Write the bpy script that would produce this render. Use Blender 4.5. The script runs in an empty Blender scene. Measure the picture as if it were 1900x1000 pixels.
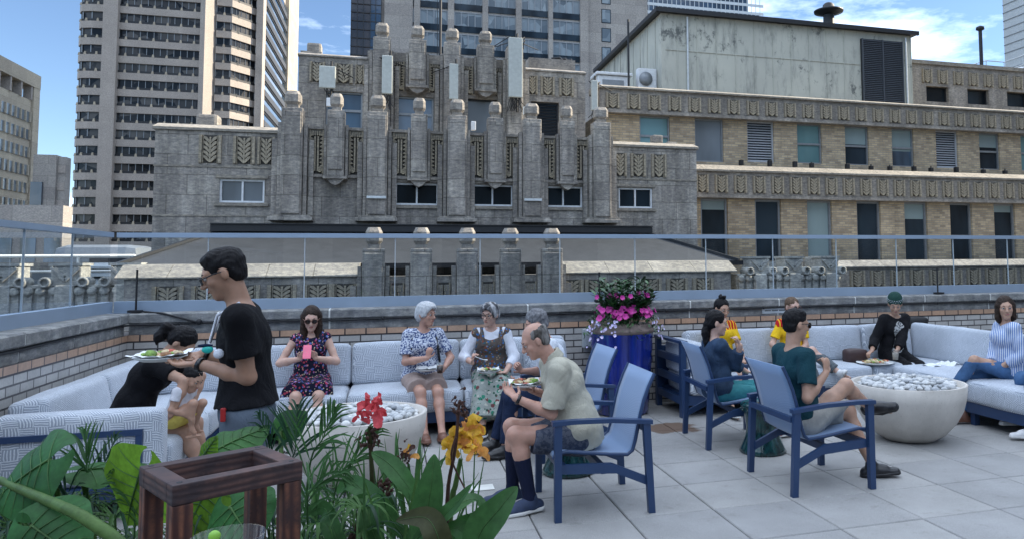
import bpy, bmesh, math, random
import numpy as np
from math import sin, cos, pi, radians, sqrt, atan2
from mathutils import Vector, Matrix
random.seed(7)
SC = bpy.context.scene
COL = SC.collection
# ------------------------------------------------------------------ camera
YAW, PIT, ROL = radians(16.94), radians(3.904), radians(-.47)
CAM = Vector((-1.485, -6.168, 1.678)); FPX = 1415.5; CX = 1166.9; CY = 392.3
_f = Vector((sin(YAW)*cos(PIT), cos(YAW)*cos(PIT), sin(PIT)))
_r = Vector((cos(YAW), -sin(YAW), 0)); _u = _r.cross(_f)
_r2 = _r*cos(ROL) + _u*sin(ROL); _u2 = -_r*sin(ROL) + _u*cos(ROL)
cd = bpy.data.cameras.new('camera'); cam = bpy.data.objects.new('camera', cd); COL.objects.link(cam)
cam.matrix_world = Matrix(((_r2.x, _u2.x, -_f.x, CAM.x), (_r2.y, _u2.y, -_f.y, CAM.y), (_r2.z, _u2.z, -_f.z, CAM.z), (0, 0, 0, 1)))
cd.sensor_width = 36; cd.lens = FPX/1900*36
cd.shift_x = (950-CX)/1900; cd.shift_y = (CY-500)/1900
cd.clip_start = .05; cd.clip_end = 4000
SC.camera = cam
def W(x, y, Y=None, X=None, Z=None, D=None):
    "point of the place seen at reference-photo pixel (x, y) on a given plane"
    d = _f + _r2*((x-CX)/FPX) - _u2*((y-CY)/FPX)
    if Y is not None: t = (Y-CAM.y)/d.y
    elif X is not None: t = (X-CAM.x)/d.x
    elif Z is not None: t = (Z-CAM.z)/d.z
    else: t = D
    return CAM + d*t
# ------------------------------------------------------------------ world, sun, exposure
SUN_EL, SUN_AZ = radians(31), radians(3)      # azimuth measured from +X towards +Y
w = bpy.data.worlds.new('World'); SC.world = w; w.use_nodes = True
nt = w.node_tree; nt.nodes.clear()
sky = nt.nodes.new('ShaderNodeTexSky'); sky.sky_type = 'NISHITA'; sky.sun_disc = False
sky.sun_elevation = SUN_EL; sky.sun_rotation = pi/2 - SUN_AZ; sky.air_density = 1.0; sky.dust_density = .15; sky.ozone_density = 3.0; sky.altitude = 1500
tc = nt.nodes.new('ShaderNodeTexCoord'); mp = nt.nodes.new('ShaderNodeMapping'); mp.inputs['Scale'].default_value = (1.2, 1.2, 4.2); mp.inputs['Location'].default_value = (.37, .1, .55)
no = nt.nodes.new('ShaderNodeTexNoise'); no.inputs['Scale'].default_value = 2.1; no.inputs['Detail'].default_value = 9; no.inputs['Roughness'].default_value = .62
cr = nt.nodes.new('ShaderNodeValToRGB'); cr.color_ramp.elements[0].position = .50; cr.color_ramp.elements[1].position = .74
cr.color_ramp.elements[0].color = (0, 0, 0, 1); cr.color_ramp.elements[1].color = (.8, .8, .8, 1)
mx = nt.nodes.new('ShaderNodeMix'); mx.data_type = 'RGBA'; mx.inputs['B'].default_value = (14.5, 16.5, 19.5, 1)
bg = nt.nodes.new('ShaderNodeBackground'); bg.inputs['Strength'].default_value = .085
wo = nt.nodes.new('ShaderNodeOutputWorld')
L = nt.links.new
L(tc.outputs['Generated'], mp.inputs[0]); L(mp.outputs[0], no.inputs[0]); sx = nt.nodes.new('ShaderNodeSeparateXYZ'); L(tc.outputs['Generated'], sx.inputs[0]); mr = nt.nodes.new('ShaderNodeMapRange'); mr.inputs['From Min'].default_value = .30; mr.inputs['From Max'].default_value = .80; mr.inputs['To Max'].default_value = .19; L(sx.outputs[2], mr.inputs[0]); am = nt.nodes.new('ShaderNodeMath'); L(no.outputs[0], am.inputs[0]); L(mr.outputs[0], am.inputs[1]); L(am.outputs[0], cr.inputs[0]); L(cr.outputs[0], mx.inputs['Factor'])  # extra cloud overhead, above the view, added to brighten the shaded terrace
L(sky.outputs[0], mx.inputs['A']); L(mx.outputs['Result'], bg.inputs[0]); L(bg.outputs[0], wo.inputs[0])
sd = bpy.data.lights.new('sun', 'SUN'); sd.energy = 4.6; sd.angle = radians(.53); sd.color = (1, .87, .68)
sun = bpy.data.objects.new('sun', sd); COL.objects.link(sun)
sun.rotation_euler = Vector((cos(SUN_EL)*cos(SUN_AZ), cos(SUN_EL)*sin(SUN_AZ), sin(SUN_EL))).to_track_quat('Z', 'Y').to_euler()
SC.view_settings.view_transform = 'Standard'; SC.view_settings.look = 'None'; SC.view_settings.gamma = 1
SC.view_settings.exposure = 1.3
SC.render.engine = 'CYCLES'; SC.cycles.max_bounces = 6; SC.cycles.transparent_max_bounces = 14; SC.cycles.diffuse_bounces = 3
# ------------------------------------------------------------------ materials
MATS = {}
class NG:
    def __init__(s, name):
        s.m = bpy.data.materials.new(name); s.m.use_nodes = True; s.t = s.m.node_tree
        s.b = s.t.nodes['Principled BSDF']; s.out = s.t.nodes['Material Output']; MATS[name] = s.m
    def n(s, ty, **k):
        x = s.t.nodes.new('ShaderNode'+ty)
        for a, v in k.items():
            if a in x.inputs: x.inputs[a].default_value = v
            else: setattr(x, a, v)
        return x
    def l(s, a, b): s.t.links.new(a, b)
    def coord(s, scale=(1, 1, 1), kind='Object', rot=(0, 0, 0)):
        t = s.n('TexCoord'); m = s.n('Mapping'); m.inputs['Scale'].default_value = scale; m.inputs['Rotation'].default_value = rot
        s.l(t.outputs[kind], m.inputs[0]); return m.outputs[0]
    def wall_uv(s, scale=1, off=(0, 0)):
        t = s.n('TexCoord'); p = s.n('SeparateXYZ'); s.l(t.outputs['Object'], p.inputs[0])
        a = s.n('Math', operation='ADD'); s.l(p.outputs[0], a.inputs[0]); s.l(p.outputs[1], a.inputs[1])
        c = s.n('CombineXYZ'); s.l(a.outputs[0], c.inputs[0]); s.l(p.outputs[2], c.inputs[1])
        m = s.n('Mapping'); m.inputs['Scale'].default_value = (scale, scale, 1); m.inputs['Location'].default_value = (off[0], off[1], 0); s.l(c.outputs[0], m.inputs[0]); return m.outputs[0]
    def noise(s, vec, scale, detail=4, rough=.55, lo=.35, hi=.65, c0=(0, 0, 0, 1), c1=(1, 1, 1, 1)):
        x = s.n('TexNoise', Scale=scale, Detail=detail, Roughness=rough)
        if vec is not None: s.l(vec, x.inputs[0])
        r = s.n('ValToRGB'); e = r.color_ramp.elements; e[0].position = lo; e[1].position = hi; e[0].color = c0; e[1].color = c1
        s.l(x.outputs[0], r.inputs[0]); return r.outputs[0]
    def mix(s, f, a, b, mode='MIX'):
        x = s.n('Mix', data_type='RGBA', blend_type=mode)
        for k, v in (('Factor', f), ('A', a), ('B', b)):
            if isinstance(v, (int, float)): x.inputs[k].default_value = v
            elif isinstance(v, tuple): x.inputs[k].default_value = v if len(v) == 4 else (*v, 1)
            else: s.l(v, x.inputs[k])
        return x.outputs['Result']
    def bump(s, h, strength=.3, dist=.01):
        x = s.n('Bump'); x.inputs['Strength'].default_value = strength; x.inputs['Distance'].default_value = dist
        s.l(h, x.inputs['Height']); s.l(x.outputs[0], s.b.inputs['Normal']); return x
    def base(s, c): s.l(c, s.b.inputs['Base Color'])
def c4(c): return (*c, 1)
def simple(name, col, rough=.6, metal=0, var=.12, scale=8, bump=0, bscale=60, spec=.5, sheen=0, coat=0):
    g = NG(name); v = g.coord()
    a = tuple(max(0, x*(1-var)) for x in col); b = tuple(min(1, x*(1+var)) for x in col)
    g.base(g.noise(v, scale, 5, .6, .3, .7, c4(a), c4(b)))
    g.b.inputs['Roughness'].default_value = rough; g.b.inputs['Metallic'].default_value = metal; g.b.inputs['Specular IOR Level'].default_value = spec
    if sheen: g.b.inputs['Sheen Weight'].default_value = sheen
    if coat: g.b.inputs['Coat Weight'].default_value = coat
    if bump:
        x = g.n('TexNoise', Scale=bscale, Detail=4); g.l(v, x.inputs[0]); g.bump(x.outputs[0], bump, .01)
    return g.m
def stone(name, col, block=(1.1, .62), dark=.45, scale=.9, joint=True, rough=.85):
    g = NG(name); uv = g.wall_uv(); v = g.coord()
    base = g.noise(v, scale*1.6, 8, .68, .28, .72, c4(tuple(x*.66 for x in col)), c4(tuple(x*1.22 for x in col)))
    st = g.noise(g.coord((1.5, 1.5, .22)), scale*1.3, 7, .7, .42, .68)
    c = g.mix(st, c4(tuple(x*dark for x in col)), base)
    vein = g.noise(g.coord((3, 3, 7), rot=(.5, .4, .3)), 2.2, 9, .75, .44, .60, (.72, .72, .74, 1), (1.12, 1.1, 1.06, 1))
    c = g.mix(1.0, c, vein, 'MULTIPLY')
    c = g.mix(1.0, c, g.noise(g.coord((2.2, 2.2, 5), rot=(.9, .2, .6)), 3.1, 10, .8, .40, .56, (.78, .78, .80, 1), (1.16, 1.14, 1.10, 1)), 'MULTIPLY')
    if joint:
        br = g.n('TexBrick', offset=.5, **{'Scale': 1, 'Mortar Size': .014, 'Mortar Smooth': .3, 'Bias': 0, 'Brick Width': block[0], 'Row Height': block[1]})
        br.inputs['Color1'].default_value = (.86, .85, .85, 1); br.inputs['Color2'].default_value = (1.1, 1.1, 1.08, 1); br.inputs['Mortar'].default_value = (.55, .54, .52, 1)
        g.l(uv, br.inputs[0]); c = g.mix(1.0, c, br.outputs[0], 'MULTIPLY')
    g.base(c); g.b.inputs['Roughness'].default_value = rough
    x = g.n('TexNoise', Scale=14, Detail=8, Roughness=.7); g.l(v, x.inputs[0]); g.bump(x.outputs[0], .55, .03)
    return g.m
def brick(name, c1, c2, mort, w, h, m=.008, scale=1, bias=0, rough=.8, bump=.5, offs=.5, off=(0, 0), dirt=.3, inv=False, blot=1.5, coat=0):
    g = NG(name); uv = g.wall_uv(scale, off)
    br = g.n('TexBrick', offset=offs, **{'Scale': 1, 'Mortar Size': m, 'Mortar Smooth': .15, 'Bias': bias, 'Brick Width': w, 'Row Height': h})
    br.inputs['Color1'].default_value = c4(c1); br.inputs['Color2'].default_value = c4(c2); br.inputs['Mortar'].default_value = c4(mort)
    g.l(uv, br.inputs[0])
    d = g.noise(g.coord((1, 1, .6)), blot, 8, .65, .3, .7, (1-dirt, 1-dirt, 1-dirt, 1), (1.1, 1.1, 1.1, 1))
    d2 = g.noise(g.coord(), 45, 4, .6, .3, .7, (.88, .88, .88, 1), (1.08, 1.08, 1.08, 1))
    g.base(g.mix(1., g.mix(1., br.outputs[0], d, 'MULTIPLY'), d2, 'MULTIPLY')); g.b.inputs['Roughness'].default_value = rough
    if coat: g.b.inputs['Coat Weight'].default_value = coat; g.b.inputs['Coat Roughness'].default_value = .25
    inv_ = g.n('Math', operation='SUBTRACT'); inv_.inputs[0].default_value = 1; g.l(br.outputs['Fac'], inv_.inputs[1])
    g.bump(inv_.outputs[0], bump, .008)
    return g.m
def glassmat(name, tint=(.9, .95, .97), refl=1.45, alpha=.0, colr=(1, 1, 1)):
    g = NG(name); g.t.nodes.remove(g.b)
    tr = g.n('BsdfTransparent'); tr.inputs[0].default_value = c4(tint); gl = g.n('BsdfGlossy'); gl.inputs['Roughness'].default_value = .01; gl.inputs[0].default_value = c4(colr)
    fr = g.n('Fresnel'); fr.inputs[0].default_value = refl; m = g.n('MixShader'); ge = g.n('NewGeometry'); iv = g.n('Math', operation='SUBTRACT'); iv.inputs[0].default_value = 1; g.l(ge.outputs['Backfacing'], iv.inputs[1]); mu = g.n('Math', operation='MULTIPLY'); g.l(fr.outputs[0], mu.inputs[0]); g.l(iv.outputs[0], mu.inputs[1])
    g.l(mu.outputs[0], m.inputs[0]); g.l(tr.outputs[0], m.inputs[1]); g.l(gl.outputs[0], m.inputs[2]); g.l(m.outputs[0], g.out.inputs[0]); return g.m
def pane(name, col, rough=.06, var=.5, scale=.6, spec=.8):
    "opaque window pane: dark room behind reflecting glass"
    g = NG(name); v = g.coord((1, 1, .35))
    c = g.noise(v, scale, 3, .5, .4, .62, c4(tuple(x*(1-var) for x in col)), c4(tuple(x*(1+var) for x in col)))
    g.base(c); g.b.inputs['Roughness'].default_value = rough; g.b.inputs['Specular IOR Level'].default_value = spec
    x = g.n('TexNoise', Scale=1.3, Detail=2); g.l(g.coord(), x.inputs[0]); g.bump(x.outputs[0], .06, .05)
    return g.m
# ------------------------------------------------------------------ mesh builder
class MB:
    def __init__(s): s.v = []; s.f = []; s.mi = []; s.sm = []
    def add(s, vs, fs, mi=0, smooth=False):
        o = len(s.v); s.v += [tuple(q) for q in vs]
        for f in fs: s.f.append([i+o for i in f]); s.mi.append(mi); s.sm.append(smooth)
    def box(s, x0, x1, y0, y1, z0, z1, mi=0, M=None):
        v = [(x0, y0, z0), (x1, y0, z0), (x1, y1, z0), (x0, y1, z0), (x0, y0, z1), (x1, y0, z1), (x1, y1, z1), (x0, y1, z1)]
        if M is not None: v = [tuple(M @ Vector(q)) for q in v]
        s.add(v, [(0, 3, 2, 1), (4, 5, 6, 7), (0, 1, 5, 4), (1, 2, 6, 5), (2, 3, 7, 6), (3, 0, 4, 7)], mi)
    def cbox(s, x0, x1, y0, y1, z0, z1, c=.01, mi=0, M=None):
        "box with chamfered edges"
        bm = bmesh.new(); bmesh.ops.create_cube(bm, size=1)
        for q in bm.verts: q.co = Vector(((x0+x1)/2+q.co.x*(x1-x0), (y0+y1)/2+q.co.y*(y1-y0), (z0+z1)/2+q.co.z*(z1-z0)))
        bmesh.ops.bevel(bm, geom=bm.edges[:], offset=c, segments=2, affect='EDGES', profile=.6)
        s.frombm(bm, mi, M)
    def frombm(s, bm, mi=0, M=None, smooth=False):
        bm.verts.index_update()
        v = [tuple((M @ q.co) if M is not None else q.co) for q in bm.verts]
        s.add(v, [[q.index for q in f.verts] for f in bm.faces], mi, smooth); bm.free()
    def prism(s, pts, a, b, axis='z', mi=0):
        "polygon pts extruded from a to b along axis; x: pts=(y,z) y: pts=(x,z) z: pts=(x,y)"
        n = len(pts)
        def mk(p, t): return {'x': (t, p[0], p[1]), 'y': (p[0], t, p[1]), 'z': (p[0], p[1], t)}[axis]
        v = [mk(p, a) for p in pts]+[mk(p, b) for p in pts]
        s.add(v, [list(range(n))[::-1], list(range(n, 2*n))]+[(i, (i+1) % n, n+(i+1) % n, n+i) for i in range(n)], mi)
    def tube(s, path, r, n=8, mi=0, caps=True, smooth=True, flat=None):
        path = [Vector(p) for p in path]; k = len(path); vs = []
        rs = r if isinstance(r, (list, tuple)) else [r]*k
        pn = None
        for i, p in enumerate(path):
            d = (path[min(i+1, k-1)]-path[max(i-1, 0)]).normalized()
            if pn is None: pn = d.orthogonal().normalized()
            else: pn = (pn - d*pn.dot(d)).normalized()
            q = d.cross(pn)
            for j in range(n):
                a = 2*pi*j/n; vs.append(p+(pn*cos(a)+q*sin(a))*rs[i])
        fs = [(i*n+j, i*n+(j+1) % n, (i+1)*n+(j+1) % n, (i+1)*n+j) for i in range(k-1) for j in range(n)]
        s.add(vs, fs, mi, smooth)
        if caps: s.add(vs[:n], [list(range(n))[::-1]], mi); s.add(vs[-n:], [list(range(n))], mi)
    def bar(s, a, b, w, h, up=(0, 0, 1), mi=0):
        a = Vector(a); b = Vector(b); d = (b-a).normalized(); u = Vector(up); r = d.cross(u).normalized(); u = r.cross(d)
        v = [p+r*sx*w/2+u*sz*h/2 for p in (a, b) for sx, sz in ((-1, -1), (1, -1), (1, 1), (-1, 1))]
        s.add(v, [(0, 1, 2, 3), (7, 6, 5, 4), (0, 4, 5, 1), (1, 5, 6, 2), (2, 6, 7, 3), (3, 7, 4, 0)], mi)
    def lathe(s, prof, n=32, c=(0, 0, 0), mi=0, smooth=True, caps=True, M=None):
        c = Vector(c); vs = [Vector((r*cos(2*pi*j/n), r*sin(2*pi*j/n), z)) for r, z in prof for j in range(n)]
        vs = [(M @ q if M is not None else q)+c for q in vs]; k = len(prof)
        fs = [(i*n+j, i*n+(j+1) % n, (i+1)*n+(j+1) % n, (i+1)*n+j) for i in range(k-1) for j in range(n)]
        s.add(vs, fs, mi, smooth)
        if caps: s.add(vs[:n], [list(range(n))[::-1]], mi); s.add(vs[-n:], [list(range(n))], mi)
    def ball(s, c, r, n=10, mi=0, M=None):
        bm = bmesh.new(); bmesh.ops.create_icosphere(bm, subdivisions=2, radius=1)
        r = r if isinstance(r, (tuple, list)) else (r, r, r)
        for q in bm.verts: q.co = Vector((q.co.x*r[0], q.co.y*r[1], q.co.z*r[2]))
        T = Matrix.Translation(c) @ (M.to_4x4() if M is not None else Matrix())
        s.frombm(bm, mi, T, True)
    def build(s, name, mat, parent=None, loc=None):
        me = bpy.data.meshes.new(name)
        org = Vector(loc) if loc is not None else (parent_world(parent) if parent else Vector((0, 0, 0)))
        me.from_pydata([(a-org.x, b-org.y, c-org.z) for a, b, c in s.v], [], s.f)
        for m in (mat if isinstance(mat, (list, tuple)) else [mat]): me.materials.append(MATS[m] if isinstance(m, str) else m)
        me.polygons.foreach_set('material_index', s.mi); me.polygons.foreach_set('use_smooth', s.sm); me.update()
        return link(name, me, parent, org)
def parent_world(o):
    v = Vector(o.location)
    while o.parent: o = o.parent; v = v+Vector(o.location)
    return v
def link(name, me, parent=None, loc=(0, 0, 0)):
    o = bpy.data.objects.new(name, me); COL.objects.link(o)
    if parent: o.parent = parent; o.location = Vector(loc)-parent_world(parent)
    else: o.location = loc
    return o
def thing(name, label, cat, loc=(0, 0, 0), group=None):
    o = bpy.data.objects.new(name, None); COL.objects.link(o); o.location = loc; return tag(o, label, cat, group)
def tag(o, label=None, cat=None, group=None, kind=None):
    if label: o['label'] = label
    if cat: o['category'] = cat
    if group: o['group'] = group
    if kind: o['kind'] = kind
    return o
def kids(o): return [c for c in bpy.data.objects if c.parent == o]
def dup(o, loc=None, label=None, parent=None, rotz=None):
    ch = kids(o); c = o.copy(); COL.objects.link(c)
    if parent is not None: c.parent = parent
    for k in ch: dup(k, parent=c)
    if loc is not None: c.location = loc
    if rotz is not None: c.rotation_euler.z = rotz
    if label: c['label'] = label
    return c
# ------------------------------------------------------------------ shared materials
stone('limestone_grey', (.43, .415, .39), dark=.48)
stone('limestone_plain', (.38, .36, .33), joint=False, dark=.55)
stone('limestone_light', (.34, .32, .28), joint=False, dark=.7, scale=.5)
stone('coping_grey', (.33, .335, .33), joint=False, dark=.6, scale=3)
stone('coping_top', (.36, .37, .37), joint=False, dark=.75, scale=3)
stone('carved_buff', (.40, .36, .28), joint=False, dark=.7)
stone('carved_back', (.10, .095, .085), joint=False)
stone('white_terracotta', (.46, .47, .45), joint=False, dark=.75, scale=.6)
stone('tower_concrete', (.42, .385, .355), block=(3, 1.5), dark=.85, scale=.12, joint=False)
stone('tower_beige', (.36, .345, .33), block=(2.8, 1.4), dark=.9, scale=.1)
stone('tower_cream', (.50, .45, .36), block=(4, 1.5), dark=.9, scale=.1)
brick('buff_brick', (.50, .40, .26), (.25, .195, .135), (.28, .26, .22), .30, .10, .014, dirt=.35, bias=-.1)
brick('glazed_brick', (.52, .50, .47), (.43, .41, .385), (.07, .065, .065), .216, .0741, .0075, off=(.07, .0314), rough=.35, dirt=.18, bump=.7, blot=4, coat=.3)
brick('glazed_top', (.52, .32, .21), (.43, .28, .19), (.03, .025, .03), .216, .075, .0075, off=(.02, -.034), rough=.35, dirt=.2, bump=.7, blot=6, coat=.3)
simple('navy_metal', (.018, .045, .115), .38, .0, .08, 4)
simple('antenna_grey', (.40, .43, .41), .5)
simple('rail_metal', (.34, .42, .52), .4, .35, .06, 3)
simple('dark_metal', (.02, .022, .026), .5, .3)
simple('grey_metal', (.22, .24, .26), .45, .4)
simple('roof_membrane', (.04, .042, .046), .6, 0, .2, 3)
simple('black_rubber', (.010, .010, .012), .6)
simple('white_paint', (.62, .65, .68), .4)
simple('off_white', (.66, .66, .62), .5, bump=.1)
simple('louvre_paint', (.33, .35, .38), .5)
simple('galvanised', (.5, .54, .56), .4, .2)
simple('asphalt', (.05, .05, .052), .9, 0, .3, .5)
glassmat('rail_glass', (.89, .92, .94), 1.5)
pane('pane_dark', (.016, .025, .034), spec=.28); pane('pane_room', (.008, .014, .020), rough=.15, spec=.04); pane('pane_teal', (.10, .20, .21), var=.15); pane('pane_blue', (.05, .09, .14), var=.6); pane('pane_grey', (.10, .12, .14), var=.4, rough=.3); pane('pane_blind', (.20, .27, .28), var=.1, rough=.25)
pane('curtain_glass', (.02, .04, .07), rough=.03, scale=.2, spec=1.0); pane('bronze_glass', (.05, .035, .025), rough=.04, scale=.3, spec=1.0)
# ================================================================== SETTING
g = NG('street_ground'); g.base(g.noise(g.coord(), .05, 5, .5, .3, .7, (.05, .05, .05, 1), (.08, .08, .08, 1))); g.b.inputs['Roughness'].default_value = .9
m = MB(); m.box(-3000, 3000, -3000, 3000, -42.5, -42); tag(m.build('ground', 'street_ground'), kind='structure')
# terrace slabs: 0.61 m pavers laid with open joints over a dark bed
g = NG('paver'); v = g.coord(); oi = g.n('NewGeometry'); rr = g.n('ValToRGB'); e = rr.color_ramp.elements; e[0].color = (.30, .298, .295, 1); e[1].color = (.365, .358, .345, 1)
g.l(oi.outputs['Random Per Island'], rr.inputs[0])
c = g.mix(1., rr.outputs[0], g.noise(v, 260, 3, .6, .35, .65, (.72, .72, .72, 1), (1.2, 1.2, 1.2, 1)), 'MULTIPLY')
c = g.mix(1., c, g.noise(v, 1.7, 8, .65, .3, .68, (.80, .80, .79, 1), (1.06, 1.06, 1.06, 1)), 'MULTIPLY')
c = g.mix(1., c, g.noise(v, 7, 6, .7, .30, .42, (.80, .79, .77, 1), (1, 1, 1, 1)), 'MULTIPLY'); c = g.mix(1., c, g.noise(v, 26, 5, .8, .26, .33, (.62, .60, .58, 1), (1, 1, 1, 1)), 'MULTIPLY')
# rusty water stain on one slab corner
tcx = g.n('TexCoord'); vm = g.n('VectorMath', operation='DISTANCE'); vm.inputs[1].default_value = (1.22, 1.32, 0); nz = g.n('TexNoise', Scale=6, Detail=5); g.l(tcx.outputs['Object'], vm.inputs[0]); g.l(tcx.outputs['Object'], nz.inputs[0])
ad = g.n('Math', operation='MULTIPLY_ADD'); g.l(nz.outputs[0], ad.inputs[0]); ad.inputs[1].default_value = .45; g.l(vm.outputs['Value'], ad.inputs[2])
rs = g.n('ValToRGB'); rs.color_ramp.elements[0].position = .46; rs.color_ramp.elements[1].position = .52; rs.color_ramp.elements[0].color = (1, 1, 1, 1); rs.color_ramp.elements[1].color = (0, 0, 0, 1); g.l(ad.outputs[0], rs.inputs[0])
c = g.mix(rs.outputs[0], c, (.13, .085, .06, 1))
g.base(c); g.b.inputs['Roughness'].default_value = .82; x = g.n('TexNoise', Scale=320, Detail=3); g.l(v, x.inputs[0]); g.bump(x.outputs[0], .35, .004)
m = MB(); S = .61; rnd = random.Random(3)
for i in range(-7, 16):
    for j in range(-8, 20):
        x0 = i*S+.0045; x1 = (i+1)*S-.0045; y1 = -j*S+S*0-.0045; y0 = y1-S+.009
        if x1 < -4.06 or y0 > 2.7: continue
        y1 = min(y1, 2.705); x0 = max(x0, -4.065)
        dz = rnd.uniform(-.0015, .0012); t = rnd.uniform(-.0012, .0012)
        b = .006
        vs = [(x0, y0, -.05), (x1, y0, -.05), (x1, y1, -.05), (x0, y1, -.05),
              (x0, y0, dz-b+t), (x1, y0, dz-b-t), (x1, y1, dz-b), (x0, y1, dz-b),
              (x0+b, y0+b, dz+t), (x1-b, y0+b, dz-t), (x1-b, y1-b, dz), (x0+b, y1-b, dz)]
        m.add(vs, [(8, 9, 10, 11), (4, 5, 9, 8), (5, 6, 10, 9), (6, 7, 11, 10), (7, 4, 8, 11), (0, 1, 5, 4), (1, 2, 6, 5), (2, 3, 7, 6), (3, 0, 4, 7)])
tag(m.build('terrace_paving', 'paver'), kind='structure')
m = MB(); m.box(-4.9, 12.0, -14, 3.4, -3, -.052); tag(m.build('terrace_deck', 'asphalt'), kind='structure')
# ---- parapet walls
def parapet(name, label, x0, x1, y0, y1, inner, frm):
    t = thing(name, label, 'wall', ((x0+x1)/2, (y0+y1)/2, 0))
    m = MB(); m.box(x0, x1, y0, y1, -.05, .932); m.build('brick_face', 'glazed_brick', t)
    return t
back = thing('parapet_wall', 'glazed brick parapet behind the back sofas with orange top course and grey coping', 'wall', (2, 2.71, 0))
m = MB(); m.box(-4.5, 12, 2.71, 3.15, -.05, .932); m.build('brick_face', 'glazed_brick', back)
m = MB(); m.box(-4.5, 12, 2.704, 3.15, .9345, 1.003); m.build('top_course', 'glazed_top', back)
m = MB(); jx = [-3.25, -2.17+.0, -1.09, -.02, 1.0, 2.0, 3.22, 4.345, 5.437, 6.53, 7.6, 8.7, 9.8]
def coping(m, m2, a0, a1, js, face, axis):
    # two stone tiers: slightly recessed lower course and projecting cap with a sloped top
    prof = [(face+.02, 1.003), (face+.02, 1.115), (face-.012, 1.118), (face-.02, 1.128), (face-.02, 1.205), (face+.0, 1.218), (face+.40, 1.235), (face+.40, 1.003)]
    cuts = [a0]+[j for j in js if a0 < j < a1]+[a1]
    for k in range(len(cuts)-1):
        m.prism(prof, cuts[k]+.009, cuts[k+1]-.009, axis)
    for j in cuts[1:-1]:
        p2 = [(face+.024, 1.004), (face+.024, 1.116), (face-.008, 1.119), (face-.016, 1.129), (face-.016, 1.204), (face+.002, 1.214), (face+.39, 1.231), (face+.39, 1.004)]
        m.prism(p2, j-.009, j+.009, axis, 1)
m2 = MB(); coping(m, m2, -4.07, 12, jx, 2.71, 'x'); m.build('coping', ['coping_grey', 'off_white'], back)
# plaque on the coping, small grey lettering band
m = MB(); m.box(2.99, 3.47, 2.722, 2.73, 1.03, 1.108); m.build('plaque', 'galvanised', back)
m = MB()
for k in range(24):
    if k % 6 != 5: m.box(3.03+k*.017, 3.041+k*.017, 2.7195, 2.7225, 1.06, 1.075)
m.build('lettering', 'dark_metal', back)
left = thing('parapet_wall', 'pale glazed brick parapet along the left sofa, running towards the camera', 'wall', (-4.07, -1, 0))
m = MB(); m.box(-4.5, -4.07, -9, 2.705, -.05, .932); m.build('brick_face', 'glazed_brick', left)
m = MB(); m.box(-4.5, -4.064, -9, 2.70, .9345, 1.003); m.build('top_course', 'glazed_top', left)
m = MB(); m2 = MB()
js = [-8, -6.9, -5.8, -4.7, -3.6, -2.5, -1.4, -.3, .45, 1.45, 2.45]
prof = lambda e: [(-4.09-e, 1.003+e), (-4.09-e, 1.115), (-4.058-e, 1.118), (-4.05-e, 1.128), (-4.05-e, 1.205-e), (-4.07-e, 1.218-e), (-4.47+e, 1.235-e), (-4.47+e, 1.003+e)]
cuts = [-9]+js+[2.69]
for k in range(len(cuts)-1): m.prism(prof(0), cuts[k]+.009, cuts[k+1]-.009, 'y')
for j in js: m.prism(prof(.004), j-.009, j+.009, 'y', 1)
m.build('coping', ['coping_grey', 'off_white'], left)
# ---- glass balustrades
def balustrade(name, label, axis, fix, a0, a1, joints):
    loc = (fix, (a0+a1)/2, 1.22) if axis == 'y' else ((a0+a1)/2, fix, 1.22)
    t = thing(name, label, 'glass railing', loc)
    def bx(m, p0, p1, q0, q1, z0, z1):
        if axis == 'x': m.box(p0, p1, fix+q0, fix+q1, z0, z1)
        else: m.box(fix+q0, fix+q1, p0, p1, z0, z1)
    m = MB(); bx(m, a0, a1, -.045, .045, 1.222, 1.335); bx(m, a0, a1, -.06, .06, 1.214, 1.2215); m.build('base_channel', 'rail_metal', t)
    m = MB(); bx(m, a0-.0, a1+.0, -.035, .035, 1.985, 2.035); m.build('top_rail', 'rail_metal', t)
    c = [a0]+joints+[a1]
    for k in range(len(c)-1):
        m = MB(); bx(m, c[k]+.006, c[k+1]-.006, -.008, .008, 1.30, 1.988); m.build('glass_panel', 'rail_glass', t)
    for j in joints: m = MB(); bx(m, j-.0045, j+.0045, -.0075, .0075, 1.336, 1.984); m.build('joint_seal', 'galvanised', t)
balustrade('glass_railing', 'long frameless glass railing with blue grey top rail above the back parapet', 'x', 2.90, -4.24, 12, [-3.4+.95*k for k in range(16)])
balustrade('glass_railing', 'shorter glass railing above the left parapet, sloping out of frame at left', 'y', -4.29, -9, 2.84, [-8.4+.936*k for k in range(12)])
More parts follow.
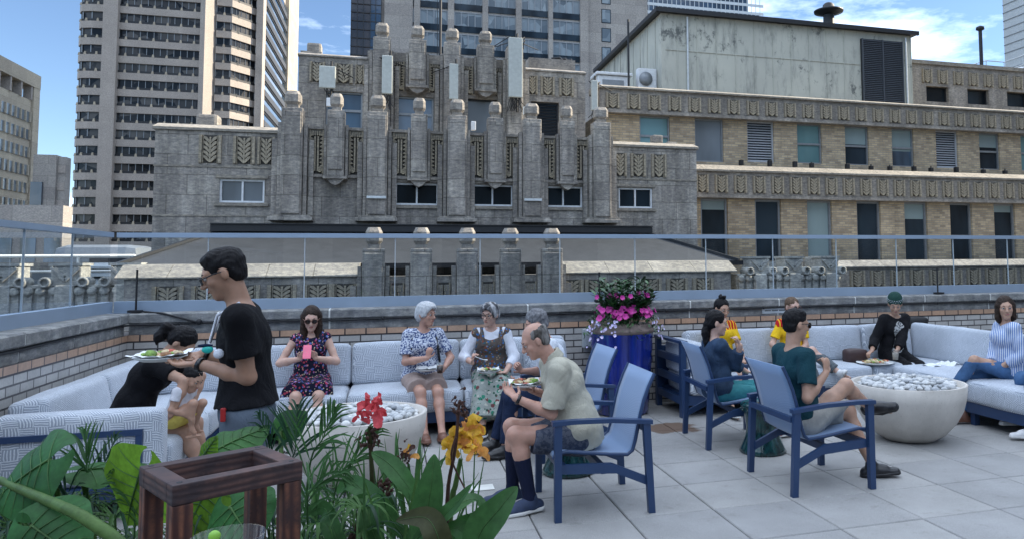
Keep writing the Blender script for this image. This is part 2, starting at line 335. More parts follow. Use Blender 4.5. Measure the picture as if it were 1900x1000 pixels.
# ---- black cable with clips and stub lamps on the coping
m = MB()
cb = [(-4.078, -9, 1.10)]+[(-4.078, -8+.6*k, 1.10+.008*sin(k*2.1)) for k in range(17)]+[(-4.0785, 2.55, 1.105), (-4.02, 2.69, 1.105)]+[(-3.8+.6*k, 2.70, 1.103+.007*sin(k*1.7)) for k in range(27)]
m.tube(cb, .011, 6)
for k in range(24): x = -3.6+.66*k; m.ball((x, 2.695, 1.106), .017)
m.tube([(-3.95, 2.78, 1.232), (-3.75, 2.68, 1.215), (-3.6, 2.672, 1.17), (-3.45, 2.688, 1.12)], .011, 6)
m.ball((-3.42, 2.68, 1.12), .03)
tag(m.build('cable', 'black_rubber', loc=(-4, 2.7, 1.1)), 'black cable clipped along the stone coping of both parapets', 'cable')
for x, px in ((-4.02, 'thin black rod light on the coping at the left corner of the terrace'), (.86, 'thin black rod light on the coping behind the flower pot'), (5.72, 'thin black rod light on the coping above the corner of the right sofa')):
    t = thing('rod_light', px, 'light', (x, 2.78, 1.23), 'rod lights on the parapet coping')
    m = MB(); m.tube([(x, 2.78, 1.23), (x, 2.78, 1.66 if x < 0 else 1.58)], .011, 6); m.build('rod', 'black_rubber', t)
    m = MB(); m.box(x-.06, x+.06, 2.72, 2.80, 1.2255, 1.25); m.build('base_plate', 'black_rubber', t)
m = MB(); m.cbox(.62, .80, 2.62, 2.705, .70, .92, .01); m.cbox(.64, .78, 2.61, 2.622, .72, .90, .004)
tag(m.build('junction_box', 'galvanised', loc=(.7, 2.66, .7)), 'grey metal electrical box on the brick wall left of the flower pot', 'box')

# ================================================================== BUILDINGS
def chevron_mesh(name, w=1., h=1., d=.10, rows=5, flutes=True):
    "carved panel: dark recess, fluted sides and rows of leaf-like chevrons"
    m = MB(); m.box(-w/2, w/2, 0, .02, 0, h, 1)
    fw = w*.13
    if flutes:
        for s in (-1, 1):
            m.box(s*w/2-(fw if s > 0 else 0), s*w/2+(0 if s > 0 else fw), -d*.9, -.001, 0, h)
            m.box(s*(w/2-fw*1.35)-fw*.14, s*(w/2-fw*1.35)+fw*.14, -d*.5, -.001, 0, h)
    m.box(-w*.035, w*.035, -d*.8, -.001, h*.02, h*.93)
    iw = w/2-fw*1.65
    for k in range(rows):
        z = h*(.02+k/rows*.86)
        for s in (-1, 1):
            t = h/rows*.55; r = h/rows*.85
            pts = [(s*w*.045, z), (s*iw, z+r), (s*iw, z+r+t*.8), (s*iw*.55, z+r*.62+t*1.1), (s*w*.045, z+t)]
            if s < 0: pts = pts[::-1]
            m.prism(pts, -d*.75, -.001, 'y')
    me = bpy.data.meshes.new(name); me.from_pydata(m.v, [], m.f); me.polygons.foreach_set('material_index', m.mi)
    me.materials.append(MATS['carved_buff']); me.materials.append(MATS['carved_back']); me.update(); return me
def tall_panel_mesh(name, w=.5, h=1.5, d=.1):
    "narrow carved panel: twin reeds between scalloped sides, scrolls at the foot"
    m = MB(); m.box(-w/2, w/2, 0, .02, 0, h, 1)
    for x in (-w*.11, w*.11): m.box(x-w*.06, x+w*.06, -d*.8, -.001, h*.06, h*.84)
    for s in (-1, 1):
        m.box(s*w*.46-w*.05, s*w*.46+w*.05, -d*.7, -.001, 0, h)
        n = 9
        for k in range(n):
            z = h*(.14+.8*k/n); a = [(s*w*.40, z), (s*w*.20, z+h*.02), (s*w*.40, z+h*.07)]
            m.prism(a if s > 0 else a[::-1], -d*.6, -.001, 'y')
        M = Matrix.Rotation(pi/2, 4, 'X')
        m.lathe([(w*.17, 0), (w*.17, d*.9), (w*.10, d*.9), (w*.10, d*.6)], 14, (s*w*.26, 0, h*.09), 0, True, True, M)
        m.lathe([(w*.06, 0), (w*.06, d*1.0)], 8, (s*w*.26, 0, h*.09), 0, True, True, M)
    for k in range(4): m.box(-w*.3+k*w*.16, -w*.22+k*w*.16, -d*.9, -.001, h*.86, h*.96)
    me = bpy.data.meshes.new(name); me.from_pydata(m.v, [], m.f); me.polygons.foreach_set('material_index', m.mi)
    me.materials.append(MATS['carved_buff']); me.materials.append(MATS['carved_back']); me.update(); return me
CH = chevron_mesh('chevron_panel'); TP = tall_panel_mesh('tall_panel')
def panel(parent, me, x, y, z, w, h, base, name='carved_panel'):
    o = link(name, me, parent, (x, y, z)); b = base; o.scale = (w/b[0], 1.0, h/b[1]); return o
def pilaster(parent, x, y, z0, z1, w, d=.55, cap=True, base=True, bracket=False, side=True):
    m = MB(); zt = z1-.55 if cap else z1
    m.cbox(x-w/2, x+w/2, y-d, y, z0, zt, .03)
    m.cbox(x-w/2+.05, x+w/2-.05, y-d-.05, y-d+.03, z0+.2, zt-.12, .02)
    if side:
        for s, ww, hh in (((-1, .12, .45), (1, .12, .45), (-1, .30, .95), (1, .30, .95)) if not bracket else ((-1, .10, .45), (1, .10, .45))):
            a = x+s*(w/2+(.02 if ww < .2 else .15)); b = x+s*(w/2+ww)
            m.box(min(a, b), max(a, b), y-d*(.66 if ww < .2 else .3), y, z0+.003*ww, zt-hh)
    if base:
        m.cbox(x-w/2-.33, x+w/2+.33, y-d-.06, y, z0-.02, z0+.10, .02); m.cbox(x-w/2-.28, x+w/2+.28, y-d-.02, y, z0+.10, z0+.17, .02)
    if bracket:
        m.cbox(x-w/2-.1, x+w/2+.1, y-d-.05, y, z0-.10, z0, .02)
        m.prism([(x-w/2, z0-.1), (x-w/4, z0-.24), (x, z0-.30), (x+w/4, z0-.24), (x+w/2, z0-.1)], y-d+.02, y-.1, 'y')
    p = m.build('pilaster', 'limestone_grey', parent)
    if cap:
        m = MB(); r = w*.36; yc = y-d/2
        m.box(x-r*.75, x+r*.75, yc-r*.75, yc+r*.75, zt, zt+.12)
        a, b, c = r*1.05, .13, zt
        # faceted cap: flared block with chamfered shoulders
        def ring(h, e, z): return [(x-h+e, yc-h, z), (x+h-e, yc-h, z), (x+h, yc-h+e, z), (x+h, yc+h-e, z), (x+h-e, yc+h, z), (x-h+e, yc+h, z), (x-h, yc+h-e, z), (x-h, yc-h+e, z)]
        rs = [ring(r*.75, .06, zt+.11), ring(a, .08, zt+.20), ring(a, .08, z1-.12), ring(a*.72, .06, z1)]
        vs = sum(rs, []); fs = [list(range(8))[::-1], list(range(24, 32))]+[(k*8+j, k*8+(j+1) % 8, k*8+8+(j+1) % 8, k*8+8+j) for k in range(3) for j in range(8)]
        m.add(vs, fs); m.build('cap', 'limestone_plain', p)
    return p
def window(parent, x0, x1, z0, z1, y, style='slide', glass='pane_dark', frame='white_paint', rec=.12, fw=.06, blind=0):
    "window set into a recess whose outer wall plane is y"
    m = MB(); yy = y+rec
    m.box(x0, x0+fw, yy-.05, yy+.03, z0, z1); m.box(x1-fw, x1, yy-.05, yy+.03, z0, z1)
    m.box(x0+fw, x1-fw, yy-.047, yy+.03, z1-fw, z1); m.box(x0+fw, x1-fw, yy-.047, yy+.03, z0, z0+fw)
    xm = (x0+x1)/2; zm = (z0+z1)/2
    if style == 'slide': m.box(xm-fw*.45, xm+fw*.45, yy-.04, yy+.03, z0+fw, z1-fw)
    if style == 'sash': m.box(x0+fw, x1-fw, yy-.035, yy+.03, zm-.05, zm+.04)
    if style == 'louvre':
        n = int((z1-z0)/.115)
        for k in range(n):
            z = z0+fw+(z1-z0-2*fw)*k/n
            m.prism([(yy-.04, z), (yy+.05, z+.07), (yy+.05, z+.085), (yy-.04, z+.015)], x0+fw, x1-fw, 'x')
    w_ = m.build('window', frame, parent)
    m = MB(); m.box(x0+fw*.5, x1-fw*.5, yy+.032, yy+.05, z0+fw*.5, z1-fw*.5); m.build('pane', glass, w_)
    if blind: m = MB(); m.box(x0+fw, x1-fw, yy+.024, yy+.0315, z1-fw-(z1-z0)*blind, z1-fw); m.build('blind', 'pane_blind', w_)
    return w_
def wall_with_holes(m, x0, x1, z0, z1, y0, y1, holes, mi=0):
    "wall slab between y0 (front) and y1 (back) with rectangular openings (x0,x1,z0,z1)"
    xs = sorted({x0, x1, *[h[0] for h in holes], *[h[1] for h in holes]}); xs = [x for x in xs if x0 <= x <= x1]
    for a, b in zip(xs, xs[1:]):
        c = (a+b)/2; hs = sorted([h for h in holes if h[0] < c < h[1]], key=lambda h: h[2]); z = z0
        for h in hs:
            if h[2] > z: m.box(a, b, y0, y1, z, h[2], mi)
            z = h[3]
        if z < z1: m.box(a, b, y0, y1, z, z1, mi)
GZ = -42
# ---- art deco stone building straight across
deco = thing('stone_building', 'grey art deco limestone building with stepped tiers and capped pilasters straight ahead', 'building', (0, 25, GZ))
Y0 = 20.
wins = [(-6.76, -5.48), (-1.56, -.17), (.93, 2.33), (3.41, 4.78), (6.11, 7.39)]
holes = [(a, b, 3.66, 4.39) for a, b in wins]
m = MB(); wall_with_holes(m, -8.55, 9.12, GZ, 5.86, Y0, Y0+.45, holes); m.box(-8.55, 9.12, Y0+.46, Y0+12, GZ, 5.85)
m.build('wall', 'limestone_grey', deco)
m = MB()
for a, b in ((-8.62, -5.1), (5.8, 9.2)):
    m.prism([(Y0-.06, 5.87), (Y0-.06, 5.95), (Y0+.5, 6.14), (Y0+3.4, 6.14), (Y0+3.4, 5.87)], a, b, 'x')
m.box(-5.09, 5.79, Y0-.02, Y0+3.4, 5.865, 6.06)
for a, b in wins: m.box(a-.12, b+.12, Y0-.07, Y0+.02, 3.55, 3.64); m.box(a-.1, b+.1, Y0-.04, Y0+.02, 4.42, 4.52)
m.box(-8.57, -5.3, Y0-.025, Y0+.02, 4.74, 4.80); m.box(5.95, 9.14, Y0-.025, Y0+.02, 4.68, 4.74)
m.box(-8.57, -5.2, Y0-.02, Y0+.02, 3.22, 3.27)
m.build('cornice', 'limestone_light', deco)
for a, b in wins: window(deco, a, b, 3.66, 4.39, Y0, 'slide', 'pane_room' if a > -6 else 'pane_grey')
for x in (-7.03, -6.08, -5.45): panel(deco, CH, x, Y0-.003, 4.87, .62 if x < -5.6 else .5, .86, (1, 1))
for x in (6.15, 6.84, 7.63): panel(deco, CH, x, Y0-.003, 4.80, .5 if x < 6.3 else .57, .83, (1, 1))
for x in (-4.66, -2.12, .40, 2.91, 5.38): pilaster(deco, x, Y0, 3.10, 7.18, .62)
for x in (-3.38, -.82, 1.67, 4.15):
    pilaster(deco, x, Y0, 4.52, 7.18, .52, .45, base=False, bracket=True)
    for s in (-1, 1): panel(deco, TP, x+s*.60, Y0-.003, 4.62, .42, 1.42, (.5, 1.5))
    for z_ in (4.50, 6.05): m = MB(); m.box(x-.86, x+.86, Y0-.10, Y0-.002, z_, z_+.09); m.build('string_course', 'limestone_plain', deco)
for x in (-2.12, 2.91): m = MB(); m.cbox(x-.3, x+.3, Y0-.68, Y0-.61, 3.80, 3.88, .01); m.build('wall_light', 'galvanised', deco)
# upper tier
Y1 = 23.
uh = [(-4.0, -2.74, 6.64, 7.98), (-1.55, -.22, 6.64, 7.93), (.95, 2.22, 6.64, 7.98), (3.45, 4.56, 6.64, 8.0)]
m = MB(); wall_with_holes(m, -4.92, 5.62, 5.8, 9.2, Y1, Y1+.4, uh); m.box(-4.92, 5.62, Y1+.41, Y1+9, 5.8, 9.19); m.build('upper_wall', 'limestone_grey', deco)
m = MB(); m.prism([(Y1-.05, 9.205), (Y1-.05, 9.26), (Y1+.4, 9.42), (Y1+2.4, 9.42), (Y1+2.4, 9.205)], -4.96, -2.6, 'x')
m.prism([(Y1-.05, 9.205), (Y1-.05, 9.26), (Y1+.4, 9.42), (Y1+2.4, 9.42), (Y1+2.4, 9.205)], 3.15, 5.66, 'x')
m.box(-4.92, -4.2, Y1+.42, Y1+1.2, 9.42, 9.5); m.cbox(-4.72, -4.22, Y1+.5, Y1+1, 9.45, 9.85, .08)
m.box(3.5, 5.4, Y1+.8, Y1+2.2, 9.425, 9.95)
m.box(-2.59, 3.14, Y1-.02, Y1+2, 9.205, 9.55); m.build('upper_cornice', 'limestone_plain', deco)
for (a, b, c, d), gl, st in zip(uh, ('pane_blue', 'pane_blue', 'pane_grey', 'pane_dark'), ('sash', 'sash', 'none', 'louvre')):
    window(deco, a, b, c, d, Y1, st, gl, 'dark_metal' if st != 'sash' else 'grey_metal', .18)
for x in (-2.08, -.83, .42, 1.65, 2.75):
    lo = x in (-2.08, .42, 2.75)
    if x < 2: pilaster(deco, x, Y1, 6.2 if lo else 8.25, 10.50, .62, .55, base=False, bracket=not lo)
    else: pilaster(deco, x, Y1, 6.2, 9.95, .62, .55, base=False, cap=False)
for x in (-1.5, -.18, 1.0, 2.25): panel(deco, TP, x, Y1-.003, 8.12, .42, 1.1, (.5, 1.5))
for x, w_ in ((-4.3, .5), (-3.4, .62), (-2.85, .3), (3.5, .4), (4.1, .55), (4.85, .58)): panel(deco, CH, x, Y1-.003, 8.28, w_, .72, (1, 1))
m = MB(); m.cbox(-7.75, -7.1, Y0+1.2, Y0+1.9, 6.12, 6.62, .1); m.box(-8.1, -6.7, Y0+1.1, Y0+2, 6.12, 6.25); m.build('roof_block', 'limestone_plain', deco); m = MB(); m.cbox(7.6, 8.0, Y0+.5, Y0+.9, 6.12, 6.45, .06); m.build('roof_block', 'limestone_plain', deco)
m = MB(); m.tube([(.15, 26, 9.3), (.15, 26, 16)], .06, 8); m.tube([(.15, 26, 14.7), (.15, 26, 14.8)], .10, 8); m.build('flagpole', 'dark_metal', deco)
m = MB(); m.tube([(.05, 26, 9.5), (-.02, 26, 16)], .015, 5)
for k in range(3): m.tube([(4.6+k*.2, 24.6, 9.9), (4.6+k*.2, 24.6, 10.2-k*.03), (4.9+k*.25, 24.5, 10.22-k*.03), (5.2+k*.12, 24.4, 9.9), (5.25+k*.12, 24.3, 9.3)], .045, 8)
m.build('roof_pipe', 'dark_metal', deco)
# ---- phone mast panels on the stone building
for k, (x0, x1, z0, z1, d, lab, mt) in enumerate((
    (-4.13, -3.60, 7.84, 8.62, .18, 'squat pale antenna box on a pole, leftmost of the rooftop antennas', 'antenna_grey'),
    (-2.06, -1.70, 7.75, 9.14, .22, 'pale antenna panel in front of the leftmost upper pilaster', 'antenna_grey'),
    (.28, .60, 7.68, 9.0, .2, 'slim pale antenna panel beside the flagpole', 'antenna_grey'),
    (2.44, 2.95, 7.88, 10.15, .25, 'tallest white antenna panel on the stone building', 'antenna_grey'),
    (5.62, 5.86, 7.55, 8.72, .2, 'narrow pale antenna panel at the right corner of the stone building', 'antenna_grey'))):
    t = thing('antenna', lab, 'antenna', ((x0+x1)/2, 22, z0), 'antennas on the stone building')
    m = MB(); m.cbox(x0, x1, 21.9, 21.9+d, z0, z1, .03); m.build('panel', mt, t)
    m = MB(); xc = (x0+x1)/2+.1; m.tube([(xc, 22.25, z0-.5), (xc, 22.25, z1+.25)], .04, 8)
    for z in (z0+.15, z1-.15): m.box(xc-.05, xc+.05, 22.1, 22.25, z, z+.08); m.box(xc-.04, xc+.04, 22.27, 22.6, z, z+.06)
    m.build('mast', 'dark_metal', t)
    rn = random.Random(k)
    for q in range(6 if k != 3 else 16):
        m = MB(); a = x0+.05+rn.random()*(x1-x0-.1); m.tube([(a, 22.0, z0), (a+rn.uniform(-.1, .1), 22.0, z0-.15), (a+rn.uniform(-.25, .25), 22.1, z0-rn.uniform(.2, .55))], .014, 5)
        m.build('cable', 'black_rubber', t); m = MB()
        if q % 2: m.tube([(xc, 22.2, z1-.1), (xc+rn.uniform(-.4, .4), 22.3, z1+rn.uniform(.0, .15)), (xc+rn.uniform(-.9, .9), 22.7, z1-.2)], .018, 5)
        if q % 2: m.build('cable', 'black_rubber', t)
m = MB(); m.box(2.98, 3.1, 21.95, 22.0, 7.25, 7.55); tag(m.build('warning_sign', 'off_white', loc=(3.05, 22, 7.25)), 'small white warning placard under the tallest antenna', 'sign')
m = MB(); m.cbox(-3.88, -3.66, 21.9, 22.1, 7.2, 7.5, .02); tag(m.build('equipment_box', 'white_paint', loc=(-3.8, 22, 7.2)), 'little white box below the leftmost antenna', 'box')
m = MB(); m.cbox(.98, 1.14, 20.9, 21.05, 6.4, 6.72, .02); tag(m.build('camera_box', 'white_paint', loc=(1.05, 21, 6.4)), 'small white camera on the parapet between two lower pilasters', 'camera')

# ---- lower front wing with grey hipped roof seen through the glass
low = thing('low_wing', 'low stone wing with dark hipped roof and five capped pilasters seen through the glass', 'building', (0, 16, GZ))
YF = 15.
m = MB(); m.box(-7.75, 8.15, YF, YF+1.2, GZ, 1.40)
m.box(-2.35, 3.0, YF-.05, YF+.0, GZ, 1.30)
m.build('wall', 'limestone_grey', low)
m = MB()
for a, b in ((-7.95, -2.42), (3.02, 8.35)):
    n = int((b-a)/1.1)
    for k in range(n):
        p = a+(b-a)*k/n; q = a+(b-a)*(k+1)/n
        m.prism([(YF-.06, 1.405), (YF-.06, 1.44), (YF+.55, 1.74), (YF+1.4, 1.76), (YF+1.4, 1.405)], p+.006, q-.006, 'x')
m.build('coping', 'limestone_light', low)
for x in (-6.8, -5.95, -5.1, -4.25, -3.4, -2.75): panel(low, CH, x, YF-.003, .60, .68, .62, (1, 1))
for x in [3.25]+[3.95+.82*k for k in range(5)]: panel(low, CH, x, YF-.003, .60, .66, .64, (1, 1))
for x in (-2.05, -.86, .33, 1.49, 2.64):
    pilaster(low, x, YF, -.5, 2.66, .55, .42, base=False)
for x in (-1.46, -.27, .91, 2.06): panel(low, TP, x, YF-.06, -.4, .34, 1.62, (.5, 1.5))
m = MB()
rt = [(-6.5, 19.3, 2.75), (6.75, 19.3, 2.75), (9.0, 16.2, 1.72), (-8.3, 16.2, 1.72)]
m.add(rt+[(a, b, c-.12) for a, b, c in rt], [(3, 2, 1, 0), (4, 5, 6, 7), (0, 1, 5, 4), (1, 2, 6, 5), (2, 3, 7, 6), (3, 0, 4, 7)]); m.build('roof', 'roof_membrane', low)
m = MB(); m.box(-8.35, 9.05, 16.0, 16.19, 1.60, 1.74); m.bar((-8.3, 16.2, 1.76), (-6.5, 19.3, 2.80), .1, .08); m.bar((9.0, 16.2, 1.76), (6.75, 19.3, 2.80), .1, .08)
m.bar((-8.3, 16.2, 1.66), (-8.3, 18.0, 1.66), .1, .1); m.build('eaves', 'dark_metal', low)
m = MB(); m.box(-6.75, 7.0, 18.9, 19.0, 2.72, 2.92); m.box(-6.75, 7.0, 18.85, 19.9, 2.93, 2.96)
m.box(-6.6, 6.8, 19.31, 19.95, 2.4, 2.6); m.build('fascia', 'dark_metal', low)
# ---- brick building to the right
bk = thing('brick_building', 'long buff brick building with two carved stone friezes, receding to the right', 'building', (18, 28, GZ))
YU, YM, YL = 24., 23., 18.
XR = 42.
uw = [(8.21, 9.55, 6.2, 'pane_teal', 'sash'), (10.69, 12.02, 6.0, 'pane_grey', 'none'), (13.15, 14.45, 6.05, 'pane_dark', 'louvre'), (15.6, 16.85, 6.07, 'pane_teal', 'sash'), (18.05, 19.3, 6.07, 'pane_dark', 'sash'),
      (20.55, 21.75, 6.07, 'pane_blue', 'sash'), (23.0, 24.25, 6.07, 'pane_dark', 'louvre'), (25.5, 26.7, 6.07, 'pane_dark', 'sash'), (28.0, 29.2, 6.07, 'pane_teal', 'sash'), (30.5, 31.7, 6.07, 'pane_dark', 'sash')]
m = MB(); wall_with_holes(m, 6.4, XR, 5.0, 7.86, YU, YU+.35, [(a, b, z, 7.86) for a, b, z, _, _ in uw]); m.box(6.4, XR, YU+.36, YU+14, GZ, 7.85); m.build('upper_brick_wall', 'buff_brick', bk)
for a, b, z, gl, st in uw: window(bk, a, b, z, 7.86, YU, st, gl, 'grey_metal' if st != 'louvre' else 'louvre_paint', .14, blind={18.05: .42, 20.55: .55, 25.5: .35}.get(a, 0))
m = MB(); m.box(6.4, XR, YU-.28, YU+.4, 7.865, 8.86)
m.box(6.4, XR, YU-.33, YU-.281, 7.87, 8.0); m.build('upper_frieze', 'limestone_plain', bk)
m = MB()
for k in range(30): m.prism([(YU-.40, 8.865), (YU-.40, 8.93), (YU+.2, 9.12), (YU+1.4, 9.12), (YU+1.4, 8.865)], 6.35+1.2*k+.006, 7.55+1.2*k-.006, 'x')
m.build('upper_coping', 'limestone_light', bk)
for k in range(27): panel(bk, CH, 6.95+.905*k, YU-.283, 8.06, .56, .62, (1, 1))
lw = [(10.5+2.465*k, 11.72+2.465*k) for k in range(10)]
m = MB(); wall_with_holes(m, 9.3, XR, GZ, 4.33, YM, YM+.35, [(a, b, 1.3, 4.33) for a, b in lw]); m.box(9.3, XR, YM+.36, YU-.01, GZ, 4.32); m.build('lower_brick_wall', 'buff_brick', bk)
for k, (a, b) in enumerate(lw): window(bk, a, b, 1.3, 4.33, YM, 'sash' if k in (0, 1, 5) else 'none', ['pane_dark', 'pane_dark', 'pane_blind', 'pane_dark', 'pane_dark', 'pane_dark', 'pane_dark', 'pane_blue', 'pane_dark', 'pane_dark'][k], 'grey_metal', .16, .09, blind={0: .12, 3: .0, 4: .22, 6: .1}.get(k, 0))
m = MB(); m.box(9.3, XR, YM-.26, YM+.9, 4.335, 5.42); m.box(9.3, XR, YM-.30, YM-.261, 4.34, 4.46); m.build('lower_frieze', 'limestone_plain', bk)
m = MB()
for k in range(27): m.prism([(YM-.36, 5.425), (YM-.36, 5.50), (YM+.2, 5.76), (YM+.98, 5.80), (YM+.98, 5.425)], 9.3+1.2*k+.006, 10.5+1.2*k-.006, 'x')
m.build('lower_coping', 'limestone_light', bk)
for k in range(26): panel(bk, CH, 10.45+.86*k, YM-.263, 4.56, .56, .72, (1, 1))
m = MB(); m.box(13.3, XR, YL, YM-.02, GZ, 1.45); m.build('podium_wall', 'limestone_plain', bk)
m = MB()
for k in range(24): m.prism([(YL-.08, 1.455), (YL-.08, 1.50), (YL+.3, 1.72), (YL+5, 1.74), (YL+5, 1.455)], 13.25+1.2*k+.006, 14.45+1.2*k-.006, 'x')
m.build('podium_coping', 'limestone_plain', bk)
for k in range(14): panel(bk, CH, 14.5+.85*k, YL-.003, .78, .6, .58, (1, 1))
m = MB(); rn = random.Random(5)
for k in range(12):
    m = MB(); x = 12.4+1.25*k+rn.uniform(-.3, .3); m.cbox(x, x+.16, YM+.3, YM+.5, 5.80, 5.96+rn.uniform(0, .1), .02); m.tube([(x+.08, YM+.4, 5.9), (x+.08, YM+.4, 6.05)], .03, 6); m.build('flood_light', 'dark_metal', bk)
m = MB(); m.cbox(9.0, 9.45, YU-1.2, YU-.8, 5.85, 6.6, .06); m.build('vent_block', 'limestone_plain', bk)
# ---- pale shed on the roof
g = NG('shed_panel'); v = g.coord(); c = g.noise(v, .5, 5, .5, .3, .7, (.38, .39, .35, 1), (.47, .48, .42, 1))
st = g.noise(g.coord((2.2, 2.2, .5)), .9, 8, .75, .50, .68); c = g.mix(st, c, (.22, .23, .21, 1)); c = g.mix(g.noise(g.coord((1, 1, .8)), .55, 10, .8, .56, .62), c, (.11, .12, .115, 1)); g.base(c); g.b.inputs['Roughness'].default_value = .7
simple('louvre_dark', (.055, .065, .08), .5)
shed = thing('rooftop_shed', 'pale streaked sheet metal shed with a dark louvre on the brick building roof', 'shed', (16, 30, 9))
YS = 26.; sx0, sx1 = 9.92, 23.3
m = MB(); m.box(sx0, sx1, YS, YS+11, 7.9, 13.05)
for k in range(14): x = sx0+.75+k*.97; m.box(x, x+.035, YS-.035, YS+.01, 7.9, 13.03) if not 20.3 < x < 22.8 else None
m.box(sx0+.2, 20.3, YS-.03, YS+.01, 11.35, 11.40)
for k in range(9): m.box(sx0-.03, sx0+.01, YS+.8+k*1.15, YS+.85+k*1.15, 7.9, 13.0)
m.build('wall', 'shed_panel', shed)
m = MB(); m.box(sx0-.3, sx1+.3, YS-.3, YS+11.3, 13.06, 13.17); m.box(sx0-.3, sx1+.3, YS-.32, YS-.20, 13.02, 13.22); m.box(sx0-.33, sx0-.18, YS-.3, YS+11.3, 13.02, 13.22); m.build('roof', 'dark_metal', shed)
m = MB(); m.tube([(sx0+1.25, YS-.08, 7.9), (sx0+1.25, YS-.08, 12.95)], .05, 8); m.tube([(sx1-.35, YS-.08, 9), (sx1-.35, YS-.08, 12.9)], .05, 8); m.build('downpipe', 'galvanised', shed)
lo = MB(); lo.box(20.35, 22.72, YS-.10, YS-.01, 8.5, 12.66)
m = lo
for k in range(44): m.prism([(YS-.17, 8.55+k*.093), (YS-.105, 8.62+k*.093), (YS-.105, 8.63+k*.093), (YS-.17, 8.57+k*.093)], 20.4, 22.66, 'x', 1)
for x in (20.36, 21.52, 22.66): m.box(x, x+.05, YS-.19, YS-.1, 8.5, 12.66, 1)
m.build('louvre', ['dark_metal', 'louvre_dark'], shed)
t = thing('roof_vent', 'mushroom shaped exhaust vent on top of the pale shed', 'vent', (19.25, 27, 13.17))
m = MB(); m.lathe([(.34, 13.1), (.30, 13.2), (.27, 14.1)], 20, (19.25, 27, 0)); m.build('pipe', 'dark_metal', t)
m = MB(); m.lathe([(.3, 14.08), (.72, 14.22), (.74, 14.30), (.3, 14.46), (.28, 14.6), (.18, 14.7)], 24, (19.25, 27, 0)); m.build('cowl', 'dark_metal', t)
t = thing('air_conditioner', 'white air conditioner unit hung beside the left end of the pale shed', 'air conditioner', (9.2, 27.5, 9))
m = MB(); m.cbox(9.0, 9.9, 26.6, 27.0, 9.6, 10.6, .04); m.build('body', 'white_paint', t)
m = MB(); m.lathe([(.32, 0), (.32, .05), (.05, .05)], 20, (9.35, 26.59, 10.1), M=Matrix.Rotation(pi/2, 4, 'X')); m.build('fan_grille', 'grey_metal', t)
t = thing('air_conditioner', 'large pale rooftop unit left of the smaller one, near the white antenna', 'air conditioner', (7.7, 27.5, 9))
m = MB(); m.cbox(7.1, 8.6, 26.6, 27.6, 9.0, 10.15, .05); m.cbox(7.0, 8.7, 26.5, 27.7, 10.16, 10.3, .04); m.build('body', 'white_paint', t)
m = MB(); m.box(7.3, 8.3, 26.57, 26.6, 9.2, 9.95); m.build('grille', 'grey_metal', t)
m = MB(); m.tube([(8.35, 26.0, 9.1), (8.35, 26.0, 12.6)], .05, 8); tag(m.build('vent_pipe', 'dark_metal', loc=(8.35, 26, 9.1)), 'tall thin dark vent pipe left of the pale shed', 'pipe')
# ---- stone penthouse and rails at right
ph = thing('stone_penthouse', 'grey stone penthouse with carved panels and dark openings at the upper right', 'building', (30, 30, 8))
YP = 27.
ow = [(24.95+2.6*k, 26.35+2.6*k) for k in range(5)]
m = MB(); wall_with_holes(m, 23.7, 46, 8, 11.95, YP, YP+.4, [(a, b, 10.0, 10.82) for a, b in ow]); m.box(23.7, 46, YP+.41, YP+10, 8, 11.94); m.build('wall', 'limestone_plain', ph)
m = MB(); m.box(23.6, 46, YP-.1, YP+10, 11.955, 12.15); m.build('coping', 'limestone_light', ph)
for a, b in ow: window(ph, a, b, 10.0, 10.82, YP, 'none', 'pane_dark', 'dark_metal', .25)
for k in range(13): panel(ph, CH, 25.0+.98*k, YP-.003, 10.98, .6, .72, (1, 1))
t = thing('roof_railing', 'thin grey metal railing with sloping handrail on the stone penthouse roof', 'railing', (33, 30, 12.1))
m = MB()
for x, z in ((31.6, 12.2), (32.9, 12.2), (34.3, 12.7), (35.8, 13.6), (38, 13.9)):
    m.tube([(x, 30, z-.1), (x, 30, z+1.2)], .03, 6)
for q in (1.2, .65): m.tube([(29.0, 30, 12.1+q*.4), (31.6, 30, 12.2+q), (32.9, 30, 12.2+q), (34.3, 30, 12.7+q), (35.8, 30, 13.6+q), (40, 30, 14+q)], .03, 6)
m.build('handrail', 'galvanised', t)
t = thing('roof_pipe', 'slim dark roof pipe with a small cap, right of the pale shed', 'pipe', (31.0, 29, 12))
m = MB(); px_ = W(1820, 90, Y=29).x; m.tube([(px_, 29, 12), (px_, 29, 14.85)], .10, 8); m.build('pipe', 'dark_metal', t); m = MB(); m.lathe([(.12, 14.8), (.24, 14.86), (.22, 15.0), (.05, 15.08)], 12, (px_, 29, 0)); m.build('cap', 'dark_metal', t)
m = MB(); m.lathe([(2.2, 12.1), (2.2, 12.9), (1.9, 13.5), (1.1, 13.95), (.1, 14.1)], 24, (37.4, 33, 0)); tag(m.build('water_tank', 'white_paint', loc=(37.4, 33, 12)), 'white domed tank on the roof at the far right edge', 'tank')
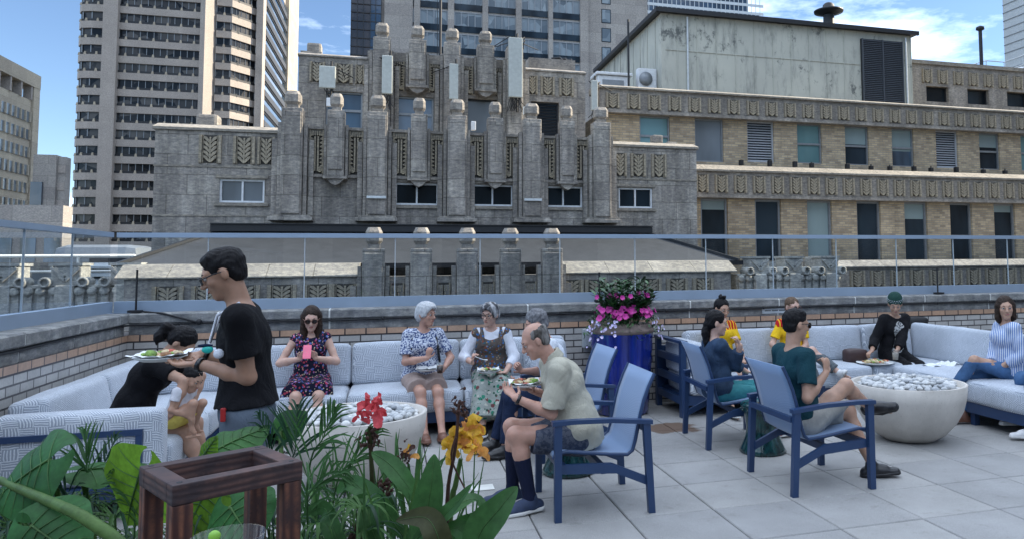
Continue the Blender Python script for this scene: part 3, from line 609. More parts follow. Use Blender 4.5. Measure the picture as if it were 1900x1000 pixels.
# ---- towers
def strip_tower(t, poly, zs, fh, slabmat, glassm, slab=.42, rec=.35, npb=2.2):
    "one balcony band and one window band per floor along the front polyline"
    for z in zs:
        ms = MB(); mm = MB(); h = fh*slab
        for a, b in zip(poly, poly[1:]):
            dx, dy = b[0]-a[0], b[1]-a[1]; l = sqrt(dx*dx+dy*dy); ox, oy = dy/l*rec, -dx/l*rec
            mm.add([(a[0]-ox, a[1]-oy, z+h), (b[0]-ox, b[1]-oy, z+h), (b[0]-ox, b[1]-oy, z+fh), (a[0]-ox, a[1]-oy, z+fh)], [(0, 1, 2, 3)])
            ms.add([(a[0], a[1], z), (b[0], b[1], z), (b[0], b[1], z+h), (a[0], a[1], z+h), (a[0]-ox*1.4, a[1]-oy*1.4, z), (b[0]-ox*1.4, b[1]-oy*1.4, z), (b[0]-ox*1.4, b[1]-oy*1.4, z+h), (a[0]-ox*1.4, a[1]-oy*1.4, z+h)],
                   [(0, 1, 2, 3), (3, 2, 6, 7), (1, 0, 4, 5), (0, 3, 7, 4), (1, 2, 6, 5)])
            q = max(1, int(l/npb))
            for i in range(q):
                f = (i+.5)/q; x = a[0]+(b[0]-a[0])*f; y = a[1]+(b[1]-a[1])*f
                ms.add([(x-.22, y-.02, z+h), (x+.22, y-.02, z+h), (x+.1, y-.02, z+h+.55), (x-.1, y-.02, z+h+.55), (x-.22-ox, y-oy, z+h), (x+.22-ox, y-oy, z+h), (x+.1-ox, y-oy, z+h+.55), (x-.1-ox, y-oy, z+h+.55)], [(0, 1, 2, 3), (3, 2, 6, 7), (0, 3, 7, 4), (1, 5, 6, 2)], 1)
            ms.add([(a[0]-ox*.3, a[1]-oy*.3, z+h+.02), (b[0]-ox*.3, b[1]-oy*.3, z+h+.02), (b[0]-ox*.3, b[1]-oy*.3, z+h+.42), (a[0]-ox*.3, a[1]-oy*.3, z+h+.42)], [(0, 1, 2, 3)], 2)
            q = max(1, int(l/1.1))
            for i in range(q+1):
                f = i/q; x = a[0]+(b[0]-a[0])*f-ox*.85; y = a[1]+(b[1]-a[1])*f-oy*.85; mm.box(x-.05, x+.05, y-.05, y+.05, z+h, z+fh, 1)
        mm.build('window_band', [glassm, 'grey_metal'], t); ms.build('balcony_band', [slabmat, 'tower_cream', 'dark_metal'], t)
g = NG('hotel_glass'); v = g.coord((.9, .9, 1)); vv = g.n('TexVoronoi', Scale=.55); g.l(v, vv.inputs[0])
rr = g.n('ValToRGB'); e = rr.color_ramp.elements; e[0].color = (.008, .011, .015, 1); e[1].color = (.12, .115, .11, 1); e[0].position = .3; e[1].position = 1; g.l(vv.outputs['Color'], rr.inputs[0]); g.base(rr.outputs[0]); g.b.inputs['Roughness'].default_value = .12; g.b.inputs['Specular IOR Level'].default_value = .25
tw = thing('apartment_tower', 'tall beige balconied tower rising at the left, dark glass on its right side', 'tower', (-42, 165, GZ))
fh = 3.05
ZS = [5.0+fh*k for k in range(19)]
poly = [(-57.1, 160), (-57.0, 152.5), (-56.2, 151.0), (-54.5, 150.4), (-52.4, 150.2)]
strip_tower(tw, poly, ZS, fh, 'tower_concrete', 'hotel_glass')
strip_tower(tw, [(-50.0, 150.2), (-36.8, 150.2)], ZS, fh, 'tower_concrete', 'hotel_glass')
strip_tower(tw, [(-34.4, 150.8), (-31.8, 151.0), (-28.2, 155.6)], ZS, fh, 'tower_concrete', 'hotel_glass')
m = MB(); m.box(-57, -28.4, 150.9, 156, GZ, 4.9); m.box(-52.3, -50.0, 149.2, 155, GZ, 70); m.prism([(-36.8, 149.4), (-35.9, 149.0), (-34.4, 151.5), (-34.4, 156), (-36.8, 156)], GZ, 70, 'z')
m.box(-28.2, -27.0, 154.6, 158, GZ, 70); m.box(-56.5, -27.4, 156.1, 187, GZ, 69.5); m.build('piers', 'tower_concrete', tw)
m = MB(); m.box(-30, -26.6, 187.1, 205, GZ, 74); m.build('end_block', 'tower_cream', tw)
for z in ZS:
    ms = MB(); ms.box(-27.39, -26.9, 158, 187, z, z+1.2); ms.box(-27.39, -27.2, 158, 187, z+1.2, z+fh, 1)
    for q in range(23): ms.box(-27.2, -27.05, 159+q*1.2, 159.5+q*1.2, z-.5, z-.02)
    ms.build('side_window_band', ['roof_membrane', 'curtain_glass'], tw)
# central office tower
ct = thing('office_tower', 'grey office tower with gridded windows rising behind the stone building', 'tower', (12, 100, GZ))
YC = 90.; m = MB(); m.box(-4.0, 30.7, YC, YC+25, GZ, 75)
mg = MB(); md = MB(); mw = MB(); mp_ = MB()
cols = [(W(a, 40, Y=YC).x, W(b, 40, Y=YC).x) for a, b in ((714, 767), (780, 830), (843, 894), (906, 956), (968, 1016), (1026, 1075))]
for a, b in zip([(-4.0, 0)]+cols, cols+[(22.4, 23)]): mp_.box(a[1]+.06, b[0]-.06, YC-.35, YC-.003, GZ, 75)
m.build('wall', 'tower_beige', ct); mp_.build('pier', 'tower_beige', ct)
g = NG('office_glass'); v = g.coord(); vv = g.n('TexVoronoi', Scale=.75); g.l(v, vv.inputs[0]); rr = g.n('ValToRGB'); e = rr.color_ramp.elements; e[0].color = (.05, .07, .09, 1); e[1].color = (.28, .33, .36, 1); g.l(vv.outputs['Color'], rr.inputs[0]); g.base(rr.outputs[0]); g.b.inputs['Roughness'].default_value = .08
fl = 2.83
for r in range(-2, 12):
    z = 30.5+fl*r
    for a, b in cols:
        mg = MB(); mg.box(a, b, YC-.10, YC-.003, z-2.55, z-1.75, 1); mg.box(a, b, YC-.06, YC-.003, z-1.75, z)
        for q in range(5): xx = a+(b-a)*q/4; mg.box(xx-.06, xx+.06, YC-.14, YC-.061, z-1.75, z, 2)
        mg.box(a, b, YC-.145, YC-.061, z-.08, z, 2); mg.build('window', ['office_glass', 'pane_dark', 'grey_metal'], ct)
for r in range(12):
    z = 26.8+2.57*r; mg = MB(); mg.box(24.2, 25.5, YC-.03, YC-.003, z-.95, z+.95, 1); mg.box(24.3, 25.4, YC-.06, YC-.031, z-.85, z+.85); mg.build('window', ['office_glass', 'pane_dark'], ct)
m = MB(); m.box(-7.1, -4.9, YC-.2, YC+20, GZ, 75); o = m.build('bronze_glass_corner', 'bronze_glass', ct)
m = MB(); m.box(-4.88, -3.6, YC-.3, YC-.004, GZ, 75); m.build('blue_glass_strip', 'curtain_glass', ct)
m = MB()
for k in range(60): m.box(-7.12, -3.6, YC-.34, YC-.31, 8+k*1.05, 8.10+k*1.05)
for x in (-7.1, -6.4, -5.7, -4.9, -4.3, -3.65): m.box(x, x+.07, YC-.37, YC-.31, GZ, 75)
m.build('glazing_grid', 'dark_metal', ct)
# blue glass tower behind
bt = thing('glass_tower', 'distant blue glass tower top showing above the pale shed', 'tower', (68, 170, GZ))
m = MB(); m.box(52, 80, 160, 180, GZ, 66); m.box(80, 84, 162, 180, GZ, 63.2); m.build('wall', 'curtain_glass', bt)
m = MB()
for k in range(34): m.box(52, 84.1, 159.9, 159.98, k*2+.02, k*2+.7)
for k in range(28): m.box(52+k*1.15, 52.16+k*1.15, 159.85, 159.89, 0, 66)
m.build('spandrel', 'galvanised', bt)
# grey tower at the right edge
rt_ = thing('grey_tower', 'grey slatted tower with dark windows at the top right corner', 'tower', (48, 40, GZ))
gx = W(1861, 30, Y=46).x
m = MB(); m.box(gx, gx+24, 30, 46, GZ, 34)
for k in range(24): m.box(gx-.04, gx-.003, 29.99, 46.01, 17.9+k*.7, 17.96+k*.7, 1)
m.build('wall', ['galvanised', 'grey_metal'], rt_)
m = MB(); m.box(gx-.08, gx-.003, 30, 45.6, 14.6, 17.2)
for k in range(12): m.box(gx-.14, gx-.081, 30+k*1.4, 30.1+k*1.4, 14.6, 17.2, 1)
m.build('window_band', ['pane_dark', 'grey_metal'], rt_)
# far left buildings
fb = thing('office_block', 'pale office block with ribbon windows at the far left edge', 'building', (-54, 115, GZ))
m = MB(); m.box(-70, -47.2, 92, 111.5, GZ, 23.4); m.box(-70, -46.9, 91.7, 112, 25.2, 27.0); m.box(-70, -48.4, 93, 110.5, 23.4, 25.2)
m.box(-48, -46.95, 110.3, 112.0, GZ, 25.2); m.build('wall', 'tower_cream', fb)
for k in range(14):
    z = 21.8-2.3*k; m = MB(); m.box(-47.19, -47.12, 92.5, 110.2, z-1.35, z)
    for q in range(14): y = 92.8+q*1.3; m.box(-47.3, -46.95, y-.1, y+.1, z-1.35, z, 1)
    m.build('ribbon_window', ['office_glass', 'tower_cream'], fb)
for k in range(7): m = MB(); y = 93+k*2.8; m.box(-47.9, -47.0, y-.2, y+.2, 23.41, 25.19); m.build('column', 'tower_concrete', fb)
ms_ = thing('tan_block', 'small tan and grey block between the left tower and the office block', 'building', (-41, 104, GZ))
m = MB(); m.box(-42.7, -40.4, 100, 102, GZ, 15.1); m.box(-40.39, -39.6, 100.5, 102, GZ, 14.95)
for k in range(6): m.box(-40.38, -39.61, 100.42, 100.49, 13-k*2.1, 13.9-k*2.1, 1)
m.build('wall', ['tower_beige', 'tower_concrete'], ms_)
m = MB(); m.box(-42.75, -41.6, 99.6, 99.99, 4, 11.8); m.build('window_bay', 'curtain_glass', ms_)
gw = thing('blank_building', 'low pale grey building with blank stone wall beyond the left glass railing', 'building', (-33, 72, GZ))
m = MB(); m.box(-50, -28.75, 70, 72, GZ, 7.0); m.build('wall', 'tower_beige', gw)
for k in range(3): m = MB(); m.box(-33.4+k*1.7, -32.3+k*1.7, 69.9, 69.99, 1.2, 4.2); m.build('window', 'pane_blue', gw)
m = MB(); m.cbox(-25.9, -20.2, 60, 66, -4, 3.4, .9); tag(m.build('water_tank', 'grey_metal', loc=(-23, 60, -4)), 'rounded grey tank behind the white pipe rail at left', 'tank')
m = MB(); m.box(-34, -12, 56, 70, GZ, -2.0); tag(m.build('flat_roof_building', 'tower_beige', loc=(-24, 60, GZ)), 'flat roofed building carrying the grey tank at left', 'building')
t = thing('louvre_unit', 'grey slatted cooling unit behind the left glass railing', 'cooling unit', (-10.6, 24, -1.5))
m = MB(); m.box(-11.5, -9.7, 24.1, 27, -1.5, 2.0); m.build('body', 'dark_metal', t)
m = MB()
for k in range(12): m.prism([(23.85, -1.2+k*.26), (24.09, -1.08+k*.26), (24.09, -1.01+k*.26), (23.85, -1.13+k*.26)], -11.5, -9.7, 'x')
m.build('slat', 'galvanised', t)
pb = thing('rooftop_block', 'low rooftop building with small windows beyond the left glass railing', 'building', (-14, 25, GZ))
m = MB(); m.box(-24, -8.9, 19, 33, GZ, -1.51); m.box(-21, -11.8, 28, 33, -1.50, 1.9); m.build('wall', 'limestone_plain', pb)
for k in range(5): m = MB(); m.box(-16.5+k*.95, -15.75+k*.95, 27.93, 27.99, .5, 1.6); m.build('window', 'pane_grey', pb)
# ornate parapets with finials
def ornate(label, xs, Y, x0, x1, ztop, zf, gname):
    t = thing('ornate_parapet', label, 'parapet', ((x0+x1)/2, Y, GZ))
    m = MB(); m.box(x0, x1, Y, Y+.7, GZ, ztop)
    n = int((x1-x0)/.26)
    for k in range(n):
        x = x0+(k+.5)*(x1-x0)/n
        m.cbox(x-.09, x+.09, Y-.09, Y-.002, ztop-1.1, ztop-.16, .03)
        m.lathe([(.105, 0), (.105, .14), (.04, .15)], 12, (x, Y, ztop-.1), M=Matrix.Rotation(pi/2, 4, 'X'))
    m.cbox(x0, x1, Y-.05, Y+.75, ztop-.03, ztop+.05, .02)
    m.build('fluted_wall', 'white_terracotta', t)
    for x in xs:
        m = MB(); m.cbox(x-.32, x+.32, Y-.05, Y+.6, ztop-.05, zf, .03)
        m.box(x-.36, x+.36, Y-.09, Y+.64, zf+.001, zf+.07)
        for s in (-1, 1):
            m.lathe([(.13, 0), (.13, .5), (.08, .5), (.08, .4)], 14, (x+s*.40, Y+.3, ztop+.12), M=Matrix.Rotation(pi/2, 4, 'X'))
            m.bar((x+s*.30, Y-.08, ztop+.48), (x, Y-.08, ztop+.16), .06, .07, up=(0, 1, 0)); m.bar((x+s*.22, Y-.08, zf-.04), (x+s*.02, Y-.08, zf-.24), .05, .05, up=(0, 1, 0))
        m.cbox(x-.2, x+.2, Y-.16, Y-.051, ztop-1.2, ztop+.05, .04)
        m.build('finial', 'white_terracotta', t)
    return t
ornate('grey terracotta parapet with scrolled finials seen through the left glass', [-10.6, -9.29, -8.02], 16., -14.5, -7.76, 1.22, 1.73, 'a')
ornate('pale scrolled terracotta parapet in front of the brick building windows', [9.6, 10.82, 12.14], 16.0, 8.8, 12.5, 1.28, 1.80, 'b')
t = thing('ornate_parapet', 'sunlit rear row of terracotta blocks behind the scrolled parapet', 'parapet', (11, 19, GZ))
m = MB()
for x in (11.7, 12.9): m.cbox(x-.3, x+.3, 17.8, 18.4, 1.0, 1.85, .05); m.cbox(x-.45, x+.45, 17.75, 18.5, .8, 1.38, .08)
m.box(10.8, 13.3, 17.85, 18.4, GZ, .99); m.box(10.9, 12, 17.9, 18.3, 1, 1.7); m.build('block', 'white_terracotta', t)
t = thing('pipe_railing', 'white painted pipe railing above the scrolled parapet at left', 'railing', (-11, 18, .9))
m = MB(); m.tube([(-17, 17.6, 1.99), (-8.3, 17.6, 1.99), (-8.22, 17.6, 1.94), (-8.2, 17.6, 1.5)], .045, 8); m.tube([(-17, 17.6, 1.60), (-8.2, 17.6, 1.60)], .035, 8); m.build('rails', 'off_white', t)
for x in (-12.2, -10.85, -9.6): m = MB(); m.tube([(x, 17.6, .9), (x, 17.6, 1.99)], .04, 8); m.build('post', 'off_white', t)
# unseen block to the right, outside the frame, added to shade the terrace
nb = thing('shade_block', 'tall unseen stone block added beyond the right edge to shade the terrace', 'building', (44, -4, GZ))
m = MB(); m.box(30, 58, -34, 9.5, GZ, 30); m.build('wall', 'tower_beige', nb)
for k in range(8):
    for q in range(8): m = MB(); m.box(29.94, 29.99, -18+q*3.2, -16.3+q*3.2, 3+k*3, 4.8+k*3); m.build('window', 'office_glass', nb)
bb = thing('rear_building', 'pale brick wall of the hotel rising behind the photographer', 'building', (0, -24, GZ))
m = MB(); m.box(-30, 29, -34, -15, GZ, 4.5); m.build('wall', 'tower_beige', bb)
for q in range(16): m = MB(); m.box(-28+q*3.5, -26+q*3.5, -14.99, -14.93, .5, 3); m.build('window', 'pane_dark', bb)
# ================================================================== TERRACE FURNITURE
def fabric():
    g = NG('cushion_fabric'); uv = g.coord(); sp = g.n('SeparateXYZ'); g.l(uv, sp.inputs[0])
    def mth(op, a, b=None):
        x = g.n('Math', operation=op)
        for i, q in enumerate((a, b)):
            if q is None: continue
            if isinstance(q, (int, float)): x.inputs[i].default_value = q
            else: g.l(q, x.inputs[i])
        return x.outputs[0]
    nz = g.n('TexNoise', Scale=9, Detail=2); g.l(uv, nz.inputs[0]); w_ = mth('MULTIPLY', mth('SUBTRACT', nz.outputs[0], .5), .03)
    u = mth('ADD', mth('ADD', sp.outputs[0], sp.outputs[1]), w_); v = mth('ADD', mth('ADD', sp.outputs[2], mth('MULTIPLY', sp.outputs[1], .7)), w_)
    cell = .085
    cu = mth('FLOOR', mth('DIVIDE', u, cell)); cv = mth('FLOOR', mth('DIVIDE', v, cell*.8))
    chk = mth('MODULO', mth('ABSOLUTE', mth('ADD', cu, cv)), 2)
    fu = mth('ABSOLUTE', mth('SUBTRACT', mth('FRACT', mth('DIVIDE', u, .0165)), .5)); fv = mth('ABSOLUTE', mth('SUBTRACT', mth('FRACT', mth('DIVIDE', v, .0165)), .5))
    st = mth('GREATER_THAN', mth('ADD', mth('MULTIPLY', fu, chk), mth('MULTIPLY', fv, mth('SUBTRACT', 1, chk))), .29)
    nn = g.n('TexNoise', Scale=120, Detail=2); g.l(uv, nn.inputs[0])
    f = mth('MULTIPLY', st, mth('ADD', nn.outputs[0], .35))
    c = g.mix(f, (.30, .34, .40, 1), (.68, .72, .77, 1)); c = g.mix(1., c, g.noise(uv, 3, 5, .6, .3, .7, (.88, .88, .88, 1), (1.06, 1.06, 1.06, 1)), 'MULTIPLY')
    g.base(c); g.b.inputs['Roughness'].default_value = .9; g.b.inputs['Sheen Weight'].default_value = .25; g.bump(nn.outputs[0], .3, .004)
fabric()
g = NG('chair_sling'); v = g.coord((1, 1, 1)); wv = g.n('TexWave', Scale=110, bands_direction='X'); g.l(v, wv.inputs[0]); c = g.mix(wv.outputs[0], (.13, .22, .38, 1), (.19, .29, .46, 1)); g.base(c); g.b.inputs['Roughness'].default_value = .6; g.b.inputs['Sheen Weight'].default_value = .3
g = NG('concrete_bowl'); v = g.coord(); c = g.noise(v, 4, 8, .6, .3, .7, (.48, .45, .41, 1), (.56, .53, .49, 1)); c = g.mix(1., c, g.noise(v, 90, 2, .5, .25, .36, (.66, .65, .64, 1), (1, 1, 1, 1)), 'MULTIPLY'); c = g.mix(1., c, g.noise(g.coord((1, 1, .35)), 3, 8, .7, .3, .6, (.84, .84, .83, 1), (1.05, 1.04, 1.02, 1)), 'MULTIPLY'); g.base(c); g.b.inputs['Roughness'].default_value = .75; x = g.n('TexNoise', Scale=70, Detail=4); g.l(v, x.inputs[0]); g.bump(x.outputs[0], .2, .004)
g = NG('pebble'); oi = g.n('ObjectInfo'); ge = g.n('NewGeometry'); rr = g.n('ValToRGB'); e = rr.color_ramp.elements; e[0].color = (.36, .38, .40, 1); e[1].color = (.66, .66, .64, 1); g.l(ge.outputs['Random Per Island'], rr.inputs[0])
c = g.mix(1., rr.outputs[0], g.noise(g.coord(), 60, 5, .6, .3, .7, (.82, .82, .82, 1), (1.08, 1.08, 1.08, 1)), 'MULTIPLY'); g.base(c); g.b.inputs['Roughness'].default_value = .75
g = NG('blue_glaze'); c = g.noise(g.coord((14, 14, 1.2)), 1.2, 5, .6, .35, .7, (.006, .014, .13, 1), (.015, .035, .30, 1)); c = g.mix(g.noise(g.coord((9, 9, 1)), 1.5, 4, .5, .62, .72), c, (.01, .10, .22, 1)); g.base(c); g.b.inputs['Roughness'].default_value = .16; g.b.inputs['Coat Weight'].default_value = .6
simple('terracotta_rim', (.20, .15, .13), .7, 0, .3, 12)
g = NG('green_glaze'); c = g.noise(g.coord((9, 9, 2)), 2.2, 8, .75, .42, .62, (.003, .018, .022, 1), (.012, .07, .07, 1)); c = g.mix(g.noise(g.coord((30, 30, 4)), 1.4, 6, .7, .66, .72), c, (.16, .24, .23, 1)); g.base(c); g.b.inputs['Roughness'].default_value = .14; g.b.inputs['Coat Weight'].default_value = .5
def cushion(x0, x1, y0, y1, z0, z1, puff=.025, r=.045, seed=0, M=None, mb=None):
    "soft box cushion: rounded edges, domed faces"
    bm = bmesh.new(); bmesh.ops.create_cube(bm, size=1)
    d = (x1-x0, y1-y0, z1-z0)
    for q in bm.verts: q.co = Vector((q.co.x*d[0], q.co.y*d[1], q.co.z*d[2]))
    bmesh.ops.bevel(bm, geom=bm.edges[:], offset=r, segments=4, affect='EDGES', profile=.5)
    n = 1
    bmesh.ops.subdivide_edges(bm, edges=[e for e in bm.edges if e.calc_length() > .12], cuts=9, use_grid_fill=True)
    rn = random.Random(seed); ph = [rn.uniform(0, 6) for _ in range(4)]
    for q in bm.verts:
        u = [2*q.co[i]/d[i] for i in range(3)]
        for i in range(3):
            a, b = u[(i+1) % 3], u[(i+2) % 3]; k = max(0, 1-a*a)*max(0, 1-b*b)
            s = 1 if u[i] > 0 else -1
            if abs(u[i]) > .8: q.co[i] += s*puff*sqrt(k)*(1 if d[i] < .3 else .3)+s*.004*sin(11*q.co[(i+1) % 3]+ph[i])*sin(9*q.co[(i+2) % 3]+ph[3])*(k > 0)
        q.co += Vector(((x0+x1)/2, (y0+y1)/2, (z0+z1)/2))
    mb = mb or MB(); mb.frombm(bm, 0, M, True); return mb
def piped(name, parent, a, M=None, seed=0, puff=.025):
    o = cushion(*a, seed=seed, puff=puff, M=M).build(name, 'cushion_fabric', parent); x = list(a); d = [x[1]-x[0], x[3]-x[2], x[5]-x[4]]; t = d.index(min(d)); u, v = [i for i in range(3) if i != t]; m = MB(); r = .045
    for e in (0, 1):
        pts = []
        for k in range(33):
            q = k/32*2*pi; cu, cv = cos(q), sin(q); su = (1 if cu > 0 else -1)*abs(cu)**.22; sv = (1 if cv > 0 else -1)*abs(cv)**.22
            p = [0, 0, 0]; p[u] = x[2*u]+d[u]/2+su*(d[u]/2-r*.25); p[v] = x[2*v]+d[v]/2+sv*(d[v]/2-r*.25); p[t] = x[2*t+e]+(r*.32 if e == 0 else -r*.32); pts.append(M @ Vector(p) if M is not None else Vector(p))
        m = MB(); m.tube(pts, .0055, 5); m.build('piping', 'piping_grey', o)
    return o
simple('piping_grey', (.28, .32, .38), .85)
# ---- sofas: navy frame, seat cushions, back cushions
def sofa(label, loc, frame_fn, seats, backs, group):
    t = thing('sofa', label, 'sofa', loc, group); f = MB(); frame_fn(f); f.build('frame', 'navy_metal', t)
    for i, c in enumerate(seats): piped('seat_cushion', t, c, seed=i)
    for i, c in enumerate(backs): piped('back_cushion', t, c[:6], c[6] if len(c) > 6 else None, i+20, .03)
    return t
def tiltx(y, z, a):   # lean a back cushion about an X-parallel line
    return Matrix.Translation((0, y, z)) @ Matrix.Rotation(a, 4, 'X') @ Matrix.Translation((0, -y, -z))
def tilty(x, z, a): return Matrix.Translation((x, 0, z)) @ Matrix.Rotation(a, 4, 'Y') @ Matrix.Translation((-x, 0, -z))
T1 = tiltx(2.38, .44, radians(-9))
def f1(f):
    f.box(-3.95, .35, 1.72, 2.60, .13, .235)
    for x in (-3.9, -2.9, -1.9, -.9, .25):
        for y in (1.75, 2.5): f.box(x, x+.06, y, y+.06, 0, .129)
    f.box(-3.95, .35, 2.56, 2.60, .236, .70)
xs = [-3.05, -2.27+.0, -1.92, -1.02, -.12, .32]
sofa('long patterned sofa along the back wall behind the left fire bowl', (-1.8, 2.2, 0), f1,
     [(-3.06, -1.94, 1.68, 2.45, .24, .45), (-1.92, -.83, 1.68, 2.45, .24, .45), (-.81, .33, 1.68, 2.45, .24, .45)],
     [(-3.68, -1.93, 2.26, 2.46, .44, .87, T1), (-1.91, -.83, 2.26, 2.46, .44, .87, T1), (-.81, .33, 2.26, 2.46, .44, .87, T1)], 'patterned sofas on the terrace')
T2 = tilty(-3.76, .44, radians(-9))
def f2(f):
    f.box(-4.0, -3.0, -.22, 2.60, .13, .235)
    for y in (-.2, .8, 1.7): f.box(-3.08, -3.02, y, y+.06, 0, .129); f.box(-3.95, -3.89, y, y+.06, 0, .129)
    f.box(-4.0, -3.96, -.22, 2.6, .236, .66)
    # end frame, seen from outside: posts and rails
    f.box(-4.0, -3.10, -.245, -.205, .56, .60); f.box(-3.14, -3.10, -.245, -.205, .13, .559); f.box(-4.0, -3.96, -.245, -.205, .13, .559)
    f.box(-3.96, -3.14, -.243, -.207, .20, .235)
sofa('patterned sofa along the left wall with its end cushion towards the camera', (-3.5, 1.0, 0), f2,
     [(-3.70, -2.98, -.02, 1.16, .24, .45), (-3.70, -2.98, 1.18, 2.42, .24, .45)],
     [(-3.93, -3.70, .02, 1.18, .44, .80, T2), (-3.93, -3.70, 1.2, 2.62, .44, .80, T2), (-3.98, -3.0, -.205, -.03, .24, .715)], 'patterned sofas on the terrace')
def f3(f):
    f.box(1.56, 5.1, 1.72, 2.60, .13, .235)
    for x in (2.5, 3.5, 4.5):
        for y in (1.75, 2.5): f.box(x, x+.06, y, y+.06, 0, .129)
    f.box(1.56, 5.1, 2.56, 2.60, .236, .70)
    for y in (1.72, 2.53): f.box(1.50, 1.56, y, y+.075, 0, .80)
    f.box(1.49, 1.57, 1.70, 2.62, .801, .83)
    for z in (.58, .36, .14): f.box(1.505, 1.555, 1.796, 2.529, z, z+.075)
sofa('patterned sofa behind the right fire bowl with navy slatted arm at its left end', (3.3, 2.2, 0), f3,
     [(1.60, 2.74, 1.68, 2.45, .24, .45), (2.76, 3.90, 1.68, 2.45, .24, .45), (3.92, 5.05, 1.68, 2.45, .24, .45)],
     [(1.80, 2.94, 2.26, 2.46, .44, .87, T1), (2.96, 4.16, 2.26, 2.46, .44, .87, T1), (4.18, 4.9, 2.26, 2.46, .44, .87, T1), (1.58, 1.78, 1.72, 2.45, .44, .80)], 'patterned sofas on the terrace')
T3 = tilty(4.98, .44, radians(9))
def f4(f):
    f.box(4.16, 5.12, -1.9, 1.66, .13, .235)
    for y in (1.55, .4, -.8, -1.8): f.box(4.2, 4.26, y, y+.06, 0, .129); f.box(5.0, 5.06, y, y+.06, 0, .129)
    f.box(5.16, 5.20, -1.9, 2.6, .236, .70)
sofa('patterned sofa running towards the camera at the right edge', (4.7, 0, 0), f4,
     [(4.13, 4.92, .52, 1.66, .24, .45), (4.13, 4.92, -.68, .50, .24, .45), (4.13, 4.92, -1.88, -.70, .24, .45)],
     [(4.90, 5.10, .9, 2.40, .44, .88, T3), (4.90, 5.10, -.55, .88, .44, .88, T3), (4.90, 5.10, -1.88, -.57, .44, .88, T3)], 'patterned sofas on the terrace')
m = cushion(-.14, .30, 2.02, 2.16, .46, .86, puff=.05, r=.05, seed=5, M=tiltx(2.1, .46, radians(-14))); tag(m.build('throw_pillow', 'cushion_fabric', loc=(.08, 2.1, .46)), 'puffy patterned pillow leaning on the sofa behind the man in white', 'pillow')
# ---- armchairs: flat navy bars with a light blue sling
def make_chair(label):
    t = thing('armchair', label, 'chair', (0, 0, 0), 'blue sling armchairs')
    w_, d = .33, .33            # local: faces +X, feet at (+-.33, +-.355)
    for s in (-1, 1):
        y = s*.355
        m = MB(); m.prism([(.30, 0), (.345, 0), (.345, .62), (.295, .62)], y-.022, y+.022, 'y'); m.build('leg', 'navy_metal', t)
        m = MB(); m.prism([(-.345, 0), (-.30, 0), (-.265, .60), (-.315, .60)], y-.022, y+.022, 'y'); m.build('leg', 'navy_metal', t)
        m = MB(); pts = [(.36, .648), (.2, .652), (-.05, .645), (-.33, .618)]
        m.prism(pts+[(x, z-.028) for x, z in pts[::-1]], y-.03, y+.03, 'y'); m.build('armrest', 'navy_metal', t)
        m = MB(); yi = y-s*.024; m.prism([(.295, .30), (.295, .36), (-.05, .345), (-.29, .24), (-.295, .18), (-.08, .275)], yi-.014, yi+.014, 'y'); m.build('side_rail', 'navy_metal', t)
    for q_ in ((.262, .294, -.33, .33, .30, .36), (-.02, .02, -.33, .33, .275, .325), (-.33, -.30, -.335, .335, .52, .56)): m = MB(); m.box(*q_); m.build('cross_rail', 'navy_metal', t)
    # sling: seat curve into back curve
    prof = [(.34, .395), (.33, .425), (.25, .435), (.10, .415), (-.05, .395), (-.17, .385), (-.205, .41), (-.225, .47), (-.245, .56), (-.265, .65), (-.29, .74), (-.325, .83), (-.37, .92)]
    yb = .30
    m = MB(); n = len(prof); vs = []; ny = 9
    for i, (x, z) in enumerate(prof):
        for j in range(ny):
            f = j/(ny-1)*2-1; sag = .012*(1-f*f)*(1 if 1 < i < n-1 else 0)
            vs.append((x-(sag if i > 6 else 0), f*yb, z-(sag if i <= 6 else 0)))
    fs = [(i*ny+j, i*ny+j+1, (i+1)*ny+j+1, (i+1)*ny+j) for i in range(n-1) for j in range(ny-1)]
    m.add(vs, fs, 0, True); o = m.build('sling', 'chair_sling', t); md = o.modifiers.new('thick', 'SOLIDIFY'); md.thickness = .006
    for s in (-1, 1):
        m = MB(); m.tube([(x, s*(yb+.008), z) for x, z in prof], .013, 8); m.build('sling_rail', 'navy_metal', o)
    return t
ch0 = make_chair('blue armchair in front holding the bald man in the beige shirt')
ch0.location = (-.135, -.79, 0); ch0.rotation_euler.z = pi
dup(ch0, (1.59, -.795, 0), 'blue armchair holding the man in the teal shirt, nearest chair on the right', rotz=0)
dup(ch0, (1.57, .66, 0), 'blue armchair holding the woman in the denim jacket', rotz=radians(-4))
dup(ch0, (.02, .72, 0), 'blue armchair half hidden behind the bald man, holding the man in white', rotz=pi+.05)
# ---- ceramic garden stools
def stool(label, x, y, r, h):
    t = thing('garden_stool', label, 'stool', (x, y, 0), 'glazed green garden stools')
    m = MB(); m.lathe([(r*.95, 0), (r, .012), (r*.93, .04), (r*.75, h*.3), (r*.68, h*.5), (r*.75, h*.72), (r*.9, h*.9), (r*.92, h*.95), (r*.85, h-.008), (r*.75, h)], 32, (x, y, 0)); m.build('body', 'green_glaze', t)
    m = MB()
    for k in range(16): a = 2*pi*k/16; m.ball((x+r*.90*cos(a), y+r*.90*sin(a), h*.86), .012)
    m.build('stud', 'green_glaze', t); return t
stool('dark green glazed stool on the floor between the bald man and the man in white', -.13, .02, .22, .44)
stool('dark green glazed stool with flared base between the two chairs at right', 1.66, .12, .21, .44)
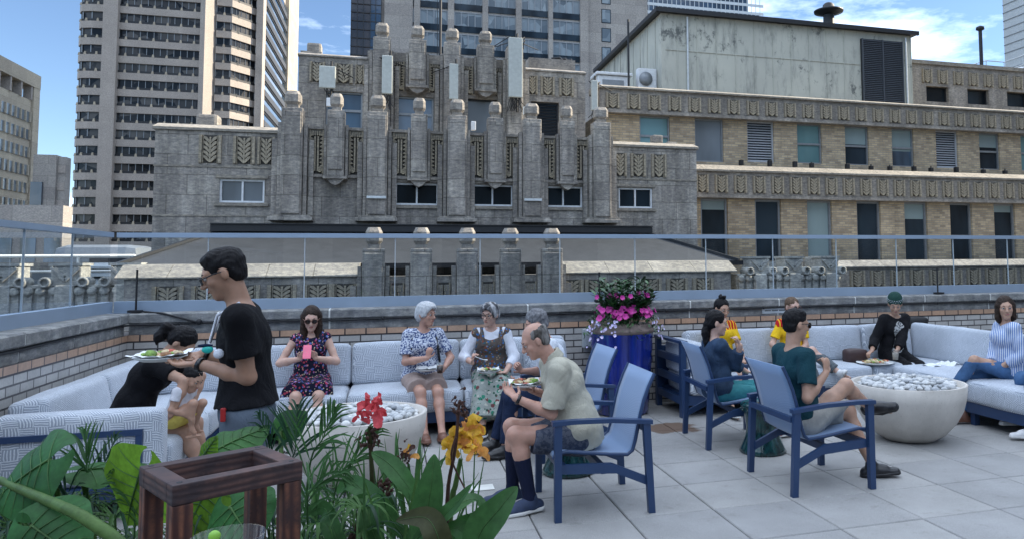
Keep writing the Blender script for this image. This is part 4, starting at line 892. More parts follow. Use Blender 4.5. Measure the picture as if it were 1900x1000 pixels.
# ---- fire bowls filled with pebbles
def bowl(label, x, y, seed, R=.53, H=.53):
    t = thing('fire_bowl', label, 'fire bowl', (x, y, 0), 'round concrete fire bowls')
    prof = [(.16, 0), (.24, .012), (.33, .07), (.42, .17), (.485, .29), (.515, .40), (R, H), (R-.035, H), (R-.045, H-.06), (.02, H-.065)]
    m = MB(); m.lathe(prof, 64, (x, y, 0)); m.build('bowl', 'concrete_bowl', t)
    rn = random.Random(seed); bm = bmesh.new(); m = MB(); pts = []
    for lay, cnt, rmax in ((H-.045, 230, R-.075), (H-.005, 200, R-.11), (H+.02, 40, R-.22)):
        for k in range(cnt):
            for _ in range(20):
                a = rn.uniform(0, 2*pi); r = rmax*sqrt(rn.random()); p = Vector((x+r*cos(a), y+r*sin(a), lay+rn.uniform(-.008, .012)))
                if all((p-q).length > .038 for q in pts): break
            else: continue
            pts.append(p)
            s = rn.uniform(.021, .034); M = Matrix.Rotation(rn.uniform(0, pi), 3, 'Z') @ Matrix.Rotation(rn.uniform(-.4, .4), 3, 'X')
            m.ball(p, (s*rn.uniform(1.0, 1.5), s, s*rn.uniform(.6, .85)), M=M)
    o = m.build('pebbles', 'pebble', t); o['kind'] = 'stuff'
    return t
bowl('round pale concrete fire bowl heaped with grey pebbles at left, behind the flowers', -1.765, .25, 1)
bowl('round pale concrete fire bowl full of grey pebbles at right, beside the crossed legs', 3.20, .12, 2)
# ---- tall blue glazed planter with flowers
pt = thing('flower_planter', 'tall cobalt blue glazed planter overflowing with pink and white flowers by the back wall', 'planter', (.98, 2.25, 0))
m = MB(); m.lathe([(.27, 0), (.30, .02), (.325, .4), (.355, .85), (.36, .90)], 48, (.98, 2.25, 0)); m.build('glazed_pot', 'blue_glaze', pt)
m = MB(); m.lathe([(.358, .901), (.37, .92), (.37, .945), (.335, .975), (.34, 1.0), (.31, 1.0), (.30, .96), (.01, .96)], 48, (.98, 2.25, 0)); m.build('rim', 'terracotta_rim', pt)
# leaves and flowers as leaf-sized faces
simple('leaf_dark', (.018, .055, .02), .45, 0, .35, 20); simple('leaf_mid', (.04, .12, .03), .45, 0, .35, 20)
def blob(name, col, rough=.5, sss=.0, var=.25, scale=30):
    m_ = simple(name, col, rough, 0, var, scale); b = m_.node_tree.nodes['Principled BSDF']; b.inputs['Subsurface Weight'].default_value = sss; b.inputs['Subsurface Radius'].default_value = (.01, .01, .01); return m_
blob('petal_magenta', (.55, .04, .30)); blob('petal_lilac', (.62, .55, .78)); blob('petal_yellow', (.85, .50, .03)); blob('petal_orange', (.85, .28, .05)); blob('petal_red', (.62, .03, .05)); blob('petal_dark', (.07, .02, .025)); blob('petal_pink', (.85, .22, .32))
def leaf(m, base, d, up, L_, w_, mi=0, fold=.25, bend=.2, n=5):
    "lens-shaped folded leaf from base along d"
    d = Vector(d).normalized(); up = Vector(up); s = d.cross(up)
    if s.length < .1: s = d.orthogonal()
    s.normalize(); u = s.cross(d).normalized(); base = Vector(base); vs = []
    for i in range(n+1):
        f = i/n; wd = w_*sin(pi*min(1, f*.93+.05))**.8*.5
        c = base+d*L_*f-u*bend*L_*f*f
        vs += [c-s*wd+u*fold*wd, c, c+s*wd+u*fold*wd]
    fs = []
    for i in range(n):
        a = i*3; fs += [(a, a+1, a+4, a+3), (a+1, a+2, a+5, a+4)]
    m.add(vs, fs, mi, True)
rn = random.Random(11); m = MB(); c0 = Vector((.98, 2.2, 1.0))
def rdir(zmin=-.2):
    while True:
        v = Vector((rn.uniform(-1, 1), rn.uniform(-1, 1), rn.uniform(zmin, 1)))
        if .2 < v.length < 1: return v.normalized()
for k in range(64):                       # upright leafy stems
    a = rn.uniform(0, 2*pi); r = rn.uniform(0, .16); b = c0+Vector((r*cos(a)+.02, r*sin(a), 0)); tip = b+Vector((cos(a)*rn.uniform(.02, .26), sin(a)*rn.uniform(.02, .22), rn.uniform(.25, .50)))
    m.tube([b, b.lerp(tip, .5)+Vector((0, 0, .03)), tip], .004, 4, 1)
    for q in range(16):
        f = .2+.8*q/15; p = b.lerp(tip, f); d = (Vector((cos(a+q*2.4), sin(a+q*2.4), .7)))
        leaf(m, p, d, (0, 0, 1), rn.uniform(.08, .13), .036, 0 if rn.random() < .6 else 1)
for k in range(620):                      # trailing foliage ring
    a = rn.uniform(0, 2*pi); r = rn.uniform(.22, .44); z = 1.06-max(0, r-.33)*2.2*rn.random()+rn.uniform(-.02, .12)*(r < .36)
    p = Vector((.98+r*cos(a), 2.22+r*sin(a)*.9, z)); leaf(m, p, rdir(-.4), (0, 0, 1), rn.uniform(.035, .06), .022, rn.randint(0, 1), n=3)
m.build('foliage', ['leaf_dark', 'leaf_mid'], pt)
def bloom(m, p, n_, r, mi=0):
    n_ = Vector(n_).normalized(); s = n_.orthogonal().normalized(); u = n_.cross(s); vs = [p-n_*r*.35]; k = 10
    for j in range(k): a = 2*pi*j/k; rr_ = r*(1 if j % 2 else .82); vs.append(p+s*cos(a)*rr_+u*sin(a)*rr_+n_*r*.12*(j % 2))
    m.add(vs, [(0, 1+j, 1+(j+1) % k) for j in range(k)], mi, False)
def bloom_obj(name, p, n_, r, mat):
    m = MB(); bloom(m, Vector(p), n_, r); m.build(name, mat, pt)
for k in range(78):
    a = rn.uniform(-2.9, .35) if k < 66 else rn.uniform(0, 2*pi); r = rn.uniform(.24, .39); up_ = rn.uniform(0, .10) if rn.random() < .8 else .24
    p = Vector((.98+r*cos(a), 2.22+r*sin(a)*.92, 1.09+up_-(r-.3)*.3)); bloom_obj('petunia', p, (cos(a)*.8, sin(a)*1.0-.3, .45+rn.uniform(-.2, .2)), rn.uniform(.030, .042), 'petal_magenta')
m = MB()
for k in range(64):
    side = rn.random() < .62; a = rn.uniform(-2.9, -2.0) if side else rn.uniform(-.9, .2); dr = rn.random()**1.3; r = .36+.13*dr; z = 1.04-.30*rn.random()*(.3+dr)+.02
    p = Vector((.98+r*cos(a), 2.22+r*sin(a), z)); bloom(m, p, (cos(a), sin(a)-.3, .3), rn.uniform(.013, .02)); 
    if k % 2: leaf(m, p+Vector((0, .02, 0)), rdir(-.8), (0, 0, 1), .04, .02, 1, n=3)
o = m.build('trailing_blossom', ['petal_lilac', 'leaf_mid'], pt); o['kind'] = 'stuff'
# small things left on the furniture and the floor
m = MB(); m.box(-.93, -.76, -.28, -.14, .002, .005, M=None); tag(m.build('napkin', 'off_white', loc=(-.85, -.2, .002)), 'white paper napkin lying on the floor near the orange flower', 'napkin')
m = cushion(3.78, 4.06, 2.02, 2.16, .455, .60, puff=.02, r=.03); tag(m.build('handbag', 'black_rubber', loc=(3.9, 2.1, .455)), 'dark brown bag on the right sofa behind the food tray', 'bag')
simple('bag_leather', (.045, .022, .02), .5); bpy.data.objects['handbag'].data.materials[0] = MATS['bag_leather']
blob('food_cream', (.62, .50, .30), .7, 0, .4, 60); blob('food_green', (.18, .30, .06), .7, 0, .4, 60); blob('food_red', (.45, .08, .04), .6, 0, .4, 60); blob('food_brown', (.25, .12, .05), .7, 0, .4, 60)
simple('paper_white', (.74, .76, .76), .7, 0, .05, 20, bump=.2, bscale=30)
def food(t, c, r, n, seed, flat=.5, h=.02):
    rn = random.Random(seed)
    m = MB()
    for mi_, frac in enumerate((.45, .2, .15, .2)):
        for k in range(max(2, int(n*frac))):
            a = rn.uniform(0, 2*pi); q = r*sqrt(rn.random())*.85; s = rn.uniform(.012, .024)
            m.ball((c[0]+q*cos(a), c[1]+q*sin(a)*.75, c[2]+h*.5+rn.uniform(0, h)), (s*1.6, s, s*.55), mi=mi_, M=Matrix.Rotation(rn.uniform(0, 3), 3, 'Z') @ Matrix.Rotation(rn.uniform(-.6, .6), 3, 'X'))
    o = m.build('food', ['food_cream', 'food_green', 'food_red', 'food_brown'], t); o['kind'] = 'stuff'
def plate(label, c, r, seed, n=16, sq=True, mat='paper_white', tilt=None, name='plate_of_food', kind='plate'):
    t = thing(name, label, kind, c)
    m = MB(); k = 28; prof = [(.01, .0), (r*.68, .0), (r*.75, .006), (r, .018), (r, .021), (r*.74, .010), (r*.66, .004), (.01, .004)]
    m.lathe(prof, k, c); m.build('plate', mat, t)
    if sq:
        m = MB(); rn = random.Random(seed); nn = 10; vs = []
        for i in range(nn):
            for j in range(nn):
                u = i/(nn-1)*2-1; v = j/(nn-1)*2-1; vs.append((c[0]+u*r*.95+v*.01, c[1]+v*r*.9, c[2]+.013+.012*(u*u+v*v)+rn.uniform(0, .012)))
        m.add(vs, [(i*nn+j, (i+1)*nn+j, (i+1)*nn+j+1, i*nn+j+1) for i in range(nn-1) for j in range(nn-1)], 0, True); m.build('napkin', 'paper_white', t)
    if n: food(t, (c[0], c[1], c[2]+.012), r*.8, n, seed)
    return t
t = plate('large tray of snacks on the right sofa beside the woman in the knit cap', (4.02, 1.83, .46), .22, 3, 44, False, name='food_tray', kind='tray')
m = MB(); rn = random.Random(8); vs = [(4.42+i*.05, 1.25+j*.05+.01*rn.random(), .458+.03*rn.random()+(.05 if i > 4 else 0)*rn.random()) for i in range(8) for j in range(6)]
m.add(vs, [(i*6+j, (i+1)*6+j, (i+1)*6+j+1, i*6+j+1) for i in range(7) for j in range(5)], 0, False); tag(m.build('crumpled_napkin', 'paper_white', loc=(4.5, 1.3, .456)), 'crumpled white paper on the right sofa seat near the corner', 'napkin')
m = MB(); m.cbox(4.28, 4.44, .04, .13, .452, .466, .004); tag(m.build('wallet', 'black_rubber', loc=(4.36, .1, .452)), 'flat dark phone or wallet on the right sofa beside the striped shirt', 'phone')
m = cushion(5.02, 5.3, 2.46, 2.6, .80, .93, puff=.02, r=.03); tag(m.build('dark_bag', 'black_rubber', loc=(5.1, 2.5, .8)), 'black bag sticking up behind the right sofa corner', 'bag')
t = plate('paper tray of food on the sofa between the denim jacket and the yellow jersey', (2.20, 1.85, .50), .11, 9, 14)
# ================================================================== PEOPLE (distance-field bodies meshed as one smooth surface each)
class SDF:
    def __init__(s): s.ops = []; s.wr = None
    def cone(s, a, b, r1, r2, k=.02, flat=None, ff=1., op='+', cap=False, capa=False):
        a = np.array(a, float); b = np.array(b, float); rm = max(r1, r2)
        s.ops.append(('c', a, b, r1, r2, k, None if flat is None else np.array(flat, float), ff, op, cap, capa, np.minimum(a, b)-rm, np.maximum(a, b)+rm)); return s
    def ell(s, c, r, R=None, k=.02, op='+'):
        c = np.array(c, float); r = np.array(r, float); R = np.eye(3) if R is None else np.array(R, float); m = r.max()
        s.ops.append(('e', c, r, R, k, op, c-m, c+m)); return s
    def half(s, p, n):  # cut away the side n points to
        s.ops.append(('h', np.array(p, float), np.array(n, float)/np.linalg.norm(n))); return s
    def wrinkle(s, amp, f=22., seed=0): s.wr = (amp, f, seed); return s
    def mesh(s, h=.007):
        los = [o[-2] for o in s.ops if o[0] != 'h' and '-' not in (o[8] if o[0] == 'c' else o[5],)]; his = [o[-1] for o in s.ops if o[0] != 'h' and '-' not in (o[8] if o[0] == 'c' else o[5],)]
        lo = np.min(los, 0)-.03; hi = np.max(his, 0)+.03; n = np.ceil((hi-lo)/h).astype(int)+1
        ax = [lo[i]+h*np.arange(n[i]) for i in range(3)]; F = np.full(n, .2, np.float32)
        for o in s.ops:
            if o[0] == 'h':
                d = ((ax[0]-o[1][0])*o[2][0])[:, None, None]+((ax[1]-o[1][1])*o[2][1])[None, :, None]+((ax[2]-o[1][2])*o[2][2])[None, None, :]
                F = np.maximum(F, d.astype(np.float32)); continue
            k = o[5] if o[0] == 'c' else o[4]; op = o[8] if o[0] == 'c' else o[5]; mg = k+4*h+.01
            i0 = np.clip(((o[-2]-mg-lo)/h).astype(int), 0, n-1); i1 = np.clip(((o[-1]+mg-lo)/h).astype(int)+2, 1, n)
            if (i1 <= i0).any(): continue
            X = ax[0][i0[0]:i1[0]][:, None, None]; Y = ax[1][i0[1]:i1[1]][None, :, None]; Z = ax[2][i0[2]:i1[2]][None, None, :]
            if o[0] == 'c':
                _, a, b, r1, r2, k, fl, ff, op, cap, capa, _, _ = o; ba = b-a; L2 = (ba@ba)+1e-9
                px, py, pz = X-a[0], Y-a[1], Z-a[2]; t0 = (px*ba[0]+py*ba[1]+pz*ba[2])/L2; t = np.clip(t0, 0, 1)
                vx, vy, vz = px-t*ba[0], py-t*ba[1], pz-t*ba[2]; q = vx*vx+vy*vy+vz*vz
                if fl is not None: vn = vx*fl[0]+vy*fl[1]+vz*fl[2]; q = q+(1/ff**2-1)*vn*vn
                d = np.sqrt(q)-(r1+(r2-r1)*t)
                L_ = sqrt(L2)
                if cap: d = np.maximum(d, (t0-1)*L_)
                if capa: d = np.maximum(d, -t0*L_)
            else:
                _, c, r, R, k, op, _, _ = o; px, py, pz = X-c[0], Y-c[1], Z-c[2]
                u = [(px*R[0, i]+py*R[1, i]+pz*R[2, i])/r[i] for i in range(3)]
                k0 = np.sqrt(u[0]**2+u[1]**2+u[2]**2); k1 = np.sqrt(sum((u[i]/r[i])**2 for i in range(3)))+1e-9; d = k0*(k0-1)/k1
            d = d.astype(np.float32); G = F[i0[0]:i1[0], i0[1]:i1[1], i0[2]:i1[2]]
            if op == '+': hh = np.maximum(k-np.abs(G-d), 0)/max(k, 1e-6); G[:] = np.minimum(G, d)-hh*hh*k*.25
            else: hh = np.maximum(k-np.abs(G+d), 0)/max(k, 1e-6); G[:] = np.maximum(G, -d)+hh*hh*k*.25
        if s.wr:
            amp, f, sd = s.wr; X, Y, Z = ax[0][:, None, None], ax[1][None, :, None], ax[2][None, None, :]; q = sd*1.7
            w1 = np.sin(f*X*.6+q+2.2*np.sin(f*.35*Z+q)+1.3*np.sin(f*.5*Y)); w2 = np.sin(f*.8*Z+1.9*np.sin(f*.45*X+q)+1.7*np.sin(f*.4*Y+2*q)); w3 = np.sin(f*1.3*(Y+.6*Z)+2*np.sin(f*.5*X+3*q))
            F = F+(amp*(w1*w2*.8+(1-np.abs(w3))*.9-.4)).astype(np.float32)
        return surfnet(F, lo, h)
def surfnet(F, lo, h):
    I = F < 0; n = np.array(F.shape)
    c = I[:-1, :-1, :-1].astype(np.int8)
    for a in (0, 1):
        for b in (0, 1):
            for d in (0, 1):
                if a+b+d: c = c+I[a:n[0]-1+a, b:n[1]-1+b, d:n[2]-1+d]
    act = (c > 0) & (c < 8); idx = np.full(act.shape, -1, np.int64); P = np.argwhere(act); idx[act] = np.arange(len(P))
    acc = np.zeros((len(P), 3)); cnt = np.zeros(len(P))
    for ax in range(3):
        for u in (0, 1):
            for v in (0, 1):
                o = [0, 0, 0]; o[(ax+1) % 3] = u; o[(ax+2) % 3] = v; A = P+o; B = A.copy(); B[:, ax] += 1
                fa = F[A[:, 0], A[:, 1], A[:, 2]]; fb = F[B[:, 0], B[:, 1], B[:, 2]]; m = (fa < 0) != (fb < 0)
                t = np.where(m, fa/np.where(m, fa-fb, 1), 0); q = A.astype(float); q[:, ax] += t; acc[m] += q[m]; cnt[m] += 1
    V = lo+h*acc/np.maximum(cnt, 1)[:, None]; Q = []
    for ax in range(3):
        s1 = [slice(None)]*3; s2 = [slice(None)]*3; s1[ax] = slice(0, -1); s2[ax] = slice(1, None)
        A = I[tuple(s1)]; B = I[tuple(s2)]; e = np.argwhere(A != B); u, v = (ax+1) % 3, (ax+2) % 3
        e = e[(e[:, u] > 0) & (e[:, v] > 0) & (e[:, u] < n[u]-1) & (e[:, v] < n[v]-1)]
        ins = A[e[:, 0], e[:, 1], e[:, 2]]
        def g(du, dv): q = e.copy(); q[:, u] -= du; q[:, v] -= dv; return idx[q[:, 0], q[:, 1], q[:, 2]]
        q = np.stack([g(1, 1), g(0, 1), g(0, 0), g(1, 0)], 1); q[~ins] = q[~ins][:, ::-1]; Q.append(q)
    return V, np.concatenate(Q)
def sdf_obj(name, sdf, mat, parent, h=.007):
    V, Q = sdf.mesh(h); org = np.array(parent_world(parent)); V = V-org
    me = bpy.data.meshes.new(name); me.vertices.add(len(V)); me.vertices.foreach_set('co', V.astype(np.float32).ravel())
    me.loops.add(Q.size); me.loops.foreach_set('vertex_index', Q.astype(np.int32).ravel()); me.polygons.add(len(Q))
    me.polygons.foreach_set('loop_start', np.arange(0, Q.size, 4, dtype=np.int32)); me.polygons.foreach_set('use_smooth', np.ones(len(Q), bool))
    me.update(calc_edges=True); me.materials.append(MATS[mat] if isinstance(mat, str) else mat); me.validate()
    o = bpy.data.objects.new(name, me); COL.objects.link(o); o.parent = parent; o.location = (0, 0, 0) if parent.parent is None else (0, 0, 0); return o
def nrm(v): v = np.array(v, float); return v/(np.linalg.norm(v)+1e-9)
def ik(a, b, l1, l2, pole):
    a = np.array(a, float); b = np.array(b, float); d = b-a; L_ = np.linalg.norm(d); mxl = (l1+l2)*.995
    if L_ > mxl: b = a+d/L_*mxl; d = b-a; L_ = mxl
    if L_ < abs(l1-l2)+.02: L_ = abs(l1-l2)+.02
    u = d/np.linalg.norm(d); x = (l1*l1-l2*l2+L_*L_)/(2*L_); h = sqrt(max(0, l1*l1-x*x)); p = np.array(pole, float); p = p-u*(p@u); p = nrm(p)
    return a+u*x+p*h, b
def skin(name, col):
    g = NG(name); v = g.coord(); g.base(g.noise(v, 18, 6, .6, .3, .7, c4(tuple(x*.85 for x in col)), c4(tuple(min(1, x*1.1) for x in col)))); b = g.b
    b.inputs['Roughness'].default_value = .5; b.inputs['Subsurface Weight'].default_value = .15; b.inputs['Subsurface Radius'].default_value = (.012, .005, .003); b.inputs['Subsurface Scale'].default_value = 1.
    x = g.n('TexNoise', Scale=90, Detail=4); g.l(v, x.inputs[0]); g.bump(x.outputs[0], .15, .003)
skin('skin_light', (.56, .35, .27)); skin('skin_mid', (.44, .26, .18)); skin('skin_tan', (.36, .20, .13)); skin('skin_olive', (.42, .26, .185)); skin('skin_red', (.48, .27, .20))
def cloth(name, col, var=.12, rough=.85, pat=None, sc=1, col2=None, col3=None):
    g = NG(name); v = g.coord(); c = g.noise(v, 5, 5, .6, .3, .7, c4(tuple(x*(1-var) for x in col)), c4(tuple(min(1, x*(1+var)) for x in col)))
    if pat == 'floral':
        for k, (cc, s_, t) in enumerate(zip(col2, (26*sc, 19*sc, 33*sc, 23*sc), (.30, .25, .22, .24))):
            vo = g.n('TexVoronoi', Scale=s_); mp = g.coord(rot=(k*.7, k*.4, k)); g.l(mp, vo.inputs[0]); nz = g.n('TexNoise', Scale=50*sc, Detail=2); g.l(mp, nz.inputs[0])
            ad = g.n('Math', operation='MULTIPLY_ADD'); g.l(nz.outputs[0], ad.inputs[0]); ad.inputs[1].default_value = .35; g.l(vo.outputs['Distance'], ad.inputs[2])
            r = g.n('Math', operation='LESS_THAN'); g.l(ad.outputs[0], r.inputs[0]); r.inputs[1].default_value = t+.17; c = g.mix(r.outputs[0], c, c4(cc))
    if pat == 'print':
        nz = g.noise(g.coord((1, 1, 1)), 38*sc, 3, .6, .48, .53); c = g.mix(nz, c, c4(col2)); 
        if col3: c = g.mix(g.noise(g.coord(rot=(1, 2, .5)), 24*sc, 3, .6, .56, .6), c, c4(col3))
    if pat == 'stripe':
        wv = g.n('TexWave', Scale=sc, Distortion=.15, bands_direction='X'); wv.inputs['Detail Scale'].default_value = .4; g.l(v, wv.inputs[0]); r = g.n('ValToRGB'); r.color_ramp.elements[0].position = .5; r.color_ramp.elements[1].position = .6; g.l(wv.outputs[0], r.inputs[0]); c = g.mix(r.outputs[0], c, c4(col2)); g.l(g.coord(rot=(0, 0, radians(col3 or 0))), wv.inputs[0])
    if pat == 'jersey':   # yellow shirt, dark red shoulder panels with stripes
        sp = g.n('SeparateXYZ'); g.l(v, sp.inputs[0]); r = g.n('Math', operation='GREATER_THAN'); g.l(sp.outputs[2], r.inputs[0]); r.inputs[1].default_value = sc
        wv = g.n('TexWave', Scale=9, bands_direction='X'); g.l(v, wv.inputs[0]); r2 = g.n('Math', operation='GREATER_THAN'); g.l(wv.outputs[0], r2.inputs[0]); r2.inputs[1].default_value = .25
        mu = g.n('Math', operation='MULTIPLY'); g.l(r.outputs[0], mu.inputs[0]); g.l(r2.outputs[0], mu.inputs[1]); c = g.mix(mu.outputs[0], c, c4(col2))
    g.base(c); g.b.inputs['Roughness'].default_value = rough; g.b.inputs['Specular IOR Level'].default_value = .2
    x = g.n('TexNoise', Scale=13, Detail=6, Roughness=.62, Distortion=1.2); g.l(g.coord((1, 1, .55)), x.inputs[0]); y = g.bump(x.outputs[0], .6, .03)
def hairmat(name, col, var=.5, grey=None):
    g = NG(name); v = g.coord((60, 60, 9)); c = g.noise(v, 1.2, 5, .6, .3, .7, c4(tuple(x*(1-var) for x in col)), c4(tuple(min(1, x*(1+var)) for x in col)))
    if grey: c = g.mix(g.noise(g.coord((22, 22, 5)), 1.1, 3, .5, .45, .62), c, c4(grey))
    g.base(c); g.b.inputs['Roughness'].default_value = .55; g.b.inputs['Specular IOR Level'].default_value = .18; x = g.n('TexNoise', Scale=1.5, Detail=4); g.l(v, x.inputs[0]); g.bump(x.outputs[0], .8, .008)
hairmat('hair_black', (.008, .007, .008)); hairmat('hair_brown', (.035, .022, .016)); hairmat('hair_white', (.50, .51, .52), .25); hairmat('hair_grey', (.16, .16, .17), .5); hairmat('hair_mix', (.05, .05, .055), .5, (.45, .45, .46)); hairmat('hair_dim', (.07, .062, .055), .5, (.22, .21, .20)); hairmat('hair_light', (.11, .07, .045))
simple('eye_white', (.42, .40, .39), .3, 0, .02); simple('eye_dark', (.02, .012, .01), .2); simple('lips', (.36, .13, .11), .5); simple('lens_dark', (.012, .008, .010), .08, spec=.9); simple('brow', (.03, .022, .02), .8)
simple('sole_white', (.62, .62, .60), .6); simple('shoe_navy', (.02, .035, .08), .7, 0, .2, 30); simple('shoe_black', (.012, .012, .014), .35); simple('shoe_white', (.68, .68, .68), .5); simple('shoe_brown', (.16, .075, .05), .45); simple('watch_black', (.01, .01, .012), .25)
class Person:
    def __init__(s, label, pel, yaw, lean=.0, twist=0., side=0., sc=1., girth=1., female=False, head=(0, 0, 0), skin='skin_light', h=.007, neck=0., hc=None):
        """pel: world pelvis centre. yaw: heading angle of the front, radians from +X. lean: forward lean of the spine."""
        s.c = hc or (.9+.1*sc); s.sc = sc; s.t = thing('person', label, 'person', (pel[0], pel[1], 0)); s.skin = skin; s.h = h; s.fem = female; s.g = girth
        s.F = np.array([cos(yaw), sin(yaw), 0.]); s.R = np.array([sin(yaw), -cos(yaw), 0.]); s.U = np.array([0, 0, 1.])
        s.P = np.array(pel, float); S = sc
        def fr(l, tw, sd):
            f = s.F*cos(tw)-s.R*sin(tw)*(-1); r = s.R*cos(tw)-s.F*sin(tw); f = nrm(np.cross(s.U, r))
            u = nrm(s.U*cos(l)+f*sin(l)+r*sin(sd)); f2 = nrm(np.cross(u, r)); r2 = nrm(np.cross(f2, u)); return f2, r2, u
        f1, r1, u1 = fr(lean*.55, twist*.3, side*.5); f2, r2, u2 = fr(lean*.95, twist*.7, side); f3, r3, u3 = fr(lean*1.25, twist, side)
        s.fr1, s.fr2, s.fr3 = (f1, r1, u1), (f2, r2, u2), (f3, r3, u3)
        s.S1 = s.P+u1*.17*S; s.S2 = s.S1+u2*.18*S; s.N = s.S2+u3*.165*S
        sw = (.165 if female else .19)*S
        s.sh = [s.N-u3*.05*S+r3*sw*.96*q for q in (-1, 1)]        # index 0 = left, 1 = right of the person
        s.hip = [s.P+r1*.095*S*q-u1*.02*S for q in (-1, 1)]
        # head frame
        hy, hp, hr = head; a = atan2(f3[1], f3[0]) if abs(f3[2]) < .95 else yaw; a += hy
        hf = np.array([cos(a)*cos(hp), sin(a)*cos(hp), sin(hp)]); hrr = np.array([sin(a), -cos(a), 0.])
        hu = np.cross(hrr, hf); hrr, hu = hrr*cos(hr)+hu*sin(hr), hu*cos(hr)-hrr*sin(hr); s.hf, s.hr, s.hu = hf, hrr, hu
        nd = nrm(u3*.8+hu*.5+hf*(.25+neck)); s.HC = s.N+nd*.105*S+hu*.075*S
        s.arm = [None, None]; s.leg = [None, None]; s.B = SDF()
    def arms(s, left, right, poles=(None, None), hdir=(None, None), palm=(None, None), curl=(.7, .7)):
        for i, t in enumerate((left, right)):
            q = -1 if i == 0 else 1; pole = poles[i] if poles[i] is not None else (-s.U*1.0+s.R*q*.5-s.F*.35)
            e, w_ = ik(s.sh[i], t, .285*s.sc, .255*s.sc, pole); d = nrm(w_-e)
            hd = nrm(hdir[i]) if hdir[i] is not None else d; pn = np.array(palm[i] if palm[i] is not None else -s.U, float); pn = nrm(pn-hd*(pn@hd)); s.arm[i] = (e, w_, hd, pn, curl[i])
        return s
    def legs(s, left, right, poles=(None, None), toes=(None, None), point=(0, 0)):
        for i, t in enumerate((left, right)):
            pole = poles[i] if poles[i] is not None else (s.F+s.U*.9)
            k, a = ik(s.hip[i], t, .43*s.sc, .415*s.sc, pole); td = nrm(toes[i] if toes[i] is not None else s.F); s.leg[i] = (k, a, td)
        return s
    def body(s):
        B = s.B; S = s.sc; g = s.g; f1, r1, u1 = s.fr1; f2, r2, u2 = s.fr2; f3, r3, u3 = s.fr3
        Rm = lambda fr: np.stack([fr[1], fr[0], fr[2]], 1)
        B.ell(s.P+u1*.0, (.165*S*g, .12*S*g, .12*S), Rm(s.fr1)); B.ell(s.S1, ((.14 if s.fem else .15)*S*g, .105*S*g, .13*S), Rm(s.fr1), k=.05)
        B.ell(s.S2+u2*.0, ((.145 if s.fem else .168)*S*(.5+.5*g), .108*S*(.5+.5*g), .15*S), Rm(s.fr2), k=.05)
        B.cone(s.sh[0]*.9+s.N*.1, s.sh[1]*.9+s.N*.1, .050*S, .050*S, k=.05); B.cone(s.N-u3*.03*S, s.HC-s.hu*.03*S-s.hf*.018*S, .056*S*(.9 if s.fem else 1), .050*S*(.9 if s.fem else 1), k=.04)
        if s.fem:
            for q in (-1, 1): B.ell(s.S2+u3*.01+f2*.085*S+r2*q*.07*S, (.062*S, .05*S, .06*S), Rm(s.fr2), k=.03)
        for i in (0, 1):
            e, w_, hd, pn, cu = s.arm[i]; a0 = .046*S if not s.fem else .040*S
            B.cone(s.sh[i], s.sh[i]*.45+e*.55, a0*1.06*(.5+.5*g), a0*.92, k=.03); B.cone(s.sh[i]*.45+e*.55, e, a0*.92, .036*S, k=.02); B.cone(e, e*.65+w_*.35, .037*S, .040*S, k=.02); B.cone(e*.65+w_*.35, w_, .040*S, .026*S, k=.02, flat=pn, ff=.9)
            s.hand(i)
            if s.leg[i] is not None:
                k, a, td = s.leg[i]; B.cone(s.hip[i], s.hip[i]*.4+k*.6, .085*S*g, .066*S, k=.04); B.cone(s.hip[i]*.4+k*.6, k, .066*S, .052*S, k=.03)
                B.ell(k, (.052*S,)*3, k=.02); bk = nrm(np.cross(np.cross(a-k, s.hip[i]-k), a-k)); B.cone(k, k*.7+a*.3+bk*.012, .048*S, .052*S, k=.03); B.cone(k*.7+a*.3+bk*.012, a, .052*S, .032*S, k=.03)
                B.cone(a, a+td*.02-nrm(a-k)*-.03, .033*S, .034*S, k=.02); B.cone(a+nrm(a-k)*.050-td*.03, a+nrm(a-k)*.068+td*.14*S, .026*S, .017*S, k=.02)
        # head
        H, f, r, u = s.HC, s.hf, s.hr, s.hu; R_ = np.stack([r, f, u], 1); c = s.c
        B.ell(H+(u*.028-f*.014)*c, (.074*c, .094*c, .088*c), R_, k=.03); B.ell(H+(f*.028-u*.042)*c, (.057*c, .062*c, .070*c), R_, k=.03)
        B.ell(H+(f*.066-u*.098)*c, (.026*c, .022*c, .020*c), R_, k=.03); B.ell(H+(f*.066+u*.022)*c, (.05*c, .026*c, .022*c), R_, k=.02)
        for q in (-1, 1):
            B.ell(H+(f*.064-u*.025+r*q*.038)*c, (.02*c, .018*c, .018*c), R_, k=.02); B.ell(H+(f*.096+u*.004+r*q*.030)*c, (.015*c, .010*c, .009*c), R_, k=.010, op='-')
            B.cone(H+(f*.088+u*.0165+r*q*.018)*c, H+(f*.084+u*.0155+r*q*.044)*c, .006*c, .005*c, k=.008); B.ell(H+(r*q*.076-u*.008-f*.006)*c, (.010*c, .019*c, .031*c), R_, k=.006); 
        B.cone(H+(f*.088+u*.008)*c, H+(f*.108-u*.030)*c, .009*c, .0135*c, k=.010)
        for q in (-1, 1): B.ell(H+(f*.098-u*.033+r*q*.010)*c, (.009*c, .010*c, .007*c), R_, k=.006)
        B.ell(H+(f*.086-u*.060)*c, (.022*c, .012*c, .010*c), R_, k=.008); B.ell(H+(f*.100-u*.0605)*c, (.024*c, .008*c, .0018*c), R_, k=.003, op='-')
        o = sdf_obj('body', B, s.skin, s.t, s.h)
        M3 = Matrix([list(x) for x in R_])
